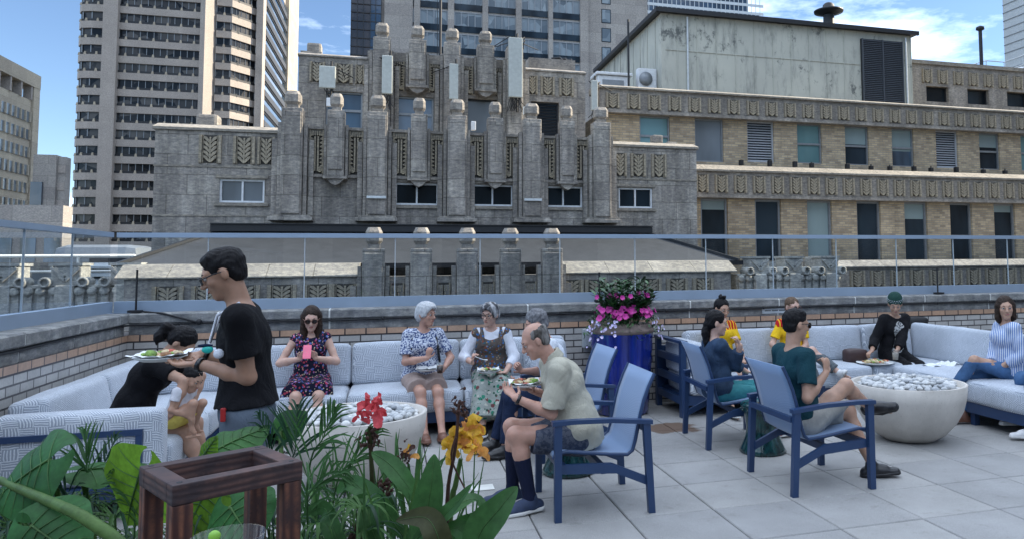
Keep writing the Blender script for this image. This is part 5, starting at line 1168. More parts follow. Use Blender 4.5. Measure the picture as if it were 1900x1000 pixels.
        for q in (-1, 1):
            m = MB(); m.ball(Vector(H+(f*.0805+u*.003+r*q*.030)*c), .0112*c, mi=0); m.ball(Vector(H+(f*.0893+u*.002+r*q*.030)*c), (.0062*c, .0036*c, .0062*c), mi=1, M=M3); m.build('eye', ['eye_white', 'eye_dark'], s.t)
        m = MB(); m.ball(Vector(H+(f*.0945-u*.0605)*c), (.020*c, .0055*c, .0065*c), M=M3); m.build('mouth', 'lips', s.t)
        for q in (-1, 1): m = MB(); m.tube([Vector(H+(f*.090+u*.022+r*q*.014)*c), Vector(H+(f*.0885+u*.0275+r*q*.030)*c), Vector(H+(f*.076+u*.023+r*q*.046)*c)], [.0035, .0042, .002], 6); m.build('eyebrow', 'brow', s.t)
        return s
    def hand(s, i):
        e, w_, d, n, cu = s.arm[i]; B = s.B; S = s.sc*(.92 if s.fem else 1); sd = np.cross(d, n); th = sd*(1 if i == 0 else -1)*-1
        if (th@th) < .1: th = s.R
        p1 = w_+d*.08*S; B.cone(w_+d*.012, p1, .026*S, .037*S, k=.012, flat=n, ff=.42)
        for j, (o, l) in enumerate(((-.029, .062), (-.0097, .072), (.0097, .068), (.029, .054))):
            b = w_+d*(.088-.012*abs(j-1.3)/2)*S-th*o*-1*S*-1; l *= S; a1 = cu*.75; a2 = cu*1.7; d1 = d*cos(a1)+n*sin(a1); d2 = d*cos(a2)+n*sin(a2)
            m_ = b+d1*l*.5; B.cone(b-d*.01, m_, .0088*S, .0080*S, k=.004); B.cone(m_, m_+d2*l*.52, .0080*S, .0068*S, k=.004)
        b = w_+d*.022*S-th*.028*S; d1 = nrm(d*.62-th*.62+n*.35); d2 = nrm(d*.85-th*.12+n*.5); m_ = b+d1*.036*S
        B.cone(b, m_, .0125*S, .0100*S, k=.010); B.cone(m_, m_+d2*.034*S, .0098*S, .0078*S, k=.004)
    # ------------------------------------------------ clothing
    def torso(s, A, inf, lo=1., up=1.):
        S = s.sc; g = s.g; Rm = lambda fr: np.stack([fr[1], fr[0], fr[2]], 1); f1, r1, u1 = s.fr1; f2, r2, u2 = s.fr2; f3, r3, u3 = s.fr3
        A.ell(s.P+u1*.02, ((.165*g+inf+.014)*S, (.12*g+inf+.014)*S, (.14+inf*.3)*S), Rm(s.fr1)); A.ell(s.S1, ((.145*g+inf)*S, (.108*g+inf)*S, .13*S), Rm(s.fr1), k=.06)
        A.ell(s.S2, (((.145 if s.fem else .168)*(.5+.5*g)+inf)*S, (.108*(.5+.5*g)+inf)*S, .155*S), Rm(s.fr2), k=.06)
        if up: A.cone(s.sh[0]*.92+s.N*.08, s.sh[1]*.92+s.N*.08, (.050+inf*.8)*S, (.050+inf*.8)*S, k=.05)
        if s.fem:
            for q in (-1, 1): A.ell(s.S2+u3*.01+f2*.085*S+r2*q*.068*S, ((.062+inf*.7)*S, (.05+inf*.7)*S, (.062+inf*.6)*S), Rm(s.fr2), k=.04)
        return A
    def shirt(s, mat, sleeve=.5, inf=.016, name='shirt', drop=0, wr=.004, neck=.075, hem=None, seed=1, vneck=0, collar=None, open_front=False):
        A = SDF(); S = s.sc; s.torso(A, inf); f3, r3, u3 = s.fr3
        if drop: A.cone(s.P+s.fr1[2]*.04, s.P-s.fr1[2]*drop-s.fr1[0]*.01, .17*s.g*S, .175*s.g*S, k=.04, flat=s.fr1[0], ff=.82, cap=True)
        a0 = (.046 if not s.fem else .040)*(.6+.4*s.g)
        if open_front: A.cone(s.N+f3*.13*S, s.S2+s.fr2[0]*.20*S, .05*S, .105*S, k=.01, op='-'); A.cone(s.S2+s.fr2[0]*.20*S, s.P+s.fr1[0]*.22*S, .105*S, .14*S, k=.01, op='-')
        for i in (0, 1):
            e, w_ = s.arm[i][:2]
            if sleeve <= 0: continue
            if sleeve <= 1: b = s.sh[i]*(1-sleeve)+e*sleeve; A.cone(s.sh[i], b, (a0+inf*.8)*S, (a0+inf+.003)*S, k=.03, cap=True)
            else: A.cone(s.sh[i], e, (a0+inf)*S, (.040+inf*.8)*S, k=.03); t = sleeve-1; b = e*(1-t)+w_*t; A.cone(e, b, (.042+inf*.8)*S, (.034+inf*.7)*S, k=.02, cap=True)
        A.cone(s.N+u3*.02, s.HC, neck*S, (neck+.02)*S, k=.01, op='-')
        if vneck: A.cone(s.N+f3*.11*S, s.N+f3*.14*S-u3*vneck, .045*S, .008*S, k=.01, op='-')
        if hem is not None: A.half(s.P-s.fr1[2]*hem*S, -s.fr1[2])
        A.wrinkle(wr, 24, seed); return sdf_obj(name, A, mat, s.t, s.h)
    def trousers(s, mat, leg=.5, inf=.012, name='trousers', wr=.004, seed=3, flare=0):
        A = SDF(); S = s.sc; g = s.g; Rm = np.stack([s.fr1[1], s.fr1[0], s.fr1[2]], 1); A.ell(s.P+s.fr1[2]*.015, ((.165*g+inf)*S, (.12*g+inf)*S, (.12+inf)*S), Rm)
        for i in (0, 1):
            k, a, td = s.leg[i]; hp = s.hip[i]
            if leg <= 1: b = hp*(1-leg)+k*leg; A.cone(hp, b, (.085*g+inf)*S, (.072+inf+flare)*S, k=.04, cap=True)
            else:
                A.cone(hp, k, (.085*g+inf)*S, (.054+inf)*S, k=.04); t = leg-1; b = k*(1-t)+a*t; bk = nrm(np.cross(np.cross(a-k, hp-k), a-k)); A.cone(k, b+bk*.004, (.054+inf)*S, (.042+inf+flare)*S, k=.03, cap=True)
        A.half(s.P+s.fr1[2]*.115*S, s.fr1[2]); A.wrinkle(wr, 24, seed); return sdf_obj(name, A, mat, s.t, s.h)
    def skirt(s, mat, leg=.9, inf=.02, name='skirt', seed=4, flare=.03, top=.15, wr=.006):
        A = SDF(); S = s.sc; Rm = np.stack([s.fr1[1], s.fr1[0], s.fr1[2]], 1); A.ell(s.P+s.fr1[2]*.015, ((.165+inf)*S, (.12+inf)*S, (.13+inf)*S), Rm)
        pts = [[], []]
        for i in (0, 1):
            k, a, td = s.leg[i]; hp = s.hip[i]
            if leg <= 1: b = hp*(1-leg)+k*leg; A.cone(hp, b, (.09+inf)*S, (.075+inf+flare)*S, k=.05, cap=True); pts[i] = [hp, b]
            else: A.cone(hp, k, (.09+inf)*S, (.062+inf)*S, k=.04); t = leg-1; b = k*(1-t)+a*t; A.cone(k, b, (.06+inf)*S, (.055+inf+flare)*S, k=.04, cap=True); pts[i] = [hp, k, b]
        for f in (.25, .5, .75, 1.):   # cloth spanning the gap between the legs
            for j in range(len(pts[0])-1):
                p = pts[0][j]*(1-f)+pts[0][j+1]*f; q = pts[1][j]*(1-f)+pts[1][j+1]*f; d = nrm(pts[0][j+1]-pts[0][j]); c = f if j == len(pts[0])-2 else 0
                p = p-d*.04*c; q = q-d*.04*c; A.cone(p, q, .055*S, .055*S, k=.04)
        A.half(s.P+s.fr1[2]*top*S, s.fr1[2]); A.wrinkle(wr, 26, seed); return sdf_obj(name, A, mat, s.t, s.h)
    def shoe(s, mat, sole='sole_white', high=0, name='shoe', who=(0, 1), sandal=False):
        S = s.sc
        for i in who:
            k, a, td = s.leg[i]; dn = nrm(a-k); 
            if dn[2] < -.6: dn = nrm(np.array([0, 0, -1.])+dn*.3)
            td2 = nrm(td-dn*(td@dn)); A = SDF(); base = a+dn*.085*S; heel = base-td2*.055*S-dn*.03*S; toe = base+td2*.165*S-dn*.022*S; sd = np.cross(td2, dn)
            A.cone(heel, base+td2*.06*S-dn*.032*S, .040*S, .046*S, k=.02, flat=sd, ff=.9); A.cone(base+td2*.06*S-dn*.028*S, toe, .046*S, .036*S, k=.02, flat=dn, ff=.75)
            A.cone(a+dn*.035*S+td2*.01, base+td2*.09*S-dn*.040*S, .042*S, .036*S, k=.02)
            if not sandal: A.cone(a+dn*.0+td2*-.005, a+dn*.05*S-td2*.005, (.040+.004)*S, .047*S, k=.02)
            if high: A.cone(a-dn*high*S, a+dn*.03*S, .046*S, .046*S, k=.02, capa=True)
            A.half(base, dn); o = sdf_obj(name, A, mat, s.t, s.h)
            B = SDF(); B.cone(heel+dn*.028*S, base+td2*.07*S-dn*.004, .043*S, .050*S, k=.02, flat=dn, ff=2.); B.cone(base+td2*.07*S-dn*.004, toe+dn*.018*S, .050*S, .040*S, k=.02, flat=dn, ff=2.)
            B.half(base+dn*.001, dn); B.half(base-dn*.022*S, -dn); B2 = sdf_obj('sole', B, sole, o, s.h); B2.location = (0, 0, 0)
    def sock(s, mat, top=.5, name='sock'):
        for i in (0, 1):
            k, a, td = s.leg[i]; A = SDF(); p = k*(1-top)+a*top; bk = nrm(np.cross(np.cross(a-k, s.hip[i]-k), a-k)); A.cone(p+bk*.008, a, .056*s.sc, .040*s.sc, k=.02, capa=True); A.cone(a, a+nrm(a-k)*.04, .040*s.sc, .044*s.sc, k=.02); sdf_obj(name, A, mat, s.t, s.h)
    def hair(s, mat, style='short', name='hair'):
        A = SDF(); H, f, r, u, c = s.HC, s.hf, s.hr, s.hu, s.c; R_ = np.stack([r, f, u], 1); up = np.array([0, 0, 1.])
        A.ell(H+(u*.037-f*.020)*c, ((.079 if style in ('man', 'bald', 'short') else .084)*c, .098*c, (.085 if style in ('man', 'bald', 'short') else .090)*c), R_, k=.02)
        if style in ('short', 'man', 'grey', 'bald'): A.ell(H+(-u*.022-f*.048)*c, (.070*c, .054*c, .054*c), R_, k=.02)
        if style in ('man',): A.ell(H+(u*.080+f*.016)*c, (.062*c, .060*c, .036*c), R_, k=.02)
        if style == 'curly':
            rn = random.Random(4)
            for q in range(34):
                v = np.array([rn.gauss(0, 1), rn.gauss(0, 1), abs(rn.gauss(0, 1))]); v = nrm(v); p = H+(r*v[0]*.078+(f*v[1])*.088-f*.018+u*(v[2]*.088+.03))*c
                A.ell(p, (.018, .018, .018), k=.015)
            A.ell(H+(-u*.02-f*.05)*c, (.074*c, .06*c, .06*c), R_, k=.02)
        if style == 'crop':
            A.ell(H+(u*.07+f*.02)*c, (.082*c, .09*c, .060*c), R_, k=.03); A.ell(H+(-u*.015-f*.055)*c, (.078*c, .062*c, .072*c), R_, k=.02)
            for q in (-1, 1): A.ell(H+(r*q*.070+u*.02+f*.02)*c, (.018*c, .045*c, .05*c), R_, k=.015)
        if style in ('long', 'bob'):
            L_ = .24 if style == 'long' else .13
            for q in (-1, 1):
                A.cone(H+(r*q*.068+u*.02-f*.005)*c, H+r*q*.078*c-f*.01-up*L_*.8, .032, .030, k=.03); A.cone(H+(r*q*.045-f*.06)*c, H+r*q*.05*c-f*.055-up*L_, .05, .042, k=.03)
            A.cone(H-f*.075*c, H-f*.062*c-up*L_, .055, .048, k=.03)
        if style in ('pony', 'lowpony'): A.ell(H+(-u*.01-f*.045)*c, (.078*c, .068*c, .06*c), R_, k=.02)
        if style == 'pony':
            b = H+(-f*.10+u*.035)*c; bb = b-s.F*.055-f*.02+up*.005; A.cone(b, bb, .022, .034, k=.015); A.cone(bb, bb-s.F*.045-up*.07, .036, .040, k=.02); A.cone(bb-s.F*.045-up*.07, bb-s.F*.05-up*.16, .038, .016, k=.02)
        if style == 'lowpony':
            b = H+(-f*.085-u*.03)*c; A.cone(b, b-f*.02-up*.08, .042, .040, k=.02); A.cone(b-f*.02-up*.08, b-f*.01-up*.22, .042, .026, k=.02)
        if style == 'bun':
            A.ell(H+(-u*.01-f*.045)*c, (.076*c, .064*c, .06*c), R_, k=.02); b = H+(u*.135-f*.02)*c; rn = random.Random(2)
            for q in range(16): v = nrm([rn.gauss(0, 1), rn.gauss(0, 1), rn.gauss(0, 1)]); A.ell(b+v*.026, (.019,)*3, k=.01)
        # open the face and the ears
        A.ell(H+(f*.098-u*.022)*c, (.066*c, .062*c, .072*c), R_, k=.02, op='-')
        A.ell(H+(f*.11+u*.03)*c, (.052*c, .05*c, .040*c), R_, k=.02, op='-')
        if style in ('short', 'man', 'grey', 'bald', 'curly', 'pony', 'bun', 'lowpony'):
            for q in (-1, 1): A.ell(H+(r*q*.085-u*.018+f*.012)*c, (.022*c, .030*c, .036*c), R_, k=.01, op='-')
            if style != 'lowpony': A.ell(H+(-f*.03-u*.115)*c, (.08*c, .08*c, .045*c), R_, k=.02, op='-')
        if style == 'bald': A.ell(H+(u*.125+f*.0)*c, (.082*c, .125*c, .088*c), R_, k=.006, op='-'); A.ell(H+(u*.06+f*.085)*c, (.1*c, .075*c, .09*c), R_, k=.01, op='-')
        A.wrinkle(.0035, 95, 1); return sdf_obj(name, A, mat, s.t, .006)
    def glasses(s, dark=True, rim='shoe_black', r=.024):
        H, f, rr, u, c = s.HC, s.hf, s.hr, s.hu, s.c; V_ = lambda a: Vector(a); m = MB()
        for q in (-1, 1):
            ce = H+(f*.108+u*.002+rr*q*.031)*c; ring = [V_(ce+(rr*cos(t)*r*1.05+u*sin(t)*r*.9)-f*.006*abs(cos(t))) for t in np.linspace(0, 2*pi, 17)]
            m.tube(ring, .0028, 6, 0); m.tube([V_(H+(f*.100+u*.008+rr*q*.056)*c), V_(H+(f*.03+u*.010+rr*q*.080)*c), V_(H+(-f*.012+u*.004+rr*q*.082)*c)], .003, 6, 0)
            if dark: vs = [V_(ce-f*.001)]+ring[:-1]; m.add(vs, [(0, 1+j, 1+(j+1) % 16) for j in range(16)], 1)
        m.tube([V_(H+(f*.110+u*.008-rr*.010)*c), V_(H+(f*.112+u*.010)*c), V_(H+(f*.110+u*.008+rr*.010)*c)], .0028, 6, 0); m.build('glasses', [rim, 'lens_dark'], s.t)
    def band(s, i, mat='watch_black', name='watch', face=True):
        e, w_, d, n, cu = s.arm[i]; c = w_*.93+e*.07; ax = nrm(w_-e); Mx = Vector(ax).to_track_quat('Z', 'Y').to_matrix().to_4x4(); m = MB()
        m.lathe([(.031, -.011), (.0335, -.011), (.0335, .011), (.031, .011)], 20, c, M=Mx, caps=False)
        if face: p = Vector(c-n*.030); m.ball(p, (.019, .019, .008), M=Vector(n).to_track_quat('Z', 'Y').to_matrix())
        m.build(name, mat, s.t)
    def hold(s, i, out=.05): e, w_, d, n, cu = s.arm[i]; return w_+d*.075+n*out
V3 = lambda x, y, z: np.array([x, y, z], float)
def wp(x, y, **k): return np.array(W(x, y, **k))
UP = V3(0, 0, 1)
cloth('tee_black', (.005, .005, .007)); cloth('shorts_slate', (.10, .125, .16)); cloth('shirt_beige', (.44, .42, .34)); cloth('shorts_navy', (.045, .055, .085), pat='print', col2=(.09, .10, .13)); cloth('sock_navy', (.008, .012, .035))
cloth('dress_floral', (.012, .014, .035), pat='floral', col2=[(.45, .06, .10), (.10, .15, .42), (.60, .50, .34), (.35, .16, .36)], sc=1.1)
cloth('blouse_blue_print', (.58, .62, .70), pat='print', col2=(.05, .08, .20), sc=1.6); cloth('shorts_khaki', (.36, .28, .25)); cloth('top_white', (.66, .68, .74)); cloth('bib_print', (.10, .08, .07), pat='floral', col2=[(.05, .16, .40), (.22, .07, .05), (.34, .25, .16), (.05, .12, .16)], sc=1.0)
cloth('skirt_print', (.30, .33, .30), pat='floral', col2=[(.03, .20, .13), (.16, .06, .06), (.03, .09, .06), (.46, .46, .40)], sc=.6)
cloth('shirt_white', (.62, .66, .72)); cloth('trouser_navy', (.012, .022, .055)); cloth('denim_dark', (.03, .055, .10), var=.5); cloth('trouser_teal', (.04, .20, .22)); cloth('tee_teal', (.008, .045, .06)); cloth('shorts_stone', (.40, .39, .36))
cloth('jersey_yellow', (.80, .50, .02), pat='jersey', col2=(.50, .02, .02), sc=.915); cloth('trouser_grey', (.09, .10, .11), pat='print', col2=(.13, .15, .16), sc=2)
cloth('blouse_pattern', (.50, .50, .48), pat='print', col2=(.05, .05, .06), sc=1.4); cloth('cardigan_black', (.007, .007, .009)); cloth('jeans_blue', (.055, .12, .24), var=.4); cloth('shirt_stripe', (.62, .66, .72), pat='stripe', sc=16, col2=(.12, .22, .50), col3=50); cloth('knit_green', (.015, .05, .04)); cloth('baby_white', (.62, .62, .66)); cloth('baby_yellow', (.66, .52, .12))
# 1 standing man with a plate
p = Person('standing man in black t-shirt and slate shorts holding out a plate of food', (-2.185, -1.93, .955), pi+.06, lean=.08, head=(.05, -.42, 0), skin='skin_tan', sc=1.03, girth=.93, h=.006, neck=.1)
wl, wr_ = wp(366, 674, D=3.70), wp(378, 655, D=3.92); plc = wp(297, 668, D=3.80)
p.arms(wl, wr_, poles=(-UP+p.F*-.5, -UP-p.F*.6), hdir=(plc+V3(.03, -.06, -.02)-wl, plc+V3(.03, .06, -.02)-wr_), palm=(UP, UP+p.R*-.6), curl=(.35, .5))
p.legs(p.hip[0]-UP*.845-p.F*.04, p.hip[1]-UP*.845-p.F*.10); p.body(); p.shirt('tee_black', .62, .018, hem=-.045, neck=.066); p.trousers('shorts_slate', .95, .014, flare=.012); p.shoe('shoe_black'); p.hair('hair_black', 'man'); p.glasses(False); p.band(0); p.band(1)
m = MB(); n0 = p.N; ch = p.N+p.fr3[0]*.13-UP*.06
for s_ in (-1, 1): m.tube([Vector(x) for x in (n0+p.fr3[1]*s_*.07+UP*.02, n0+p.fr3[0]*.10+p.fr3[1]*s_*.05-UP*.03, p.S2+p.fr2[0]*.155, wp(392, 640, D=3.72))], .007, 6)
m.build('lanyard', 'top_white', p.t)
simple('plastic_teal', (.02, .45, .38), .4); simple('plastic_red', (.35, .02, .02), .4); simple('plastic_pink', (.85, .16, .26), .4)
c = Vector(wp(385, 648, D=3.62)); m = MB(); m.ball(c, (.026, .010, .018), mi=0); m.ball(c+Vector((.05, -.01, -.02)), (.024, .014, .024), mi=1); m.ball(c+Vector((-.01, 0, .02)), (.035, .008, .008), mi=2); m.build('key_fob', ['plastic_teal', 'top_white', 'trouser_navy'], p.t)
m = MB(); m.cbox(-.012, .012, -.008, .008, -.035, .03, .006, M=Matrix.Translation(wp(414, 768, D=3.60))); m.build('pocket_tool', 'plastic_red', p.t)
plate('white paper plate of food held by the standing man', tuple(plc), .12, 21, 26)
# 2 woman bending over the baby
p = Person('woman in black t-shirt with a ponytail bending over a baby on the left sofa', (-3.37, .42, .54), -.02, lean=.46, head=(-.15, -.85, 0), female=True, skin='skin_mid', sc=.98, girth=1.08, h=.0065)
p.arms(V3(-2.98, .50, .60), V3(-3.03, .14, .62), poles=(-UP*.5+p.F*.6, -UP*.15+p.F*1.2-V3(0, .3, 0)), hdir=(V3(.3, -1, -.2), V3(-.4, .9, -.35)), palm=(V3(-1, 0, 0), V3(-1, 0, 0)))
p.legs(V3(-2.86, .52, .09), V3(-2.80, .28, .09)); p.body(); p.shirt('tee_black', .6, .018, hem=.10); p.trousers('shorts_navy', .35, .012); p.shoe('shoe_black'); p.hair('hair_black', 'pony')
p = Person('baby in white top and yellow trousers held on the lap of the bending woman', (-3.02, .25, .575), -.35, lean=.35, head=(-.2, -.55, 0), skin='skin_mid', sc=.46, girth=1.1, hc=.74, h=.005)
p.arms(V3(-2.93, .30, .60), V3(-2.93, .16, .60)); p.legs(V3(-2.90, .30, .50), V3(-2.90, .18, .50), toes=(UP*.3+V3(1, 0, 0), UP*.3+V3(1, 0, 0))); p.body(); p.shirt('baby_white', .5, .02); p.trousers('baby_yellow', .9, .03); p.hair('hair_black', 'short')
# 3 woman with the pink phone
p = Person('woman in floral dress and sunglasses looking at a pink phone', (-2.29, 2.10, .53), -pi/2+.08, lean=.06, head=(0, -.28, 0), female=True, sc=.93, girth=1.05)
ph_ = wp(570, 652, Y=1.80)
p.arms(ph_+V3(.075, .04, -.07), ph_+V3(-.075, .04, -.07), poles=(-UP+p.R*-.9, -UP+p.R*.9), hdir=(V3(-.6, -.1, .75), V3(.6, -.1, .75)), palm=(V3(-.4, -1, 0), V3(.4, -1, 0)), curl=(.9, .9))
p.legs(V3(-2.18, 1.58, .09), V3(-2.40, 1.58, .09)); p.body(); p.shirt('dress_floral', 0, .014, vneck=.12, neck=.085, name='bodice'); p.skirt('dress_floral', .96, .03, flare=.04); p.shoe('shoe_brown'); p.hair('hair_brown', 'long'); p.glasses(True, 'shoe_brown', .026)
m = MB()
for s_ in (-1, 1): m.tube([Vector(p.N+p.fr3[1]*s_*.085+p.fr3[0]*.12-UP*.10), Vector(p.N+p.fr3[1]*s_*.095+p.fr3[0]*.05+UP*.015), Vector(p.N+p.fr3[1]*s_*.085-p.fr3[0]*.06-UP*.02)], .022, 8)
m.build('dress_strap', 'dress_floral', p.t)
m = MB(); m.cbox(-.037, .037, -.005, .005, -.07, .07, .004, M=Matrix.Translation(ph_+V3(0, -.01, .0)) @ Matrix.Rotation(-.5, 4, 'X')); tag(m.build('phone', 'plastic_pink', loc=tuple(ph_)), 'pink phone held up by the woman in the floral dress', 'phone')
# 4 white haired woman
p = Person('white haired woman in blue and white blouse and khaki shorts eating on the sofa', (-1.22, 2.03, .53), -pi/2+.12, lean=.13, head=(.75, -.08, 0), female=True, skin='skin_red', sc=.95, girth=1.08)
cu = wp(820, 682, Y=1.66); rh = wp(799, 655, Y=1.70)
p.arms(cu+V3(.03, .09, -.01), rh+V3(-.03, .05, -.05), poles=(-UP+V3(.6, 0, 0), -UP*.9+V3(-.6, 0, 0)), hdir=(V3(-.3, -1, .1), V3(.25, -.2, 1)), palm=(V3(-1, 0, 0), V3(.4, 1, 0)), curl=(.6, .9))
p.legs(V3(-1.05, 1.46, .09), V3(-1.21, 1.46, .09)); p.body(); p.shirt('blouse_blue_print', .75, .026, hem=.06, neck=.07); p.trousers('shorts_khaki', .80, .026, flare=.02); p.shoe('shoe_brown', 'shoe_brown', name='sandal', sandal=True); p.hair('hair_white', 'crop')
m = MB()
for s_ in (-1, 1): m.tube([Vector(x) for x in (p.N+p.fr3[1]*s_*.10-p.fr3[0]*.05-UP*.02, p.N+p.fr3[1]*s_*.11+UP*.012+p.fr3[0]*.03, p.S2+p.fr2[1]*s_*.13+p.fr2[0]*.125, p.S1+p.fr1[1]*s_*.17+p.fr1[0]*.05)], .011, 6, flat=None)
m.build('bag_strap', 'black_rubber', p.t)
plate('white napkin and plate on the lap of the white haired woman', tuple(p.P+p.F*.27+UP*.105), .105, 31, 0, name='napkin_plate')
def cup(label, c, mat, r=.036, h=.11, fill=None):
    t = thing('cup', label, 'cup', tuple(c)); c = Vector(c); m = MB(); m.lathe([(r*.72, 0), (r, h), (r*.95, h), (r*.68, .004), (.002, .004)], 24, c); m.build('cup', mat, t)
    if fill: m = MB(); m.lathe([(r*.68, .005), (r*.86, h*.7), (.002, h*.7)], 24, c); m.build('drink', fill, t)
glassmat('clear_plastic', (.93, .95, .95), 1.4); simple('drink_dark', (.05, .02, .012), .2); simple('drink_milky', (.36, .30, .25), .3)
cup('clear cup of dark drink held by the white haired woman', cu+V3(-.02, -.01, -.05), 'clear_plastic', fill='drink_dark')
# 5 woman with round glasses
p = Person('woman with round dark glasses in white top, printed pinafore and long green skirt', (-.52, 2.05, .53), -pi/2-.08, lean=.20, head=(-.55, -.15, .05), female=True, skin='skin_light', sc=.94, girth=1.08)
rh = wp(881, 664, Y=1.74); lh = wp(928, 692, Y=1.66)
p.arms(lh+V3(.06, .05, 0), rh+V3(-.02, .05, -.05), poles=(-UP+V3(.9, 0, 0), -UP+V3(-.5, 0, 0)), hdir=(V3(-1, -.3, .05), V3(.1, -.2, 1)), palm=(UP, V3(.8, -.4, 0)), curl=(.3, 1.0))
p.legs(V3(-.50, 1.52, .10), V3(-.66, 1.50, .10)); p.body(); p.shirt('top_white', 1.55, .020, neck=.07); bi = p.shirt('bib_print', 0, .034, name='pinafore_bib', neck=.15, seed=5, hem=.02)
m = MB()
for s_ in (-1, 1): m.tube([Vector(x) for x in (p.N+p.fr3[1]*s_*.09-p.fr3[0]*.08-UP*.04, p.N+p.fr3[1]*s_*.10+UP*.012, p.N+p.fr3[1]*s_*.095+p.fr3[0]*.09-UP*.04, p.S2+p.fr2[1]*s_*.085+p.fr2[0]*.145+UP*.02)], .022, 8)
m.build('strap', 'bib_print', p.t)
p.skirt('skirt_print', 1.80, .035, flare=.05); p.shoe('shoe_black'); p.hair('hair_mix', 'crop'); p.glasses(False, r=.027)
plate('white plate and napkin on the lap of the woman with round glasses', tuple(wp(906, 690, Y=1.66)), .115, 33, 8)
t = thing('fork', 'white plastic fork lifted by the woman with round glasses', 'fork', tuple(rh)); m = MB(); m.tube([Vector(rh+V3(.0, -.03, .02)), Vector(rh+V3(.08, -.05, -.01)), Vector(rh+V3(.12, -.05, -.015))], [.003, .003, .007], 6); m.build('handle', 'paper_white', t)
# 6 man in white behind
p = Person('grey haired man in white shirt and navy trousers eating behind the bald man', (-.07, .76, .49), pi-.04, lean=.22, head=(0, -.35, 0), skin='skin_red', sc=1.0, neck=.2)
rh = wp(968, 688, Y=.92); lh = wp(975, 712, Y=.58)
p.arms(lh, rh, hdir=(V3(-1, .3, .2), V3(-.5, -.3, .6)), palm=(UP, V3(0, -1, 0)), curl=(.6, 1.))
p.legs(V3(-.56, .62, .095), V3(-.62, .86, .095), toes=(V3(-1, -.1, 0), V3(-1, -.1, 0))); p.body(); p.shirt('shirt_white', .8, .024, hem=.04); p.trousers('trouser_navy', 1.92, .016); p.shoe('shoe_black', 'shoe_black'); p.hair('hair_grey', 'curly')
# 7 bald man in front
p = Person('bald man in beige shirt, navy shorts and dark socks leaning forward in the front chair', (-.25, -.79, .495), pi-.03, lean=.36, head=(.05, -.50, 0), skin='skin_red', sc=1.05, girth=1.15, h=.006, neck=.25)
pl = wp(973, 716, Y=-.74); lw = wp(957, 738, Y=-.94)
p.arms(lw, wp(985, 722, Y=-.56), poles=(-UP-p.F*.2, -UP), hdir=(V3(-.35, .75, .35), V3(-.6, -.6, .2)), palm=(UP, UP), curl=(.5, .5))
p.legs(V3(-.60, -.90, .10), V3(-.68, -.64, .10), toes=(V3(-1, -.25, 0), V3(-1, 0, 0))); p.body(); p.shirt('shirt_beige', .85, .028, drop=.09, neck=.066, wr=.006, seed=6); p.trousers('shorts_navy', .72, .024, flare=.018); p.sock('sock_navy', .38); p.shoe('shoe_navy'); p.hair('hair_dim', 'bald'); p.band(0)
A = SDF(); A.cone(p.N-p.fr3[0]*.012-p.fr3[2]*.01, p.N+p.fr3[2]*.055-p.fr3[0]*.005, .088, .076, capa=True, cap=True, flat=p.fr3[0], ff=.95); A.cone(p.N, p.HC, .064, .08, k=.004, op='-'); sdf_obj('collar', A, 'shirt_beige', p.t, .005)
plate('white paper plate of food held by the bald man', tuple(pl), .115, 41, 22)
# 8 woman in denim jacket
p = Person('woman in dark denim jacket and teal trousers touching her face', (1.47, .66, .465), .02, lean=-.07, head=(-.35, -.12, 0), female=True, skin='skin_light', sc=.93)
p.arms(V3(1.88, .80, .58), wp(1374, 640, Y=.46), poles=(-UP, -UP*.5+V3(1.2, 0, 0)), hdir=(V3(1, -.3, -.1), V3(-.5, .1, 1)), palm=(-UP, V3(-1, .3, 0)), curl=(.5, .8))
p.legs(V3(1.98, .76, .09), V3(2.05, .56, .09)); p.body(); p.shirt('denim_dark', 1.72, .030, hem=.06, name='jacket', neck=.062); p.trousers('trouser_teal', 1.85, .018); simple('shoe_red', (.30, .02, .03), .5); p.shoe('shoe_red'); p.hair('hair_black', 'lowpony')
# 9 man in teal
p = Person('man in dark teal t-shirt and sunglasses sitting cross-legged in the nearest right chair', (1.53, -.79, .475), .06, lean=-.12, head=(-.05, -.12, 0), skin='skin_mid', sc=1.05, h=.006, neck=.15)
rw = wp(1532, 692, Y=-.98); 
p.arms(wp(1500, 708, Y=-.52), rw, poles=(-UP, -UP-V3(0, .2, 0)), hdir=(V3(1, -.3, 0), V3(.25, .25, 1)), palm=(UP, V3(-.3, 1, 0)), curl=(.5, 1.1))
p.legs(V3(2.10, -.88, .095), V3(2.24, -.66, .50), poles=(V3(1, -.1, .6), V3(.6, -.2, 1.2)), toes=(V3(1, -.35, 0), V3(.9, -.3, -.15))); p.body(); p.shirt('tee_teal', .66, .020, hem=.06, neck=.064); p.trousers('shorts_stone', .80, .026, flare=.02); p.shoe('shoe_black', 'shoe_black'); p.hair('hair_black', 'man'); p.glasses(True)
plate('paper plate held low by the man in the teal t-shirt', tuple(wp(1482, 708, Y=-.50)), .10, 43, 8)
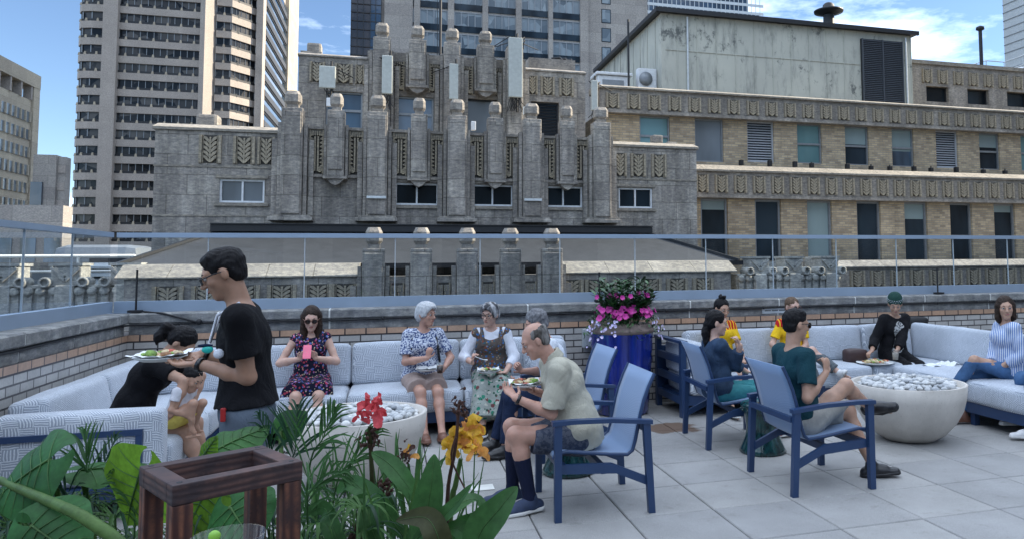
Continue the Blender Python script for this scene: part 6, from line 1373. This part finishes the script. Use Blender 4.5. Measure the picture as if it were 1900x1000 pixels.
# 10, 11 yellow jerseys
p = Person('person with a curly dark bun in yellow and red jersey behind the denim jacket', (2.13, 2.10, .53), -pi/2-.05, lean=.02, head=(.2, -.25, 0), female=True, skin='skin_mid', sc=.90)
p.arms(V3(2.27, 1.78, .60), V3(2.02, 1.78, .60), palm=(UP, UP)); p.legs(V3(2.2, 1.55, .09), V3(2.02, 1.55, .09)); p.body(); p.shirt('jersey_yellow', .75, .020); p.trousers('trouser_grey', .8, .02); p.shoe('shoe_white'); p.hair('hair_black', 'bun')
p = Person('person in yellow and red jersey and sunglasses behind the man in teal', (3.06, 2.12, .52), -pi/2-.03, lean=.05, head=(.15, -.12, 0), female=True, skin='skin_light', sc=.91)
fh = wp(1476, 655, Y=1.84)
p.arms(fh+V3(.07, .07, -.03), fh+V3(-.09, .07, -.04), poles=(-UP+V3(.6, 0, 0), -UP+V3(-.6, 0, 0)), hdir=(V3(-.5, -.7, .5), V3(.5, -.7, .5)), palm=(V3(-1, 0, .4), V3(1, 0, .4)), curl=(.8, .8))
p.legs(V3(3.10, 1.52, .09), V3(3.38, 1.60, .42), poles=(None, V3(.5, -1, 1))); p.body(); p.shirt('jersey_yellow', .7, .020); p.trousers('trouser_grey', 1.85, .025); p.shoe('shoe_white'); p.hair('hair_light', 'short'); p.glasses(True, 'shoe_brown')
t = thing('sandwich', 'small open sandwich held by the person in the yellow jersey with sunglasses', 'food', tuple(fh)); m = MB(); m.cbox(-.055, .055, -.035, .035, -.012, .012, .008, M=Matrix.Translation(fh)); m.build('bread', 'food_cream', t); m = MB(); m.ball(Vector(fh)+Vector((0, 0, .016)), (.045, .028, .010)); m.build('filling', 'food_brown', t)
# 12 woman in knit cap
p = Person('woman in dark green knit cap and black cardigan reaching for food on the right sofa', (4.47, 2.10, .53), -pi/2-.02, lean=.14, head=(-.55, -.45, 0), female=True, skin='skin_mid', sc=.93)
cc = wp(1662, 657, Y=1.74)
p.arms(cc+V3(.07, .08, 0), wp(1618, 650, Y=1.95), poles=(-UP+V3(.8, 0, 0), -UP*.8+V3(-.3, .3, 0)), hdir=(V3(-.6, -.8, 0), V3(-.9, -.2, -.45)), palm=(V3(-.8, .5, 0), -UP), curl=(.6, .9))
p.legs(V3(4.56, 1.50, .09), V3(4.38, 1.50, .09)); p.body(); p.shirt('blouse_pattern', 0, .014, name='blouse', vneck=.08); p.shirt('cardigan_black', 1.75, .032, name='cardigan', hem=.12, open_front=True, neck=.085); p.trousers('cardigan_black', 1.85, .025); p.shoe('shoe_black')
p.hair('hair_black', 'short'); A = SDF(); H, f, r_, u, c = p.HC, p.hf, p.hr, p.hu, p.c; R_ = np.stack([r_, f, u], 1); A.ell(H+(u*.050-f*.022)*c, (.094*c, .108*c, .100*c), R_); A.half(H+(u*.026-f*.02)*c, -(u*.9+f*.25)); A.wrinkle(.002, 60, 3); sdf_obj('knit_cap', A, 'knit_green', p.t, .006)
m = MB(); rn = random.Random(6)
for k in range(40):
    a = 2*pi*k/40+.02; z = .060+.022*(k % 2); q = H+(r_*cos(a)*.0925+f*(sin(a)*.106-.022)+u*z)*c; m.ball(Vector(q), .0048)
o = m.build('cap_pattern', 'top_white', p.t); o['kind'] = 'stuff'
cup('clear cup of milky drink held by the woman in the knit cap', cc+V3(-.02, -.02, -.06), 'clear_plastic', r=.044, h=.12, fill='drink_milky')
# 13 woman in striped shirt
p = Person('woman in blue striped shirt and jeans sitting cross-legged on the right sofa', (4.62, .36, .535), pi-.28, lean=.02, head=(1.25, -.06, -.05), female=True, skin='skin_mid', sc=.95)
hh_ = wp(1838, 680, X=4.36)
p.arms(hh_+V3(.09, -.04, .0), hh_+V3(.06, .07, 0), poles=(-UP+V3(.3, -.6, 0), -UP+V3(.3, .6, 0)), hdir=(V3(-.9, .4, .05), V3(-.8, -.5, .05)), palm=(V3(0, .5, 1), V3(0, -.5, 1)), curl=(.7, .7))
p.legs(V3(4.02, .52, .34), V3(4.16, .52, .10), poles=(V3(-.8, .3, 1.2), V3(-1, .3, .7)), toes=(V3(-1, .5, -.2), V3(-1, .15, 0))); p.body(); p.shirt('shirt_stripe', 1.7, .028, hem=.06, vneck=.05, wr=.005); p.trousers('jeans_blue', 1.9, .016); p.shoe('shoe_brown', 'shoe_brown'); p.hair('hair_brown', 'bob')
# 14 person just outside the frame whose shoe shows
p = Person('seated person mostly outside the frame, just a white sneaker at the right edge', (4.66, -.40, .53), pi-.4, lean=.05, female=True, skin='skin_mid', sc=.95)
p.arms(V3(4.4, -.35, .66), V3(4.4, -.2, .66)); p.legs(V3(4.22, -.30, .10), V3(4.40, .03, .15), toes=(None, V3(-1, .25, -.1))); p.body(); p.shirt('top_white', .6); p.trousers('jeans_blue', 1.86, .018); p.shoe('shoe_white'); p.hair('hair_brown', 'long')
# ================================================================== NEAR FOREGROUND
def leafmat(name, col, col2=None, tr=.35, rough=.38, scale=9):
    g = NG(name); v = g.coord(); a = tuple(x*.6 for x in col); b = col2 or tuple(min(1, x*1.35) for x in col)
    c = g.noise(v, scale, 6, .6, .32, .68, c4(a), c4(b)); c = g.mix(1., c, g.noise(v, scale*9, 3, .6, .3, .7, (.82, .82, .82, 1), (1.12, 1.12, 1.12, 1)), 'MULTIPLY')
    g.base(c); g.b.inputs['Roughness'].default_value = rough+.1; g.b.inputs['Specular IOR Level'].default_value = .28; x = g.n('TexNoise', Scale=scale*5, Detail=3); g.l(v, x.inputs[0]); g.bump(x.outputs[0], .25, .004)
    t = g.n('BsdfTranslucent'); g.l(c, t.inputs[0]); m = g.n('MixShader'); m.inputs[0].default_value = tr; g.l(g.b.outputs[0], m.inputs[1]); g.l(t.outputs[0], m.inputs[2]); g.l(m.outputs[0], g.out.inputs[0])
leafmat('ear_dark', (.035, .13, .035)); leafmat('ear_bright', (.15, .30, .03), tr=.5); leafmat('ear_mid', (.045, .14, .035), tr=.4); leafmat('vein', (.09, .19, .06)); leafmat('stalk', (.10, .18, .05))
leafmat('palm_green', (.045, .12, .035)); leafmat('palm_deep', (.02, .06, .03)); leafmat('reed_green', (.06, .14, .035)); leafmat('canna_green', (.045, .125, .035)); leafmat('canna_bronze', (.06, .065, .025)); leafmat('dry_brown', (.09, .045, .035)); leafmat('petal_y', (.85, .44, .03), (.95, .62, .08), tr=.45, scale=14); leafmat('petal_r', (.75, .045, .06), (.95, .16, .18), tr=.4, scale=14); leafmat('petal_o', (.80, .27, .06), (.9, .45, .12), tr=.45, scale=14)
def P3(x, y, D): return Vector(W(x, y, D=D))
CAMDIR = Vector(_f)
def spline(pts, n):
    out = []; k = len(pts)
    for i in range(n+1):
        t = i/n*(k-1); a = min(int(t), k-2); f = t-a; p0, p1, p2, p3 = pts[max(a-1, 0)], pts[a], pts[a+1], pts[min(a+2, k-1)]
        out.append(.5*((2*p1)+(p2-p0)*f+(2*p0-5*p1+4*p2-p3)*f*f+(3*p1-p0-3*p2+p3)*f**3))
    return out
def blade(m, pts, wid, mi=0, nrm_=None, fold=.25, n=12, peak=.4, vein=None, wav=.0):
    "leaf blade along a curve of world points; widest at peak"
    c = spline(pts, n); nn = Vector(nrm_) if nrm_ is not None else -CAMDIR; vs = []; ph = random.random()*6
    for i, p in enumerate(c):
        d = (c[min(i+1, n)]-c[max(i-1, 0)]).normalized(); s_ = d.cross(nn)
        s_ = s_.normalized() if s_.length > 1e-4 else d.orthogonal().normalized(); u = s_.cross(d).normalized(); f = i/n
        w_ = wid*.5*(sin(pi*.5*min(1, f/peak))**.8 if f < peak else max(0, cos(pi*.5*(f-peak)/(1-peak)))**.75) if 0 < f < 1 else wid*.03
        o = wav*sin(ph+f*14)
        for q in (-1, -.5, 0, .5, 1): vs.append(p+s_*w_*q+u*(abs(q)*fold*w_+(o*abs(q)*w_)))
    m.add(vs, [(i*5+j, i*5+j+1, (i+1)*5+j+1, (i+1)*5+j) for i in range(n) for j in range(4)], mi, True)
    if vein is not None: m.tube([q-nn*-.0012 for q in c], [wid*.022*(1-.8*i/n) for i in range(n+1)], 5, vein, False)
def ear_leaf(m, base, tip, wid, nrm_, mi, vmi, droop=.12, seed=0):
    "heart-shaped elephant-ear leaf with lobes behind the stalk joint, raised veins and a wavy rim"
    rn = random.Random(seed); base = Vector(base); tip = Vector(tip); L_ = (tip-base).length; d = (tip-base).normalized(); s_ = d.cross(Vector(nrm_)).normalized(); u = s_.cross(d).normalized()
    def hw(t): # half width, t from -0.32 (lobe ends) to 1 (tip)
        return wid*.5*(max(0, sin(pi*.5*min(1, (t+.36)/.62)))**.75 if t < .26 else max(0, cos(pi*.5*(t-.26)/.74))**.85)
    def pt(t, q):
        w_ = hw(t); a = q*w_
        if t < 0 and abs(q) < .28+.0: a = a
        z = -droop*L_*(max(0, t)**2)-.25*w_*(abs(q)**2)*.9+.03*L_*sin(9*t+seed)*q*q+.018*L_*sin(17*t+q*3+seed)*abs(q)**3
        return base+d*(t*L_)+s_*a+u*z
    N = 22; K = 9
    for sg in (-1, 1):
        vs = []; rows = []
        for i in range(N+1):
            t = -.34+1.34*i/N; q0 = max(0, -t/.34)*.42
            for j in range(K+1): vs.append(pt(t, sg*(q0+(1-q0)*j/K)))
        fs = [(i*(K+1)+j, i*(K+1)+j+1, (i+1)*(K+1)+j+1, (i+1)*(K+1)+j) for i in range(N) for j in range(K)]
        m.add(vs, fs, mi, True)
    e = u*-.002
    for side in (e, -e):
        m.tube([pt(t, 0)+side for t in np.linspace(0, .97, 12)], [.0032*(1-.8*k/11) for k in range(12)], 5, vmi, False)
        for t0 in (0, .12, .28, .44, .6, .76):
            for sg in (-1, 1):
                m.tube([pt(min(.98, t0+.20*f-(0.10 if t0 == 0 else 0)*f*2), sg*f*.93)+side for f in np.linspace(0, 1, 8)], [.0016*(1-.75*k/7) for k in range(8)], 4, vmi, False)
# timber lantern frame on a high table
ZF = 1.32
cs = [Vector(W(x, y, Z=ZF)) for x, y in ((258, 864), (320, 901), (562, 854), (478, 824))]
A_, B_, C_, D_ = cs; ux = (C_-B_).normalized(); uy = (A_-B_).normalized(); lx = (C_-B_).length; ly = (A_-B_).length
uy = (uy-ux*uy.dot(ux)).normalized(); FM = Matrix((( ux.x, uy.x, 0, B_.x), (ux.y, uy.y, 0, B_.y), (0, 0, 1, 0), (0, 0, 0, 1)))
g = NG('cedar'); v = g.coord((1, 1, 1)); 
tw_ = g.n('TexWave', Scale=22, Distortion=7, Detail=4, bands_direction='X'); mpz = g.coord((1, 1, .10)); g.l(mpz, tw_.inputs[0]); c = g.mix(tw_.outputs[0], (.055, .018, .014, 1), (.22, .085, .045, 1)); c = g.mix(g.noise(v, 14, 6, .7, .4, .62), c, (.045, .022, .02, 1)); g.base(c); g.b.inputs['Roughness'].default_value = .6; g.bump(tw_.outputs[0], .3, .002)
g = NG('cedar_rail'); v = g.coord(); mpz = g.coord((.12, .12, 1.)); tw_ = g.n('TexWave', Scale=30, Distortion=6, Detail=4, bands_direction='Z'); g.l(mpz, tw_.inputs[0]); c = g.mix(tw_.outputs[0], (.045, .022, .022, 1), (.12, .06, .048, 1)); c = g.mix(g.noise(v, 20, 6, .7, .4, .62), c, (.035, .022, .024, 1)); g.base(c); g.b.inputs['Roughness'].default_value = .62; g.bump(tw_.outputs[0], .2, .002)
lan = thing('wooden_frame', 'open reddish brown timber frame with four square legs standing on the near table', 'wooden frame', tuple(FM @ Vector((lx/2, ly/2, 1.10))))
t_ = .030
for x0, x1, y0, y1 in ((0, lx, 0, t_), (0, lx, ly-t_, ly)): m = MB(); m.cbox(x0, x1, y0, y1, ZF-.034, ZF, .0018, M=FM); m.build('rail', 'cedar_rail', lan)
for x0, x1 in ((0, t_), (lx-t_, lx)): m = MB(); m.cbox(x0, x1, t_+.0005, ly-t_-.0005, ZF-.0335, ZF-.0005, .0018, M=FM); m.build('rail', 'cedar_rail', lan)
for x in (.001, lx-t_-.003):
    for y in (.001, ly-t_-.003): m = MB(); m.cbox(x, x+t_+.002, y, y+t_+.002, 1.10, ZF-.0345, .0018, M=FM); m.build('leg', 'cedar', lan)
for x in (t_/2, lx-t_/2):
    for y in (t_/2, ly-t_/2): m = MB(); m.lathe([(.0048, ZF-.001), (.0048, ZF+.0006), (.001, ZF+.0003)], 12, FM @ Vector((x, y, 0))); m.build('screw_head', 'dark_metal', lan)
tb = thing('high_table', 'round dark bar table carrying the timber frame and the cup, just below the picture', 'table', (-1.95, -4.95, 0))
tc_ = W(430, 1150, D=1.20); m = MB(); m.lathe([(.01, 1.07), (.36, 1.07), (.365, 1.075), (.365, 1.094), (.36, 1.0985), (.01, 1.0985)], 48, (tc_.x, tc_.y, 0)); m.build('tabletop', 'dark_metal', tb)
m = MB(); m.tube([(tc_.x, tc_.y, .02), (tc_.x, tc_.y, 1.07)], .035, 12); m.build('column', 'dark_metal', tb); m = MB(); m.lathe([(.26, 0), (.26, .012), (.05, .03)], 32, (tc_.x, tc_.y, 0)); m.build('base', 'dark_metal', tb)
cp = W(424, 992, D=1.03); t = thing('plastic_cup', 'clear plastic cup with a lime piece in front of the timber frame', 'cup', (cp.x, cp.y, 1.10))
m = MB(); m.lathe([(.031, 1.10), (.0455, cp.z-.002), (.0465, cp.z), (.0445, cp.z), (.030, 1.104), (.002, 1.104)], 40, (cp.x, cp.y, 0)); m.build('cup', 'clear_plastic', t)
blob('lime', (.25, .50, .06), .4); m = MB(); m.ball(W(398, 994, D=1.02), (.008, .005, .008)); m.build('lime_piece', 'lime', t)
# planter trough below the picture
tr = thing('planter_trough', 'long dark planter trough holding the foreground plants', 'planter', tuple(W(450, 1200, D=2.4).to_2d())+(0,))
o = Vector(W(420, 1200, D=2.4)); o.z = 0; TM = Matrix.Translation(o) @ Matrix.Rotation(-YAW, 4, 'Z')
m = MB(); m.box(-1.15, 1.05, -.45, -.41, 0, .58, M=TM); m.box(-1.15, 1.05, .41, .45, 0, .58, M=TM); m.box(-1.15, -1.11, -.409, .409, 0, .58, M=TM); m.box(1.01, 1.05, -.409, .409, 0, .58, M=TM); m.box(-1.11, 1.01, -.409, .409, 0, .06, M=TM); m.build('box', 'dark_metal', tr)
simple('soil', (.03, .022, .016), .95, 0, .4, 30, bump=.8, bscale=40); m = MB(); m.box(-1.109, 1.009, -.408, .408, .061, .52, M=TM); m.build('soil', 'soil', tr)
def root(x, D): q = Vector(W(x, 900, D=D)); q.z = .53; return q
# elephant ears
ee = thing('elephant_ear', 'elephant ear plant with broad green leaves at the lower left', 'plant', tuple(root(200, 2.2)))
def ear(bx, by, tx, ty, D, wid, n_, mt, seed, D2=None, rootx=None):
    m = MB(); b = P3(bx, by, D); ear_leaf(m, b, P3(tx, ty, D2 or D), wid, n_, 0, 1, seed=seed); lf = m.build('leaf', [mt, 'vein'], ee)
    m = MB(); r = root(rootx if rootx is not None else bx, 2.2); m.tube(spline([r, r.lerp(b, .5)+Vector((.02, .02, .05)), b], 10), [.013-.0007*k for k in range(11)], 8); m.build('stalk', 'stalk', ee)
cn = -CAMDIR
ear(92, 852, -30, 925, 1.95, .25, Vector(cn)*.7+Vector((0, 0, .7)), 'ear_dark', 1, 1.95, 120)
ear(150, 872, 294, 856, 2.1, .14, Vector(cn)*.25+Vector((0, 0, 1)), 'ear_mid', 2, 2.15, 170)
ear(262, 872, 222, 985, 1.95, .26, Vector(cn)*1+Vector((0, 0, .3)), 'ear_bright', 3, 2.0, 260)
ear(428, 940, 470, 1010, 1.95, .20, Vector(cn)*1+Vector((.1, 0, .3)), 'ear_dark', 4, 1.9, 420)
ear(385, 905, 330, 1010, 2.15, .22, Vector(cn)*1+Vector((0, 0, .2)), 'ear_bright', 5, 2.1, 400)
ear(400, 835, 500, 782, 2.2, .16, Vector(cn)*.7+Vector((-.3, 0, .7)), 'ear_mid', 6, 2.3, 420)
ear(378, 845, 400, 808, 2.15, .06, Vector(cn)*.8+Vector((0, 0, .6)), 'ear_bright', 7, 2.15, 400)
ear(520, 800, 568, 765, 2.5, .10, Vector(cn)*1, 'ear_mid', 8, 2.5, 500)
ear(60, 975, 150, 1040, 1.8, .2, Vector(cn)*.8+Vector((0, 0, .5)), 'ear_dark', 9, 1.75, 60)
m = MB(); m.tube(spline([P3(0, 890, 2.03), P3(50, 912, 1.9), P3(105, 935, 1.8), P3(160, 962, 1.72), P3(235, 1020, 1.7), P3(300, 1120, 1.7)], 14), [.010+.0004*k for k in range(15)], 10); m.build('stalk', 'stalk', ee)
# palm fronds
def frond(parent, pts, n, ll, mi='palm_green', seed=0, w_=.012, ang=.9, droop=.2, f0=.12):
    w_ *= .62; rn = random.Random(seed); c = spline(pts, 24); m = MB(); m.tube(c, [.0034*(1-.75*i/24) for i in range(25)], 6, 0)
    for k in range(n):
        f = f0+(1-f0)*k/(n-1); i = f*24; a = min(int(i), 23); p = c[a].lerp(c[a+1], i-a); d = (c[a+1]-c[a]).normalized(); s_ = d.cross(-CAMDIR).normalized()
        l = ll*(sin(pi*min(1, .25+.75*f))**.5)*rn.uniform(.85, 1.1)*(1.05-.45*f)
        for sg in (-1, 1):
            dd = (d*cos(ang*(1-.5*f))+s_*sg*sin(ang*(1-.5*f))+Vector(CAMDIR)*rn.uniform(-.25, .25)).normalized(); q1 = p+dd*l*.5+Vector((0, 0, .01)); q2 = p+dd*l-Vector((0, 0, droop*l))
            blade(m, [p, q1, q2], w_*rn.uniform(.8, 1.15), 0, -CAMDIR+Vector((rn.uniform(-.5, .5), 0, rn.uniform(0, .8))), .35, 5, .3)
    m.build('frond', mi, parent)
pm = thing('palm', 'small feathery palm between the elephant ears and the red canna', 'plant', tuple(root(560, 2.1)))
frond(pm, [root(545, 2.0), P3(540, 900, 2.05), P3(548, 830, 2.05), P3(552, 755, 2.1)], 11, .22, 'palm_deep', 1, .011, 1.0, .0, .45)
frond(pm, [root(560, 2.0), P3(570, 900, 1.95), P3(600, 810, 1.9), P3(622, 760, 1.9)], 12, .16, 'palm_green', 2, .010, .7, .1, .35)
frond(pm, [root(600, 2.2), P3(620, 920, 2.1), P3(660, 850, 2.1), P3(700, 800, 2.1)], 14, .17, 'palm_green', 3, .010, .6, .2, .3)
frond(pm, [root(540, 2.2), P3(500, 900, 2.3), P3(505, 830, 2.3), P3(480, 770, 2.3)], 11, .16, 'palm_deep', 4, .009, .6, .2, .4)
frond(pm, [root(600, 2.2), P3(570, 960, 1.8), P3(590, 900, 1.8), P3(650, 870, 1.8)], 16, .14, 'palm_green', 5, .010, .8, .2, .3)
pm2 = thing('palm', 'young palm with stiff narrow leaflets in front of the left sofa end', 'plant', tuple(root(150, 2.2)))
frond(pm2, [root(160, 2.2), P3(162, 920, 2.1), P3(160, 860, 2.1), P3(158, 800, 2.15)], 12, .17, 'palm_green', 11, .010, .75, .0, .45)
frond(pm2, [root(170, 2.2), P3(175, 940, 2.2), P3(190, 870, 2.2), P3(215, 810, 2.25)], 11, .13, 'palm_deep', 12, .010, .8, .05, .45)
frond(pm2, [root(130, 2.2), P3(130, 960, 2.0), P3(110, 900, 2.0), P3(85, 860, 2.0)], 12, .14, 'palm_deep', 13, .010, .8, .2, .4)
frond(pm2, [root(240, 2.2), P3(250, 980, 2.0), P3(235, 920, 2.0), P3(210, 880, 2.0)], 12, .12, 'palm_green', 14, .009, .8, .2, .4)
# umbrella sedge: rings of thin arching leaves on thin stems
def sedge(name_label, cells, seed, mats=('reed_green', 'palm_deep')):
    rn = random.Random(seed); t = thing('umbrella_sedge', name_label, 'plant', tuple(root(sum(c[0] for c in cells)/len(cells), 2.0)))
    for x, y, D, L_, nn in cells:
        p = P3(x, y, D); m = MB(); r = root(x+rn.uniform(-30, 30), D+.1); m.tube(spline([r, r.lerp(p, .6)+Vector((rn.uniform(-.02, .02), 0, 0)), p], 6), .0028, 5, 0)
        a0 = rn.uniform(0, 6)
        for k in range(nn):
            a = a0+2*pi*k/nn+rn.uniform(-.15, .15); d = Vector((cos(a), sin(a), 0)); l = L_*rn.uniform(.75, 1.15)
            blade(m, [p, p+d*l*.45+Vector((0, 0, l*.22)), p+d*l*.85+Vector((0, 0, l*.05)), p+d*l-Vector((0, 0, l*.25))], .0085*rn.uniform(.7, 1.2), 0 if rn.random() < .6 else 1, (0, 0, 1), .3, 7, .35)
        m.build('leaf_whorl', list(mats), t)
rn = random.Random(77)
sedge('mass of umbrella sedge with thin arching leaves along the bottom left edge', [(rn.uniform(-10, 270), rn.uniform(935, 1020), rn.uniform(1.9, 2.4), rn.uniform(.09, .14), 15) for _ in range(24)], 5)
sedge('umbrella sedge with thin arching leaves right of the timber frame', [(rn.uniform(560, 720), rn.uniform(915, 1015), rn.uniform(1.8, 2.3), rn.uniform(.07, .12), 14) for _ in range(20)], 6)
sedge('umbrella sedge glimpsed between the legs of the timber frame', [(rn.uniform(290, 560), rn.uniform(940, 1020), rn.uniform(2.1, 2.6), rn.uniform(.09, .13), 13) for _ in range(16)], 7)
gt = thing('grass_clump', 'tuft of long upright grass blades in front of the left fire bowl', 'plant', tuple(root(640, 2.0)))
m = MB(); rn = random.Random(12)
for k in range(44):
    x = rn.uniform(560, 880); D = rn.uniform(1.8, 2.5); b = P3(x, 1060, D); tip = P3(x+rn.uniform(-90, 90), rn.uniform(770, 930) if x < 720 else rn.uniform(800, 940), D+rn.uniform(-.1, .1)); mid = b.lerp(tip, .6)+Vector((0, 0, .03))
    blade(m, [b, mid, tip], rn.uniform(.004, .007), rn.randint(0, 1), None, .3, 8, .3)
o_ = m.build('blades', ['reed_green', 'palm_green'], gt); o_['kind'] = 'stuff'
# cannas
def canna_flower(parent, c, mats, sz, seed, n=9, name='flower'):
    rn = random.Random(seed); m = MB(); c = Vector(c)
    for k in range(n):
        a = 2*pi*k/n+rn.uniform(-.3, .3); el = rn.uniform(-.5, 1.2); d = Vector((cos(a)*cos(el), sin(a)*cos(el)*.8, sin(el))); l = sz*rn.uniform(.6, 1.05)
        s_ = d.orthogonal().normalized(); q0 = c+Vector((rn.uniform(-.2, .2), rn.uniform(-.1, .1), rn.uniform(-.45, .35)))*sz
        blade(m, [q0, q0+d*l*.4+Vector((0, 0, l*.15)), q0+d*l*.8+s_*l*.1, q0+d*l-Vector((0, 0, l*.2))], l*rn.uniform(.35, .6), rn.randint(0, len(mats)-1), (rn.uniform(-1, 1), -1, rn.uniform(-.3, .8)), rn.uniform(-.5, .6), 8, .65, wav=.35)
    return m.build(name, list(mats), parent)
def seedhead(parent, c, sz, seed):
    rn = random.Random(seed); m = MB(); c = Vector(c)
    for k in range(26):
        q = c+Vector((rn.gauss(0, .3), rn.gauss(0, .25), rn.gauss(0, .5)))*sz; m.ball(q, (sz*.13, sz*.12, sz*.16)); d = Vector((rn.gauss(0, 1), rn.gauss(0, 1), rn.gauss(0, 1))).normalized(); blade(m, [q, q+d*sz*.3, q+d*sz*.5-Vector((0, 0, sz*.1))], sz*.12, 0, None, .3, 4, .4)
    m.build('seed_head', 'dry_brown', parent)
def stem(parent, pts, r, mat): m = MB(); c = spline(pts, 12); m.tube(c, [r*(1-.4*k/12) for k in range(13)], 8); m.build('stem', mat, parent)
def cleaf(parent, pts, wid, mat='canna_green', n_=None, **k): m = MB(); blade(m, pts, wid*.84, 0, n_, vein=1, n=16, **k); m.build('leaf', [mat, 'vein'], parent)
cr_ = thing('canna', 'canna lily with a red flower and brown seed heads', 'plant', tuple(root(700, 2.0)))
stem(cr_, [root(700, 2.0), P3(693, 960, 2.0), P3(690, 880, 2.0), P3(686, 790, 2.0)], .008, 'canna_bronze')
canna_flower(cr_, P3(690, 762, 1.98), ('petal_r', 'petal_r', 'petal_r'), .048, 3, 20); canna_flower(cr_, P3(672, 775, 1.97), ('petal_r',), .030, 4, 6); seedhead(cr_, P3(690, 812, 2.0), .035, 1); seedhead(cr_, P3(716, 905, 1.98), .035, 2); seedhead(cr_, P3(660, 1000, 1.9), .035, 5)
cleaf(cr_, [P3(690, 838, 1.95), P3(725, 862, 1.92), P3(760, 905, 1.9), P3(795, 955, 1.9)], .058, n_=Vector(cn)+Vector((.3, 0, .5)), wav=.1)
cleaf(cr_, [P3(760, 1010, 1.95), P3(700, 930, 1.95), P3(650, 895, 2.0), P3(625, 915, 2.0)], .06, 'canna_green', n_=Vector(cn)+Vector((0, 0, .7)))
cleaf(cr_, [P3(720, 1040, 1.9), P3(690, 980, 1.9), P3(680, 930, 1.95), P3(640, 940, 1.95)], .07)
cleaf(cr_, [P3(650, 1050, 1.8), P3(620, 985, 1.8), P3(600, 940, 1.85), P3(560, 960, 1.9)], .06, 'canna_green')
cy = thing('canna', 'canna lily with a large ruffled yellow orange flower', 'plant', tuple(root(800, 1.9)))
stem(cy, [root(800, 1.9), P3(835, 960, 1.9), P3(845, 900, 1.9), P3(855, 850, 1.9)], .009, 'stalk')
canna_flower(cy, P3(862, 812, 1.88), ('petal_y', 'petal_y', 'petal_y', 'petal_o'), .058, 7, 26); canna_flower(cy, P3(840, 828, 1.86), ('petal_y',), .042, 8, 12); canna_flower(cy, P3(880, 838, 1.86), ('petal_o', 'petal_y'), .040, 9, 12)
stem(cy, [P3(828, 990, 1.85), P3(832, 900, 1.85), P3(845, 830, 1.83), P3(852, 745, 1.83)], .0055, 'dry_brown'); seedhead(cy, P3(853, 760, 1.83), .028, 12); stem(cy, [P3(846, 810, 1.82), P3(838, 850, 1.82), P3(862, 905, 1.82)], .003, 'dry_brown')
cleaf(cy, [P3(780, 1040, 1.8), P3(790, 960, 1.8), P3(800, 900, 1.8), P3(806, 842, 1.82)], .085, 'canna_green', n_=Vector(cn)+Vector((.1, 0, .1)), wav=.05)
cleaf(cy, [P3(870, 1060, 1.7), P3(890, 990, 1.7), P3(925, 945, 1.7), P3(960, 902, 1.72)], .090, 'canna_green', n_=Vector(cn)+Vector((-.2, 0, .4)), wav=.06)
cleaf(cy, [P3(760, 1010, 1.75), P3(800, 975, 1.72), P3(840, 940, 1.7), P3(876, 897, 1.7)], .045, 'canna_green', n_=Vector(cn)+Vector((-.6, 0, .6)))
cleaf(cy, [P3(800, 1000, 1.8), P3(840, 945, 1.8), P3(880, 925, 1.85), P3(905, 950, 1.85)], .055, 'canna_green', n_=Vector(cn)*.4+Vector((0, 0, 1)))
cleaf(cy, [P3(820, 1030, 1.85), P3(850, 985, 1.85), P3(880, 965, 1.85), P3(900, 940, 1.9)], .06, 'ear_mid', n_=Vector(cn)+Vector((0, 0, .6)))
cleaf(cy, [P3(830, 1060, 1.7), P3(815, 1000, 1.68), P3(790, 960, 1.7), P3(735, 965, 1.72)], .07, 'canna_bronze', n_=Vector(cn)+Vector((0, 0, .6)))
cleaf(cy, [P3(900, 1060, 1.8), P3(880, 1010, 1.8), P3(850, 980, 1.8), P3(820, 985, 1.8)], .06, 'canna_green', n_=Vector(cn)+Vector((0, 0, .8)))
sm = thing('canna', 'small withered orange canna bloom between the red and the yellow flowers', 'plant', tuple(root(760, 2.2)))
stem(sm, [root(760, 2.2), P3(765, 960, 2.2), P3(758, 860, 2.2)], .006, 'canna_green'); canna_flower(sm, P3(757, 842, 2.2), ('petal_o', 'petal_y', 'dry_brown'), .030, 21, 8); seedhead(sm, P3(748, 846, 2.2), .024, 22); seedhead(sm, P3(762, 905, 2.2), .02, 24)
for k, (a, b, c_) in enumerate((((760, 1020), (740, 880), (735, 800)), ((765, 1020), (775, 880), (780, 810)), ((765, 1020), (795, 890), (830, 845)), ((755, 1020), (720, 900), (700, 850)))): cleaf(sm, [P3(*a, 2.2), P3(*b, 2.2), P3(*c_, 2.25)], .02, 'palm_green')
